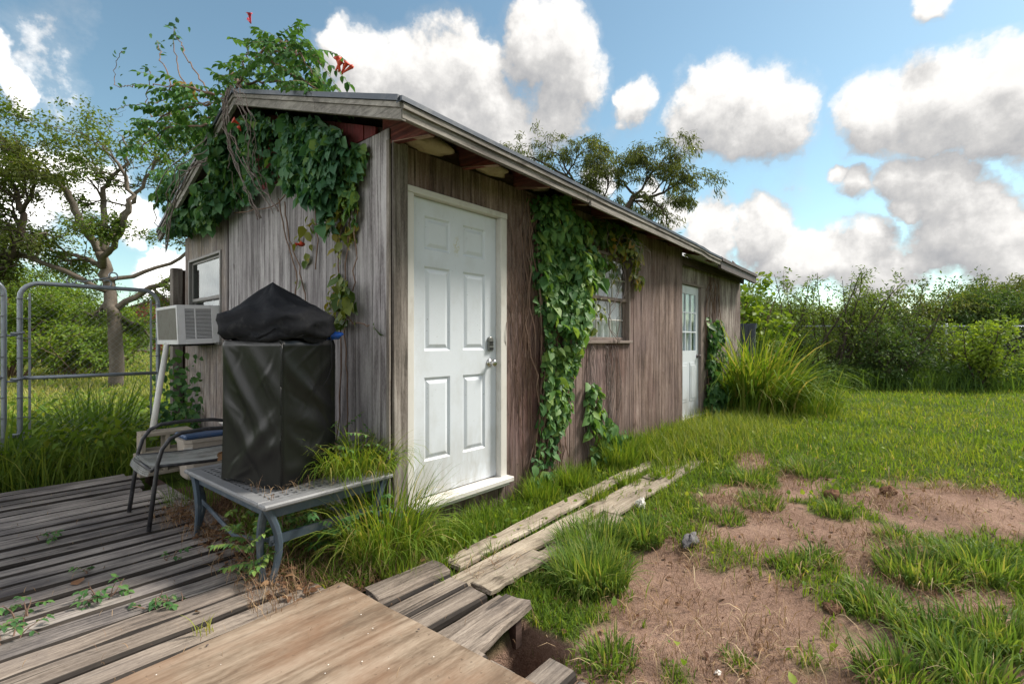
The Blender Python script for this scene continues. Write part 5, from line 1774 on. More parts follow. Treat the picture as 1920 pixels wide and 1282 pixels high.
put_leaves(gv, cat(*dd), 'vine_leaf_green', 0, .95)
# bare tendrils reaching out to the left
q = MB(); tl = []
for pts in ([(-.22, 2.06, 3.42), (-.22, 2.6, 3.62), (-.22, 3.4, 3.98), (-.22, 4.46, 4.34), (-.22, 5.5, 4.7), (-.22, 6.3, 4.98), (-.22, 6.85, 5.2), (-.22, 6.85, 5.5), (-.22, 6.45, 5.55)],
            [(-.22, 2.06, 3.38), (-.22, 3.42, 3.89), (-.22, 4.70, 4.21), (-.22, 5.8, 4.55), (-.22, 7.0, 4.85)],
            [(-.2, 2.06, 3.41), (-.2, 3.07, 3.68), (-.2, 4.0, 3.85), (-.2, 4.9, 4.12), (-.2, 5.15, 4.38), (-.2, 4.9, 4.6), (-.2, 4.98, 4.75)],
            [(-.2, 2.5, 3.5), (-.2, 3.2, 4.1), (-.2, 3.6, 4.5), (-.2, 3.85, 4.75)], [(-.2, 4.0, 4.2), (-.2, 4.35, 4.6), (-.2, 4.6, 4.95)], [(-.2, 3.4, 3.95), (-.2, 3.8, 4.4), (-.2, 3.9, 4.85)],
            [(-.2, 2.06, 3.3), (-.2, 3.0, 3.5), (-.2, 3.9, 3.75), (-.2, 4.2, 3.6)]):
    w_ = wiggle(pts, .012, 7)
    q.tube(w_, list(np.linspace(.0085, .004, len(w_))), 5)
    tl += [w_[-1], w_[int(len(w_) * .7)], w_[int(len(w_) * .85)], w_[-2]]
q.build('tendril', 'stem_brown', gv, smooth=True)
tp = np.array([tuple(p) for p in tl for _ in range(2)]); m_ = len(tp)
put_leaves(gv, (tp + rng.normal(0, .04, tp.shape), rdir(m_, -.5), rdir(m_, .5), rng.uniform(.045, .085, m_), rng.uniform(.0, .3, m_)), 'vine_leaf', m_)
put_leaves(gv, (np.array([(-.3, 3.05, 3.85), (-.3, 2.95, 3.82), (-.3, 3.1, 3.80)]), rdir(3, -1), np.tile([-1, -.4, .4], (3, 1)), np.full(3, .14), np.full(3, .97)), 'vine_leaf_yellow', 3)
flower(gv, (-.2, 1.74, 3.95), (0, .5, .6), 'flower_pink', 2)
flower(gv, (-.2, .26, 2.98), (0, -.4, .9), 'flower_red', 6)
flower(gv, (-.10, 1.02, 2.00), (-.5, -.3, -.2), 'flower_red', 3, .032)
flower(gv, (-.42, 1.35, 2.86), (-.5, -.3, .3), 'flower_red', 2, .045)

# 2. thin yellowing vine near the corner on the gable wall
yv = empty('yellow_vine', (0, 0, 0), 'thin yellowing vine hanging down the gable wall near the corner', 'vine')
q = MB()
for pts in ([(-.02, .50, .45), (-.03, .46, 1.0), (-.03, .50, 1.5), (-.03, .45, 2.0), (-.04, .40, 2.5)], [(-.02, .62, .45), (-.03, .55, 1.2), (-.03, .58, 1.8), (-.04, .48, 2.35)], [(-.03, .40, 2.4), (-.03, .36, 2.0), (-.03, .40, 1.6)], [(-.03, .5, 1.45), (-.05, .35, 1.38), (-.06, .15, 1.36)]):
    q.tube(wiggle(pts, .006), .005, 5)
q.build('stem', 'stem_brown', yv, smooth=True)
ya = cat(wall_leaves([(.66, 2.2), (.36, 2.4), (.30, 2.1), (.45, 1.9), (.6, 2.0)], 90, 'x', .02, .12, .06, .6, (.25, 1.0)), wall_leaves([(.75, 1.9), (.5, 2.0), (.52, 1.4), (.75, 1.45)], 45, 'x', .02, .10, .055, .6, (.3, 1.0)),
         wall_leaves([(.62, 1.75), (.35, 1.70), (.30, 1.36), (.6, 1.33)], 110, 'x', .03, .16, .06, .5, (.1, .7)), wall_leaves([(.4, 1.40), (.12, 1.38), (.12, 1.33), (.4, 1.33)], 18, 'x', .03, .12, .05, 1, (.1, .6)))
put_leaves(yv, ya, 'vine_leaf_yellow', 263)

# 3. ivy column on the front wall
iv = empty('ivy_column', (0, 0, 0), 'thick column of glossy green vine climbing the front wall between door and window', 'vine')
IP = [(1.36, 2.47), (1.80, 2.58), (2.20, 2.36), (2.42, 2.10), (2.30, 1.68), (2.24, 1.26), (2.02, 0.85), (1.88, 0.47), (1.66, 0.15), (1.40, 0.18), (1.48, 0.71), (1.54, 1.21), (1.40, 1.97)]
IPt = [(1.40, 2.50), (1.85, 2.58), (2.2, 2.38), (2.40, 2.1), (2.26, 1.6), (2.05, 1.3), (1.62, 1.4), (1.45, 1.95)]
IPl = [(1.55, 1.2), (2.2, 1.25), (2.0, .85), (1.86, .45), (1.6, .5)]
ia = cat(wall_leaves(IP, 1600, 'y', .02, .13, .056, .6, (.05, .7)), wall_leaves(IPt, 1800, 'y', .06, .28, .062, .7, (.15, .98)), wall_leaves(IPl, 700, 'y', .03, .18, .056, .6, (.4, 1.0)),
         wall_leaves([(2.1, 2.1), (2.6, 2.15), (2.55, 1.95), (2.15, 1.7)], 90, 'y', .05, .25, .09, .8, (.2, .9)), wall_leaves([(1.35, .12), (1.8, .12), (1.75, -.05), (1.3, -.05)], 90, 'y', .05, .25, .07, .8, (.1, .6)))
put_leaves(iv, ia, 'vine_leaf_green', 300, 1.15)
q = MB()
for k in range(16):
    x0 = random.uniform(1.45, 1.9)
    q.tube(wiggle([(x0 + random.gauss(0, .1), -.02, .05), (x0 + .05, -.035, .7), (x0 + random.gauss(0, .1), -.03, 1.4), (x0 - .1 + random.gauss(0, .1), -.035, 2.1), (x0 - .1, -.03, 2.5)], .012), random.uniform(.003, .008), 5)
for k in range(42):   # dry bare runners fanning over the siding beside the door
    x0 = random.uniform(1.15, 1.45)
    z1 = random.uniform(1.7, 2.45)
    q.tube(wiggle([(x0 + random.gauss(0, .05), -.012, z1), (x0 + random.gauss(0, .06), -.018, z1 - random.uniform(.2, .4)), (x0 + random.gauss(0, .08), -.014, z1 - random.uniform(.5, .9)), (x0 + random.gauss(.02, .06), -.012, z1 - random.uniform(1.0, 1.7))], .006, 4), random.uniform(.0012, .0032), 4, cap=False)
q.build('stem', 'stem_brown', iv, smooth=True)

# 4. straggly vine over the window top
wv_ = empty('window_vine', (0, 0, 0), 'straggly yellowing vine hanging over the top of the front window', 'vine')
wa = cat(wall_leaves([(2.2, 2.5), (3.2, 2.5), (3.35, 2.25), (3.05, 2.2), (2.7, 2.28), (2.2, 2.25)], 330, 'y', .03, .3, .075, .6, (.02, .5)), wall_leaves([(2.6, 2.4), (3.35, 2.42), (3.42, 1.95), (3.22, 1.80), (3.05, 2.12), (2.7, 2.18)], 240, 'y', .06, .28, .065, .55, (.3, 1.0)),
         wall_leaves([(2.25, 2.2), (2.9, 2.2), (2.8, 1.9), (2.3, 1.8)], 60, 'y', .04, .16, .065, .5, (.2, .9)), wall_leaves([(2.25, 1.75), (2.6, 1.7), (2.45, 1.35), (2.25, 1.3)], 50, 'y', .04, .14, .06, .6, (.2, .8)))
put_leaves(wv_, wa, 'vine_leaf_yellow', 300)
q = MB()
for k in range(5):
    x0 = random.uniform(2.5, 3.25)
    q.tube(wiggle([(2.85 + random.gauss(0, .04), -.05, 1.24), (2.82 + random.gauss(0, .05), -.04, 1.5), (x0, -.05, 1.85), (x0 + random.gauss(0, .1), -.08, 2.2), (x0 + random.gauss(0, .1), -.12, 2.45)], .012), random.uniform(.002, .0045), 5)
for k in range(6):
    x0 = random.uniform(2.5, 3.0)
    q.tube(wiggle([(2.9 + random.gauss(0, .06), -.05, 2.42), (x0 + .3, -.22, 2.3), (x0 + .45, -.2, 2.1), (x0 + .42, -.12, 1.9)], .014), .0022, 4)
for k in range(18):
    x0 = random.uniform(2.35, 2.95)
    q.tube(wiggle([(x0, -.01, 1.22), (x0 + random.gauss(0, .05), -.022, .9), (x0 + random.gauss(0, .07), -.02, .5), (x0 + random.gauss(0, .05), -.015, .1)], .008), random.uniform(.002, .005), 4)
q.build('stem', 'stem_grey', wv_, smooth=True)

# 5. small vine low under the window, 6. dark vine beside the far door
lv = empty('low_vine', (0, 0, 0), 'small bright green vine climbing low on the siding under the window', 'vine')
la = cat(wall_leaves([(2.28, .85), (2.48, .82), (2.66, .42), (2.95, .12), (2.3, .08)], 380, 'y', .02, .20, .07, .7, (.25, .95)), wall_leaves([(2.25, .3), (3.0, .3), (3.1, 0), (2.2, 0)], 150, 'y', .05, .35, .065, .8, (.1, .7)))
put_leaves(lv, la, 'vine_leaf_green', 290, 1.0)
q = MB()
for k in range(6):
    q.tube(wiggle([(2.5 + random.gauss(0, .1), -.03, .0), (2.45 + random.gauss(0, .06), -.03, .4), (2.4 + random.gauss(0, .05), -.03, .8)], .01), .004, 4)
q.build('stem', 'stem_brown', lv, smooth=True)
dv_ = empty('dark_vine', (0, RY, 0), 'dark green vine beside the far door at the shed corner', 'vine')
da2 = cat(wall_leaves([(6.0, 1.65), (6.4, 1.65), (6.6, .9), (6.8, .1), (5.9, .1), (6.0, .9)], 1000, 'y', .02, .22, .085, .8, (.02, .6)), wall_leaves([(5.8, .45), (6.7, .6), (6.8, 0), (5.75, 0)], 300, 'y', .1, .5, .085, .9, (.02, .5)))
put_leaves(dv_, da2, 'vine_leaf_green', 200)
q = MB()
for k in range(10):
    x0 = random.uniform(6.05, 6.5)
    q.tube(wiggle([(x0, -.03, .0), (x0 + random.gauss(0, .08), -.02, .8), (x0 + random.gauss(0, .1), -.02, 1.5), (x0 + random.gauss(0, .1), -.02, 2.3)], .015), .006, 4)
q.build('stem', 'stem_brown', dv_, smooth=True)

# leaves climbing the gate post
pv = empty('post_vine', (0, 0, 0), 'leafy vine on the foot of the grey gate post', 'vine')
n = 420
P = np.stack([rng.uniform(-.35, .12, n), rng.uniform(3.55, 4.15, n), rng.gamma(2, .24, n)], -1)
P = P[P[:, 2] < 1.15]; n = len(P)
put_leaves(pv, (P, rdir(n, -.6), nrm(np.array([-.6, -.9, .7]) + rng.normal(0, .4, (n, 3))), rng.uniform(.06, .11, n), rng.uniform(.05, .7, n)), 'vine_leaf_green', 90)

# ---- trees and shrubs ------------------------------------------------
def grow(mb, P, D, L, r, lvl, prm, twigs):
    nseg = prm.get('seg', 4)
    pts = [P]; d = D.normalized()
    for i in range(nseg):
        d = (d + Vector((random.gauss(0, prm['wig']), random.gauss(0, prm['wig']), random.gauss(0, prm['wig']) + prm['up'][min(lvl, len(prm['up']) - 1)])) ).normalized()
        pts.append(pts[-1] + d * L / nseg)
    mb.tube(pts, list(np.linspace(r, r * .45, len(pts))), 6 if r > .03 else (4 if r > .012 else 3), cap=False)
    if lvl >= prm['levels']:
        twigs.append(pts)
        return
    if lvl == prm['levels'] - 1: twigs.append(pts[2:])
    nch = prm['n'][min(lvl, len(prm['n']) - 1)]
    for k in range(nch):
        t_ = random.uniform(.25, 1.0) if k < nch - 1 else 1.0
        f = t_ * nseg; i = min(nseg - 1, int(f))
        p = pts[i].lerp(pts[i + 1], f - i)
        dd_ = (pts[i + 1] - pts[i]).normalized()
        side = Vector((random.gauss(0, 1), random.gauss(0, 1), random.gauss(0, .7))).normalized()
        nd = (dd_ * prm['fwd'] + side * prm['spread']).normalized()
        grow(mb, p, nd, L * prm['shrink'] * random.uniform(.7, 1.25), max(.004, r * .5), lvl + 1, prm, twigs)

def leaf_twigs(twigs, per, size, spread, tint, droop=0.3, width=1.0, keep=1.0):
    P = []; A = []
    for pts in twigs:
        if random.random() > keep: continue
        a = np.array([tuple(p) for p in pts])
        m = per
        f = rng.random(m) * (len(a) - 1); i = f.astype(int)
        P.append(a[i] + (a[i + 1] - a[i]) * (f - i)[:, None] + rng.normal(0, spread, (m, 3)))
        A.append(np.repeat((a[-1] - a[0])[None], m, 0))
    P = np.concatenate(P); A = nrm(np.concatenate(A)); n = len(P)
    ax = nrm(A * .6 + rng.normal(0, .6, (n, 3)) + np.array([0, 0, -droop]))
    nm = nrm(np.array([0, 0, 1.]) + rng.normal(0, .55, (n, 3)))
    cl = fbm(P[:, 0] * 1.1 + P[:, 2], P[:, 1] * 1.1 + P[:, 2] * .8, 2)
    ti = np.clip(tint[0] + (tint[1] - tint[0]) * (.55 * cl + .45 * rng.random(n)), 0, 1)
    return leaves(P, ax, nm, size * rng.uniform(.65, 1.3, n), ti, 4, width)

def tree(name, label, cat_, base, limbs, prm, leafmat_, barkmat, per, lsize, spread, tint, droop=.3, width=1.0, rz=0.0, keep=1.0, group=None, radii=(.2, .05), nsub=7, sublen=1.6, clean=0.0, lscale=1.0):
    o = empty(name, base, label, cat_, group, rz)
    mb = MB(); tw = []
    for li, item in enumerate(limbs):
        pts, r0, r1 = item[:3]
        ns = item[3] if len(item) > 3 else nsub
        w_ = wiggle(pts, .03, 5); r0 *= lscale; r1 *= lscale
        mb.tube(w_, list(np.linspace(r0, r1, len(w_))), 9)
        for k in range(ns):
            t_ = random.uniform(clean, 1) if k else 1.0
            f = t_ * (len(w_) - 1); i = min(len(w_) - 2, int(f))
            p = w_[i].lerp(w_[i + 1], f - i); d_ = (w_[i + 1] - w_[i]).normalized()
            sd = Vector((random.gauss(0, 1), random.gauss(0, 1), random.gauss(.25, .8))).normalized()
            grow(mb, p, d_ * .7 + sd * .9, sublen * random.uniform(.6, 1.2), max(.012, (r0 + (r1 - r0) * t_) * .55), 1, prm, tw)
    mb.build('trunk', barkmat, o, smooth=True)
    s = Soup(); s.add(*leaf_twigs(tw, per, lsize, spread, tint, droop, width, keep))
    s.build('crown', leafmat_, o)
    return o

RZ = AZ - PI / 2     # trees seen broadside: local x runs across the view
u_ = lambda pts, sx, cx: [((a - cx) / sx, d_, 1.25 + (641 - b_) / sx) for a, b_, d_ in pts]
PRM = dict(levels=3, n=[4, 5, 4], wig=.24, up=[.0, -.01, -.03], fwd=.7, spread=.95, shrink=.55)
pb = PRM
tree('spreading_tree', 'large gnarled spreading tree with bare grey limbs beyond the chain link gate', 'tree', (1.135, 15.334, 0),
     [([(.11, 0, -.1), (.07, .0, 1.7), (-.0, 0, 2.6), (-.23, .1, 3.45), (-.31, 0, 4.36)], .27, .20, 3),
      ([(-.31, 0, 4.36), (-.62, -.3, 5.29), (-.85, -.4, 6.2), (-1.47, -.6, 6.68), (-2.24, -.5, 6.68), (-3.0, -.4, 7.3)], .17, .05),
      ([(-.31, 0, 4.30), (-.55, .4, 5.75), (-.60, .5, 6.8), (-.1, .6, 7.6), (-.2, .6, 8.5)], .15, .03, 6),
      ([(-.31, 0, 3.9), (.39, -.5, 4.36), (1.0, -.8, 5.13), (1.24, -.9, 5.9), (1.0, -1.0, 6.85), (.6, -1.0, 7.4)], .14, .04, 6),
      ([(-.31, 0, 4.36), (-.08, .3, 5.44), (.23, .4, 6.2), (.75, .5, 7.45), (.9, .5, 7.95)], .14, .03, 6),
      ([(.0, 0, 2.5), (.85, .4, 3.28), (1.62, .6, 3.74), (2.3, .8, 3.9), (2.8, .8, 4.4)], .15, .05, 8),
      ([(-.31, 0, 3.9), (-1.3, .5, 4.36), (-2.24, .9, 4.5), (-3.17, 1, 5.0)], .13, .04, 8),
      ([(-.15, 0, 3.1), (-1.6, -.6, 4.05), (-2.5, -.9, 3.9), (-3.4, -1, 4.2)], .13, .04, 8),
      ([(-.2, 0, 3.4), (.9, 1.0, 4.2), (1.6, 1.6, 5.2), (2.1, 1.8, 6.0)], .11, .03, 7)],
     PRM, 'tree_leaf', 'bark', 34, .10, .12, (.05, .9), .3, 1.0, RZ, keep=.48, sublen=1.15, clean=.08, lscale=.66).scale = (1.05, 1.05, .88)
tree('left_tree', 'dark limbed tree at the left edge behind the gate', 'tree', (-1.75, 17.0, 0),
     [([(-.6, 0, -.1), (-.2, 0, 2.2), (.9, .1, 3.6), (1.45, .2, 4.9), (1.35, .2, 5.8), (1.15, .2, 6.5), (.6, .2, 7.2)], .24, .05, 9),
      ([(1.4, .2, 5.0), (1.0, .4, 5.6), (.5, .5, 5.9), (0, .6, 6.8)], .10, .03, 7), ([(1.4, .2, 5.5), (1.9, 0, 6.2), (2.0, -.2, 6.9), (1.7, -.2, 7.6)], .10, .03, 7), ([(.5, 0, 3.2), (.0, .4, 4.2), (-.8, .5, 5.0)], .12, .04, 8)],
     PRM, 'tree_leaf_olive', 'bark_dark', 34, .10, .12, (.15, .95), .3, 1.0, RZ, keep=.36, sublen=1.1, clean=.1, lscale=.6).scale = (1, 1, .86)
CY = dict(levels=3, n=[4, 5, 4], wig=.20, up=[.02, -.05, -.12], fwd=.8, spread=.8, shrink=.52)
tree('cypress_tree', 'feathery drooping cypress rising behind the shed roof', 'tree', (13.985, 6.652, 0),
     [([(.7, 0, -.1), (.7, 0, 3.0), (.7, 0, 6.0), (1.0, 0, 7.05), (1.2, 0, 7.33)], .24, .12, 3),
      ([(1.2, 0, 7.33), (2.2, .3, 7.53), (3.0, .4, 8.0), (3.45, .4, 7.85)], .10, .02, 8), ([(1.2, 0, 7.13), (2.0, -.3, 6.93), (2.25, -.4, 6.2), (2.2, -.4, 5.3)], .08, .02, 7),
      ([(1.2, 0, 7.33), (.8, .3, 8.03), (.4, .3, 8.5)], .08, .02, 7), ([(1.2, 0, 7.3), (1.8, -.2, 8.2), (2.3, -.2, 8.85)], .08, .02, 7), ([(1.9, .2, 7.5), (2.6, .2, 8.3), (2.95, .2, 8.75)], .05, .02, 6),
      ([(.7, 0, 3.5), (-.2, .4, 5.0), (-.7, .4, 7.2), (-1.0, .4, 8.0), (-1.8, .4, 8.6), (-2.4, .4, 9.0), (-3.2, .4, 9.15)], .16, .03, 10),
      ([(-.95, .4, 7.9), (-1.6, .2, 9.0), (-2.0, .2, 9.4)], .06, .02, 6), ([(-1.3, .4, 8.3), (-.9, .3, 9.1), (-.7, .3, 9.25)], .05, .02, 5), ([(-.7, .4, 7.2), (-1.4, .6, 7.5), (-1.7, .6, 7.3)], .06, .02, 5), ([(-.4, .4, 6.5), (.2, .2, 7.6), (.2, .2, 8.2)], .06, .02, 6)],
     CY, 'tree_leaf_olive', 'bark_dark', 17, .17, .08, (.1, .95), .9, .34, RZ, keep=.6, sublen=1.0, clean=.15, lscale=.7).scale = (1, 1, .91)

def shrub(name, label, base, h, spread_r, nst, leafm, per, lsize, tint, group, bark='stem_brown', droop=.3, width=1.0, levels=2, keep=1.0, low=.15, lspread=.10):
    o = empty(name, base, label, 'shrub' if h < 3.3 else 'tree', group)
    mb = MB(); tw = []
    h *= .86
    prm = dict(levels=levels, n=[4, 4, 3], wig=.16, up=[.12, .08, .02], fwd=.8, spread=.75, shrink=.5)
    for k in range(nst):
        a = random.uniform(0, 2 * PI); t_ = random.uniform(.0, .55)
        d_ = Vector((math.cos(a) * t_ * spread_r / h * 2, math.sin(a) * t_ * spread_r / h * 2, 1))
        b_ = Vector((math.cos(a), math.sin(a), 0)) * random.uniform(0, .25) * spread_r
        L = h * random.uniform(.6, .98)
        pts = [b_]
        dd_ = d_.normalized()
        for i in range(7):
            dd_ = (dd_ + Vector((random.gauss(0, .10), random.gauss(0, .10), .03))).normalized()
            pts.append(pts[-1] + dd_ * L / 7)
        mb.tube(pts, list(np.linspace(.012 + .008 * h, .006, 8)), 5, cap=False)
        tw.append(pts[4:])
        for j in range(7):
            f = random.uniform(low, 1) * 6.9; i = int(f)
            p = pts[i].lerp(pts[i + 1], f - i)
            sd = Vector((random.gauss(0, 1), random.gauss(0, 1), random.uniform(-.1, .8))).normalized()
            grow(mb, p, sd + Vector((0, 0, .35)), spread_r * random.uniform(.35, .75) * (1.15 - .6 * f / 7), .009, 1, dict(prm, seg=3), tw)
    mb.build('stem', bark, o)
    s = Soup(); s.add(*leaf_twigs(tw, per, lsize, lspread, tint, droop, width, keep))
    s.build('foliage', leafm, o)
    return o

GR = 'shrubs and young trees along the right hand fence'
shrub('young_tree', 'bright yellow green large leaved young tree right behind the far end of the shed', (10.9, .95, 0), 3.75, 1.3, 9, 'bush_bright', 11, .14, (.1, .95), None, levels=2, width=1.3)
shrub('young_tree', 'leafy green young tree between the bright one and the tall spindly shrubs', (14.2, 1.3, 0), 3.7, 1.2, 8, 'shrub_leaf', 11, .11, (.1, .9), GR)
for (x_, y_, h, sr, ns, lm, per, ls, tt, lb, wd_) in [
    (13.0, -.05, 3.95, 1.0, 9, 'shrub_leaf', 11, .10, (.0, .75), 'tallest thin dark twigged shrub tree left of the fence line', .6),
    (13.6, -.62, 3.75, 1.05, 9, 'shrub_leaf', 11, .10, (.1, .9), 'airy upright shrub second from the left along the fence', .7),
    (14.4, -1.25, 3.65, 1.1, 9, 'shrub_leaf', 12, .10, (.15, .95), 'bushy fresh green shrub in the middle of the fence line', .8),
    (14.9, -1.80, 3.5, 1.0, 8, 'shrub_dark', 12, .10, (.1, 1.0), 'olive tall shrub just right of the middle of the fence line', .8),
    (15.2, -2.35, 3.0, 1.0, 8, 'shrub_leaf', 11, .10, (.1, .9), 'medium shrub leaning over the fence rail', .8),
    (13.3, -1.75, 1.85, .85, 8, 'shrub_dark', 16, .09, (.0, .6), 'low dark dense shrub in front of the fence', .9),
    (14.4, -3.45, 2.05, .75, 7, 'bush_bright', 12, .11, (.1, .8), 'light green young leafy shrub standing in front of the pipe rail', .9),
    (15.6, -3.0, 1.7, 1.0, 8, 'shrub_leaf', 13, .09, (.2, 1.0), 'round low pale green shrub behind the pipe rail', .9),
    (16.9, -4.9, 1.9, 1.1, 8, 'shrub_leaf', 12, .10, (.1, .9), 'low shrub at the right edge of the photo by the fence', .9),
    (12.3, .35, 2.0, .9, 8, 'shrub_dark', 14, .10, (.0, .8), 'dark green bush beside the slate blue panel', .9),
]:
    shrub('fence_shrub', lb, (x_, y_, .05), h, sr, ns, lm, int(per * (.55 if h > 2.5 else .72)), ls, (tt[0] + .1, 1.0), GR, width=wd_, bark='bark_dark')
WL = dict(levels=3, n=[4, 4, 4], wig=.18, up=[.1, .0, -.12], fwd=.8, spread=.7, shrink=.55)
def round_tree(label, base, h, r, seed, leafm, tint, lsize, per, droop, group, name='far_tree'):
    random.seed(seed)
    limbs = [([(0, 0, -.2), (.05, 0, h * .25), (.0, .1, h * .5)], .03 * h, .018 * h, 2)]
    for k in range(8):
        a = 2 * PI * k / 8 + random.uniform(-.3, .3); rr = r * random.uniform(.45, .75)
        zt = h * random.uniform(.62, .93)
        limbs.append(([(0, .05, h * random.uniform(.18, .45)), (rr * .5 * math.cos(a), rr * .5 * math.sin(a), zt * .75), (rr * math.cos(a), rr * math.sin(a), zt)], .012 * h, .004 * h, 7))
    return tree(name, label, 'tree', base, limbs, WL, leafm, 'bark_dark', per, lsize, .16, tint, droop, .7, 0, group=group, sublen=r * .55, clean=.2)
GT = 'trees in the distance behind the right hand fence'
round_tree('pale willow like tree left of the far right trees', (25.6, -2.4, 0), 2.7, 1.6, 31, 'tree_leaf_olive', (.3, 1.0), .16, 9, .7, GT)
round_tree('middle rounded tree of the far right group', (27.0, -3.9, 0), 2.6, 1.8, 32, 'shrub_leaf', (.1, .8), .16, 9, .7, GT)
round_tree('broad dark rounded tree at the right edge of the photo', (26.5, -5.3, 0), 2.7, 1.9, 33, 'shrub_dark', (.2, 1.0), .17, 9, .6, GT)
round_tree('tallest tree peeping over the far right group', (30.5, -5.2, 0), 3.6, 1.8, 34, 'tree_leaf_olive', (.1, .9), .17, 8, .6, GT)
round_tree('soft willow like tree behind the middle of the shrub line', (24.5, -.2, 0), 2.6, 1.7, 35, 'tree_leaf_olive', (.3, 1.0), .16, 9, .7, GT)
round_tree('tree behind the young trees by the shed end', (22.0, 2.6, 0), 2.6, 1.6, 36, 'shrub_leaf', (.2, .9), .16, 8, .6, GT)
GLF = 'trees in the distance beyond the field on the left'
for i, (a_, b_, h_, r_, lm_, lb_) in enumerate([(-2.0, 32.0, 4.6, 2.6, 'tree_leaf', 'dark rounded tree far beyond the left end of the gate'), (1.2, 33.0, 4.2, 2.6, 'shrub_leaf', 'rounded tree in the distance behind the big trunk'), (-5.2, 31.0, 4.4, 2.6, 'shrub_leaf', 'far tree beyond the left edge of the photo')]):
    round_tree(lb_, (a_, b_, 0), h_, r_, 50 + i, lm_, (.1, .9), .17, 11, .3, GLF)
random.seed(99)
GL = 'bright bushes in the field beyond the gate'
for (x_, y_, h, sr, lb, lm) in [
    (-1.35, 12.4, 2.7, 1.3, 'tall yellow green bush at the left edge behind the gate', 'bush_bright'), (-.55, 13.3, 2.75, 1.4, 'dense bright green bush left of the big tree trunk', 'bush_bright'), (.55, 13.0, 2.3, 1.3, 'lower bright bush in front of the big tree trunk', 'bush_bright'),
    (2.5, 11.9, .9, 1.0, 'low leafy bush near the right gate post', 'shrub_leaf'),
    (.2, 10.2, 1.2, 1.2, 'nearest low bush in the middle of the gate opening', 'bush_bright'), (-1.7, 9.8, 1.5, 1.1, 'bright bush behind the second gate leaf', 'bush_bright'), (.3, 17.5, 2.6, 1.7, 'dark bush behind the big tree trunk', 'shrub_dark')]:
    shrub('field_bush', lb, (x_ * 1.5 + 1.5 * (y_ - 9) / 6 + .6, y_ + 10.0, .0), h * 1.55, sr * 1.45, 11, lm, 15, .13, (.1, 1.0), GL, low=.05, levels=2)

# far-off woods along the horizon, one mass
s = Soup(); m_ = 26000
a = AZ + rng.uniform(-2.2, 2.2, m_); d_ = rng.uniform(95, 125, m_)
top = 3.0 + 5.0 * fbm(a * 9, a * 0 + 2, 4)
P = np.stack([CAM[0] + np.cos(a) * d_, CAM[1] + np.sin(a) * d_, top * rng.random(m_) ** .8], -1)
s.add(*leaves(P, rdir(m_), rdir(m_, .8), rng.uniform(.7, 1.5, m_), np.clip(fbm(a * 40, P[:, 2] * .5, 3) * 1.1 - .1 + rng.normal(0, .1, m_), 0, 1), 4, 1.6))
tag(s.build('far_woods', 'shrub_leaf'), kind='stuff')

# ---- grasses ---------------------------------------------------------
def blocked(x, y):
    b_ = (x > -.03) & (x < XE) & (y > -.04 + .12 * (x > XM)) & (y < YR + .1)
    b_ |= (x < -.68) & (y > -.45) & (y < 3.12)                       # deck
    b_ |= (x < -.62) & (y > -.5) & (y < -.2)
    b_ |= (x < -.06) & (y > -1.21) & (y <= -.40)                      # board ends
    b_ |= (x < -.40) & (y > -1.45) & (y <= -1.2)
    b_ |= (x > HOLE[0] - .02) & (x < HOLE[1] + .02) & (y > HOLE[2] - .02) & (y < HOLE[3] + .02)
    b_ |= (x < -.22) & (y > -3.2) & (y <= -1.4) & (x < -.30 + np.minimum(0, (1.6 + y)) * .5 + .05)
    return b_
def onplank(x, y):
    k = np.zeros(len(x), bool)
    for x0, x1, y0, y1, hw in [(0, 1.57, -.555, -.47, .075), (1.55, 3.9, -.468, -.44, .07), (-.1, 2.3, -.735, -.655, .075), (2.3, 5.4, -.652, -.6, .07), (.4, 1.3, -.895, -.875, .075), (1.3, 3.7, -.83, -.79, .07)]:
        yc = y0 + (y1 - y0) * (x - x0) / (x1 - x0)
        k |= (x > x0) & (x < x1) & (np.abs(y - yc) < hw)
    return k
def polar(n, dmin, dmax, amin=-64, amax=64):
    a = AZ + np.radians(rng.uniform(amin, amax, n))
    d_ = dmin * (dmax / dmin) ** rng.random(n)
    return CAM[0] + np.cos(a) * d_, CAM[1] + np.sin(a) * d_, d_
def ground_blades(x, y, d_, h, w_, tint, bend, segs=3):
    z = ground_h(x, y) - .01
    n = len(x)
    return blades(np.stack([x, y, z], -1), h, w_, rng.uniform(0, 2 * PI, n), bend, tint, segs)

# lawn on the shed side
s = Soup()
x, y, d_ = polar(210000, 1.2, 34, -64, 30)
dm = dirtmask(x, y)
ok = ~blocked(x, y) & (rng.random(len(x)) > dm * 1.06 - .34 * sstep(.56, .68, fbm(x * 4.5 + 60, y * 4.5, 3))) & ((y < 2.0) | (x > 8)) & ~(onplank(x, y) & (rng.random(len(x)) < np.where(x < 1.5, .97, .80 - .2 * np.clip(x - 2, 0, 2))))
near_board = (x < .5) & (y > -1.05) & (y < -.35)
ok &= ~(near_board & (rng.random(len(x)) < .55))
x, y, d_ = x[ok], y[ok], d_[ok]
n = len(x)
patch = fbm(x * 2.1 + 20, y * 2.1, 4)
far = sstep(3, 9, d_)
h = (.03 + .085 * patch * rng.uniform(.5, 1.5, n)) * (1 + .45 * far) * (1 + 1.0 * sstep(-.55, -.05, y) * (x < 4.7))
w_ = (.0034 + .0013 * d_ * .8) * rng.uniform(.7, 1.3, n)
ti = np.clip(.37 + .46 * fbm(x * 1.1, y * 1.1 + 7, 4) + rng.normal(0, .12, n) + .10 * far, 0, .86)
dry = rng.random(n) < .035
ti[dry] = rng.uniform(.93, 1, dry.sum())
s.add(*ground_blades(x, y, d_, h, w_, ti, rng.uniform(.3, 1.5, n), 3))
tag(s.build('lawn_grass', 'grass_blade'), kind='stuff')

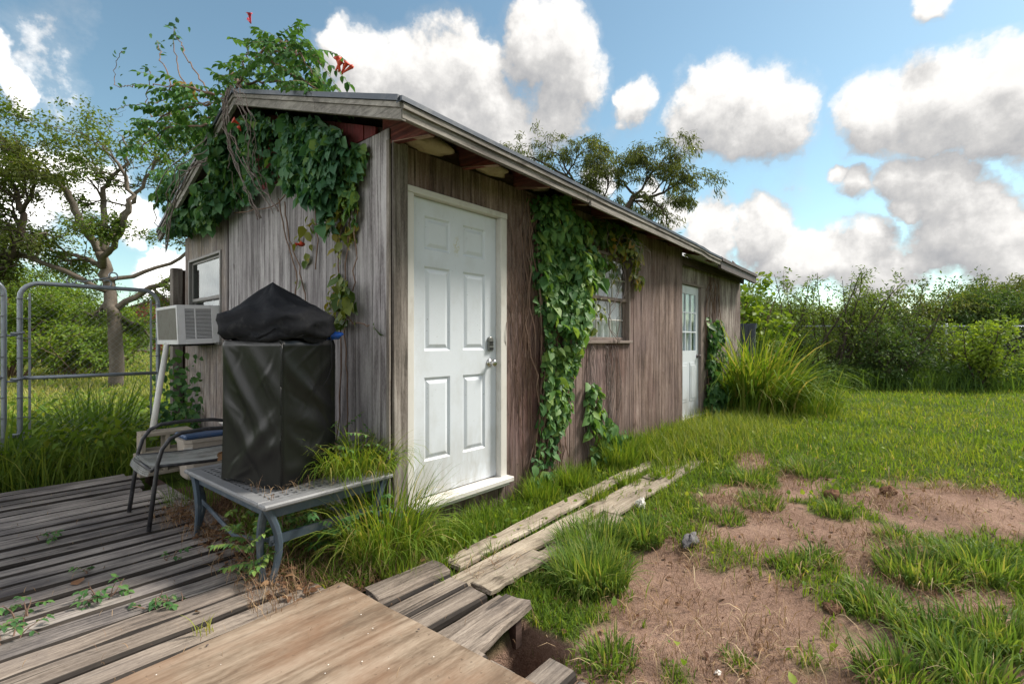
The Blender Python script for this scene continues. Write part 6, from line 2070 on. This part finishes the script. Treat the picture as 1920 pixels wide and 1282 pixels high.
# fine pale seeding grass beyond the planks
s = Soup()
n = 7500
x = rng.normal(4.3, .9, n); y = rng.normal(-.55, .38, n)
ok = ~blocked(x, y) & (x > 2.6); x, y = x[ok], y[ok]; n = len(x)
s.add(*ground_blades(x, y, 0, rng.uniform(.10, .30, n) * (.6 + .6 * fbm(x * 2, y * 2, 2)), rng.uniform(.004, .009, n), np.clip(rng.normal(.42, .25, n), 0, 1), rng.uniform(.2, 1.4, n), 3))
tag(s.build('seeding_grass', 'grass_field'), kind='stuff')

# coarse bunch grass clumps: each a clump of its own
def tuft(label, x0, y0, r, n, h, lean=(0, 0), mat='grass_dark', w=(.006, .012), group='coarse grass tufts on the bare dirt', bend=(.4, 1.7), tint=(.05, .85), z0=None, name='grass_tuft', cat_='grass tuft'):
    a = rng.uniform(0, 2 * PI, n); rr = r * np.sqrt(rng.random(n)) * .65
    x = x0 + np.cos(a) * rr; y = y0 + np.sin(a) * rr
    z = (ground_h(x, y) if z0 is None else np.full(n, z0)) - .01
    hh = h * rng.uniform(.35, 1.1, n)
    yaw = a + rng.normal(0, .7, n)
    dxy = np.stack([np.cos(yaw) + lean[0], np.sin(yaw) + lean[1]], -1)
    yaw = np.arctan2(dxy[:, 1], dxy[:, 0])
    bd = rng.uniform(*bend, n) * (.45 + .75 * rr / (r * .65 + 1e-6))
    o = empty(name, (x0, y0, float(z.mean())), label, cat_, group)
    s = Soup(); s.add(*blades(np.stack([x - x0, y - y0, z - z.mean()], -1), hh, rng.uniform(*w, n), yaw, bd, rng.uniform(*tint, n), 5))
    s.build('blade', mat, o, 'stuff')
    return o
TUFTS = [
    (.42, -1.22, .30, 900, .26, 'large dark green grass clump beside the plank ends and the hole'),
    (.78, -1.02, .34, 900, .24, 'broad grass clump along the lower edge of the planks'),
    (1.10, -1.20, .20, 380, .22, 'upright grass tuft just left of the pitted stone'),
    (.16, -.98, .14, 240, .10, 'small low tuft at the very end of the short planks'),
    (1.42, -1.28, .14, 200, .10, 'flat tuft above the pitted stone'),
    (1.78, -1.50, .22, 300, .10, 'flat spreading tuft at the top left of the bare dirt'),
    (2.2, -1.62, .25, 330, .12, 'green tuft on the dirt below the lawn edge'),
    (1.28, -2.00, .17, 260, .11, 'grass tuft in the centre of the bare dirt'),
    (1.48, -2.12, .17, 240, .11, 'grass tuft to the right of the central one on the dirt'),
    (2.35, -2.10, .14, 160, .14, 'small tuft with yellow blades at the foot of the straw mound'),
    (2.1, -2.45, .20, 240, .12, 'tuft on the left flank of the straw mound'),
    (1.62, -2.55, .30, 620, .17, 'wide grass patch in the right foreground below the straw mound'),
    (1.85, -2.80, .30, 620, .20, 'tall grass patch at the right edge below the straw mound'),
    (1.05, -2.42, .22, 420, .13, 'grass tuft in the lower right foreground of the dirt'),
    (.92, -2.62, .24, 480, .17, 'dense dark tuft near the lower right corner'),
    (1.10, -2.82, .25, 480, .20, 'tallest tuft in the lower right corner'),
    (.52, -2.50, .20, 330, .17, 'long bladed tuft at the bottom edge'),
    (.70, -2.72, .20, 330, .19, 'long bladed tuft at the bottom edge towards the right corner'),
    (-.08, -1.62, .16, 200, .14, 'loose tuft at the bottom edge beside the last deck board'),
    (.25, -2.02, .10, 90, .07, 'tiny tuft alone on the lower left dirt'),
    (-.25, -1.36, .10, 40, .22, 'few blades sprouting out of the dark hole'),
    (2.75, -1.40, .25, 380, .15, 'tuft on the lawn edge above the bare dirt'),
    (3.3, -1.75, .28, 400, .17, 'big tuft at the far edge of the dirt'),
    (2.6, -3.25, .25, 330, .16, 'tuft at the right edge beyond the straw mound'),
]
for (x0, y0, r, n, h, lb) in TUFTS:
    tuft(lb, x0, y0, r, n, h, lean=(-.3, .25), tint=(.15, .97))
# grass along the foot of the wall
for (x0, y0, r, n, h, lb) in [(1.30, -.20, .22, 420, .26, 'grass growing at the foot of the wall right of the door sill'), (1.75, -.22, .24, 460, .24, 'grass under the ivy column'), (2.55, -.25, .30, 650, .34, 'bright grass under the front window'), (3.1, -.25, .3, 560, .28, 'grass along the wall right of the window'),
                              (.62, -.22, .22, 240, .17, 'thin grass in front of the door sill'), (.25, -.28, .22, 300, .22, 'grass in front of the left end of the door sill'), (.85, -.35, .2, 200, .14, 'scattered grass before the right part of the door sill'), (-.22, -.42, .18, 220, .18, 'grass between plywood corner and shed corner'),
                              (3.9, -.2, .3, 420, .24, 'grass along the wall before the far door')]:
    tuft(lb, x0, y0, r, n, h, mat='grass_blade', group='grass along the foot of the shed wall', tint=(.3, .9), w=(.004, .009), bend=(.2, 1.2))

# tufts that have come up between and over the walkway planks
for i, (x0, y0, r, n, h, lb) in enumerate([(.30, -.62, .08, 60, .12, 'small tuft in the gap between the first walkway planks'), (.75, -.60, .10, 70, .13, 'tuft over the joint of the two upper walkway planks'), (1.55, -.56, .16, 190, .17, 'grass growing through the walkway where two planks meet'),
                             (1.15, -.80, .14, 150, .14, 'tuft covering the edge of the lowest plank'), (2.1, -.56, .18, 240, .18, 'grass strip between the planks in the middle of the walkway'), (2.45, -.74, .18, 220, .18, 'grass over the right plank of the walkway'),
                             (2.9, -.52, .2, 300, .2, 'thicker grass across the far part of the walkway'), (3.3, -.72, .22, 320, .2, 'grass swallowing the far end of the right plank'), (.0, -.50, .12, 110, .16, 'grass at the left end of the upper plank'), (-.14, -.70, .05, 24, .14, 'few blades in the gap at the plank ends'),
                             (-.45, -.63, .05, 16, .14, 'few blades beside the short grey plank')]):
    tuft(lb, x0, y0, r, n, h, mat='grass_blade', group='grass tufts growing through the walkway', tint=(.3, .95), w=(.004, .008), bend=(.2, 1.5))
# tall cane grass by the far door
tuft('tall arching clump of reed like grass beside the far white door', 7.0, -.42, .9, 950, 1.55, lean=(.2, -.35), mat='grass_blade', w=(.018, .042), group=None, bend=(.5, 2.5), tint=(.3, 1.0), name='reed_clump', cat_='tall grass')
tuft('lower outer skirt of the reed like grass on the lawn', 7.3, -1.1, .7, 420, .8, lean=(.1, -.3), mat='grass_blade', w=(.008, .018), group=None, bend=(.4, 1.9), tint=(.2, .95), name='reed_clump', cat_='tall grass')

# grass and weeds growing over the right end of the table
tuft('long pale grass spilling over the right end of the patio table', -.18, .08, .36, 560, .36, lean=(-.25, -.5), mat='grass_blade', w=(.004, .009), group=None, bend=(.9, 3.0), tint=(.35, 1.0), z0=.455, name='table_grass', cat_='grass')
tuft('tall grass standing between the table leg and the shed corner', -.14, -.16, .38, 700, .60, lean=(-.1, -.1), mat='grass_blade', w=(.004, .010), group=None, bend=(.5, 2.6), tint=(.35, 1.0), z0=0.0, name='corner_grass', cat_='grass')
tuft('few green blades on the table at the left foot of the cover', -.70, .35, .05, 9, .15, mat='grass_dark', w=(.006, .012), group=None, bend=(.2, .9), tint=(.5, .9), z0=.45, name='table_sprout', cat_='grass')
tuft('thin grass by the loose plank under the left of the table', -.62, 1.7, .30, 160, .26, mat='grass_blade', w=(.003, .006), group=None, bend=(.3, 1.5), tint=(.1, .7), z0=0.0, name='deck_grass', cat_='grass')
tuft('pale curved blades poking between the boards beside the plywood', -1.14, -.30, .06, 14, .13, mat='grass_field', w=(.004, .008), group=None, bend=(.6, 2.0), tint=(.5, 1.0), z0=.03, name='deck_sprout', cat_='grass')

def weed(name, label, x0, y0, z0, stems, h, lsize, pairs, mat, tint, lean=(0, 0), cat_='weed', group=None, spacing=.05, rl=.14):
    o = empty(name, (x0, y0, z0), label, cat_, group)
    q = MB(); ds = []; rs = []
    for k in range(stems):
        a = random.uniform(0, 2 * PI); L = h * random.uniform(.6, 1.1)
        d0 = Vector((math.cos(a) * .5 + lean[0], math.sin(a) * .5 + lean[1], 1)).normalized()
        pts = [Vector((math.cos(a) * .03, math.sin(a) * .03, 0))]
        for i in range(6):
            d0 = (d0 + Vector((random.gauss(0, .16), random.gauss(0, .16), -.05))).normalized()
            pts.append(pts[-1] + d0 * L / 6)
        q.tube(pts, list(np.linspace(.004, .0016, 7)), 4)
        d_, rc = pinnate(pts[1:], spacing, rl, lsize, pairs, .4, tint)
        if len(d_[0]): ds.append(d_); rs += rc
    for r_ in rs: q.tube(r_, .0012, 3, cap=False)
    q.build('stem', 'stem_brown', o)
    if ds: put_leaves(o, cat(*ds), mat, 0, .95)
    return o
weed('table_weed', 'bright green weed with paired leaflets in front of the near table leg', -.74, .10, .0, 9, .36, .032, 6, 'vine_leaf_green', (.55, .95), (-.12, .02), rl=.11)
weed('table_weed', 'leafy dark weed filling the space under the right of the table', -.30, .14, .0, 14, .46, .036, 5, 'vine_leaf_green', (.2, .75), (0, -.25))
weed('table_weed', 'small leafed weed on the table top beside the cover', -.14, .22, .44, 10, .30, .030, 5, 'vine_leaf_green', (.45, .9), (0, -.2))
weed('table_weed', 'low weed under the table behind the near leg', -.52, .25, .0, 6, .34, .034, 5, 'vine_leaf_green', (.25, .7))
for i, (x_, y_, h, st, lb) in enumerate([(-1.45, 1.53, .06, 4, 'small weed sprouting between deck boards near the left edge'), (-1.36, .38, .10, 5, 'green weed creeping between the boards left of the table'), (-1.22, .10, .08, 4, 'weed sprig in the deck joint left of the plywood'), (-1.15, .03, .08, 3, 'rightmost little weed in the deck joint by the plywood'),
                                    (-1.63, .42, .10, 4, 'weed at the left edge of the photo on the deck'), (-1.68, .24, .09, 5, 'grassy weed at the left edge in the warm boards'), (-1.02, .60, .05, 3, 'tiny weed in the boards before the curved table leg'), (-1.33, .76, .04, 4, 'row of tiny moss like weeds in a deck gap')]):
    weed('deck_weed', lb, x_, y_, .02, st, h, .032, 2, 'vine_leaf_green', (.15, .7), group='weeds sprouting between deck boards', spacing=.03, rl=.05)

# rank field beyond the deck
s = Soup()
x, y, d_ = polar(95000, 4.2, 70, -5, 60)
ok = ~blocked(x, y) & (y > 3.15) & ~((x > -.1) & (y < 4.5))
x, y, d_ = x[ok], y[ok], d_[ok]; n = len(x)
pt = fbm(x * .9, y * .9, 3)
lush = sstep(7.5, 5.0, y)
h = (.12 + .36 * pt) * rng.uniform(.5, 1.25, n) * (.62 + .85 * lush)
ti = np.clip(.45 + .22 * sstep(8, 14, y) + .5 * (pt - .5) + rng.normal(0, .16, n) - .24 * lush + .05, 0, 1)
s.add(*ground_blades(x, y, d_, h, (.004 + .0011 * d_) * rng.uniform(.7, 1.4, n), ti, rng.uniform(.3, 1.6, n), 4))
tag(s.build('field_grass', 'grass_field'), kind='stuff')
s = Soup()
n = 9000
x = rng.uniform(-2.8, 1.5, n); y = 3.25 + rng.gamma(1.6, 1.1, n)
ok = ~blocked(x, y) & ~((x > -.1) & (y < 4.4)); x, y = x[ok], y[ok]; n = len(x)
z = ground_h(x, y) + rng.random(n) * (.15 + .55 * fbm(x * 1.6, y * 1.6, 3))
s.add(*leaves(np.stack([x, y, z], -1), rdir(n, -.1), rdir(n, 1.2), rng.uniform(.05, .12, n), np.clip(rng.normal(.5, .22, n), 0, 1), 4, 1.1))
tag(s.build('leafy_weeds', 'bush_bright'), kind='stuff')
tuft('broad bladed reed grass at the left edge beside the gate', -1.55, 3.75, .22, 60, .75, mat='grass_dark', w=(.015, .035), group=None, bend=(.2, 1.1), name='reed_clump', cat_='tall grass')
tuft('broad bladed grass standing behind the middle of the gate', -.75, 4.6, .5, 260, .9, mat='grass_blade', w=(.012, .03), group=None, bend=(.2, 1.2), tint=(.2, .8), name='reed_clump', cat_='tall grass')

# dark undergrowth at the foot of the right hand shrubs
s = Soup(); n = 15000
t_ = rng.random(n)
x = 12.3 + 5.0 * t_ + rng.normal(0, .55, n) ; y = .2 - 6.2 * t_ + rng.normal(0, .35, n)
hh = .2 + .75 * fbm(x * 1.3 + 3, y * 1.3, 3)
z = ground_h(x, y) + hh * rng.random(n)
s.add(*leaves(np.stack([x, y, z], -1), rdir(n, .1), rdir(n, .9), rng.uniform(.07, .15, n), np.clip(.15 + .7 * fbm(x * 2, y * 2, 2) * (z / hh.clip(.2)) + rng.normal(0, .15, n), 0, 1), 4, .8))
n = 9000; t_ = rng.random(n)
x = 12.0 + 5.0 * t_ + rng.normal(0, .5, n); y = .1 - 6.2 * t_ + rng.normal(0, .3, n)
tag(s.build('undergrowth', 'shrub_dark'), kind='stuff')
s = Soup()
s.add(*ground_blades(x, y, 0, rng.uniform(.2, .7, n), rng.uniform(.01, .022, n), rng.uniform(.05, .6, n), rng.uniform(.2, 1.3, n), 3))
tag(s.build('rough_grass', 'grass_dark'), kind='stuff')

# dead straw and litter
s = Soup()
n = 46000
x = rng.uniform(-.35, 4.2, n); y = rng.uniform(-3.3, -.3, n)
dm = dirtmask(x, y)
ok = (rng.random(n) < (dm * .85 + .05) * np.clip(fbm(x * 2.6 + 4, y * 2.6, 4) * 3.2 - 1.05, .08, 1)) & ~blocked(x, y) & ~((x < HOLE[1] + .03) & (y > HOLE[2]) & (y < HOLE[3]))
x, y = x[ok], y[ok]; n = len(x)
mound = np.clip(1.15 - np.hypot((x - 2.85) / .8, (y + 2.7) / .55), 0, 1)
P = np.stack([x, y, ground_h(x, y) + .003 + .008 * rng.random(n)], -1)
a = rng.uniform(0, 2 * PI, n)
V, F, T = blades(P, rng.uniform(.02, .085, n), rng.uniform(.0012, .0030, n), a, rng.uniform(1.35, 1.75, n), np.clip(rng.normal(.42, .2, n) + .22 * mound, 0, 1), 3)
s.add(V, F, T)
k = rng.choice(n, n // 6, replace=False)
V, F, T = blades(P[k] + np.array([0, 0, .006]), rng.uniform(.05, .17, len(k)), rng.uniform(.003, .006, len(k)), rng.uniform(0, 2 * PI, len(k)), rng.uniform(1.45, 1.8, len(k)), np.clip(rng.normal(.62, .25, len(k)), 0, 1), 3)
s.add(V, F, T)
k = rng.choice(n, n // 4, replace=False); k = k[fbm(x[k] * 4, y[k] * 4 + 9, 3) > .55]
V, F, T = blades(P[k], rng.uniform(.03, .09, len(k)), rng.uniform(.003, .006, len(k)), rng.uniform(0, 2 * PI, len(k)), rng.uniform(1.2, 1.9, len(k)), rng.uniform(0, .2, len(k)), 3)
s.add(V, F, T)
tag(s.build('dead_straw', 'straw'), kind='stuff')
s = Soup()
n = 5200
x = rng.uniform(-.95, -.02, n); y = rng.uniform(-.42, 1.6, n)
ok = rng.random(n) < sstep(-1.0, -.7, x + (fbm(x * 5, y * 5, 2) - .5) * .4); x, y = x[ok], y[ok]; n = len(x)
z0_ = np.where((x < -.66), .034, -.035 + .03 * rng.random(n))
V, F, T = blades(np.stack([x, y, z0_], -1), rng.uniform(.03, .16, n), rng.uniform(.0015, .004, n), rng.uniform(0, 2 * PI, n), rng.uniform(.9, 1.8, n), rng.uniform(.0, .9, n), 3)
s.add(V, F, T)
n = 160
xt = rng.uniform(-.78, -.1, n); yt = rng.uniform(-.08, .35, n)
V, F, T = blades(np.stack([xt, yt, np.full(n, .442)], -1), rng.uniform(.03, .12, n), rng.uniform(.0015, .0035, n), rng.uniform(0, 2 * PI, n), rng.uniform(1.0, 2.2, n), rng.uniform(.3, .9, n), 3)
s.add(V, F, T)
n = 700      # bits of straw strewn on the boards
x = rng.uniform(-2.3, .2, n); y = rng.uniform(-1.6, 3.0, n)
V, F, T = blades(np.stack([x, y, np.full(n, .036) + .03 * ((y < -.35) & (x < -.5))], -1), rng.uniform(.01, .05, n), rng.uniform(.001, .003, n), rng.uniform(0, 2 * PI, n), np.full(n, 1.55), rng.uniform(.2, .9, n), 3)
s.add(V, F, T)
tag(s.build('straw_litter', 'straw'), kind='stuff')
s = Soup(); n = 1500
x = rng.uniform(-.85, -.02, n); y = rng.uniform(-.4, 1.7, n)
P = np.stack([x, y, np.where(x < -.66, .036, -.02) + .015 * rng.random(n)], -1)
s.add(*leaves(P, rdir(n) * np.array([1, 1, .15]), nrm(np.array([0, 0, 1.]) + rng.normal(0, .35, (n, 3))), rng.uniform(.02, .05, n), rng.random(n), 8))
tag(s.build('leaf_litter', 'dead_leaf'), kind='stuff')
# a bed of dark soil under the table, where the deck boards stop
gx2 = np.linspace(-.80, 0.0, 28); gy2 = np.linspace(-.42, 2.3, 60)
Xs, Ys = np.meshgrid(gx2, gy2, indexing='ij')
Zs = -.045 + .05 * fbm(Xs * 7, Ys * 7, 3)
Is = np.arange(28 * 60).reshape(28, 60)
FS = np.stack([Is[:-1, :-1], Is[1:, :-1], Is[1:, 1:], Is[:-1, 1:]], -1).reshape(-1, 4)
sb = link('soil_bed', npmesh('soil_bed', np.stack([Xs.ravel(), Ys.ravel(), Zs.ravel()], -1), FS, 'soil', smooth=True))
tag(sb, kind='structure')
s = Soup(); n = 900
x = rng.uniform(-.3, 4.5, n); y = rng.uniform(-3.4, -.1, n)
ok = ~blocked(x, y); x, y = x[ok], y[ok]; n = len(x)
s.add(*leaves(np.stack([x, y, ground_h(x, y) + .015], -1), rdir(n) * np.array([1, 1, .15]), nrm(np.array([0, 0, 1.]) + rng.normal(0, .35, (n, 3))), rng.uniform(.015, .04, n), rng.random(n), 8))
tag(s.build('lawn_litter', 'dead_leaf'), kind='stuff')
s = Soup(); n = 5200
x, y, d_ = polar(n, 2.0, 14, -60, 25)
ok = ~blocked(x, y) & (rng.random(n) > dirtmask(x, y)) & (y < -.1) & (fbm(x * 1.5 + 40, y * 1.5, 3) > .5); x, y = x[ok], y[ok]; n = len(x)
s.add(*leaves(np.stack([x, y, ground_h(x, y) + rng.uniform(.02, .10, n)], -1), rdir(n, .3), rdir(n, 1.6), rng.uniform(.02, .05, n), rng.uniform(.1, .95, n), 8, 1.2))
tag(s.build('clover', 'bush_bright'), kind='stuff')
# single dead leaf on the deck and on the chair
for (x_, y_, z_, s_, ti, lb) in [(-1.42, .62, .036, .07, .55, 'brown dead leaf lying in a deck gap near the left edge'), (-1.10, -.13, .040, .03, .8, 'pale dry leaf scrap on the warm deck boards'), (-.52, 1.28, .425, .10, .9, 'withered tan leaves lying on the chair seat')]:
    n = 1 if z_ < .1 else 7
    P = np.array([(x_, y_, z_)]) + rng.normal(0, .035, (n, 3)) * np.array([1, 1, .25]) * (n > 1)
    V, F, T = leaves(P, rdir(n) * np.array([1, 1, .1]), nrm(np.array([0, 0, 1.]) + rng.normal(0, .4, (n, 3))), np.full(n, s_), np.full(n, ti), 8, 1.3)
    tag(link('dead_leaf', npmesh('dead_leaf', V, F, 'dead_leaf', T)), lb, 'leaf')
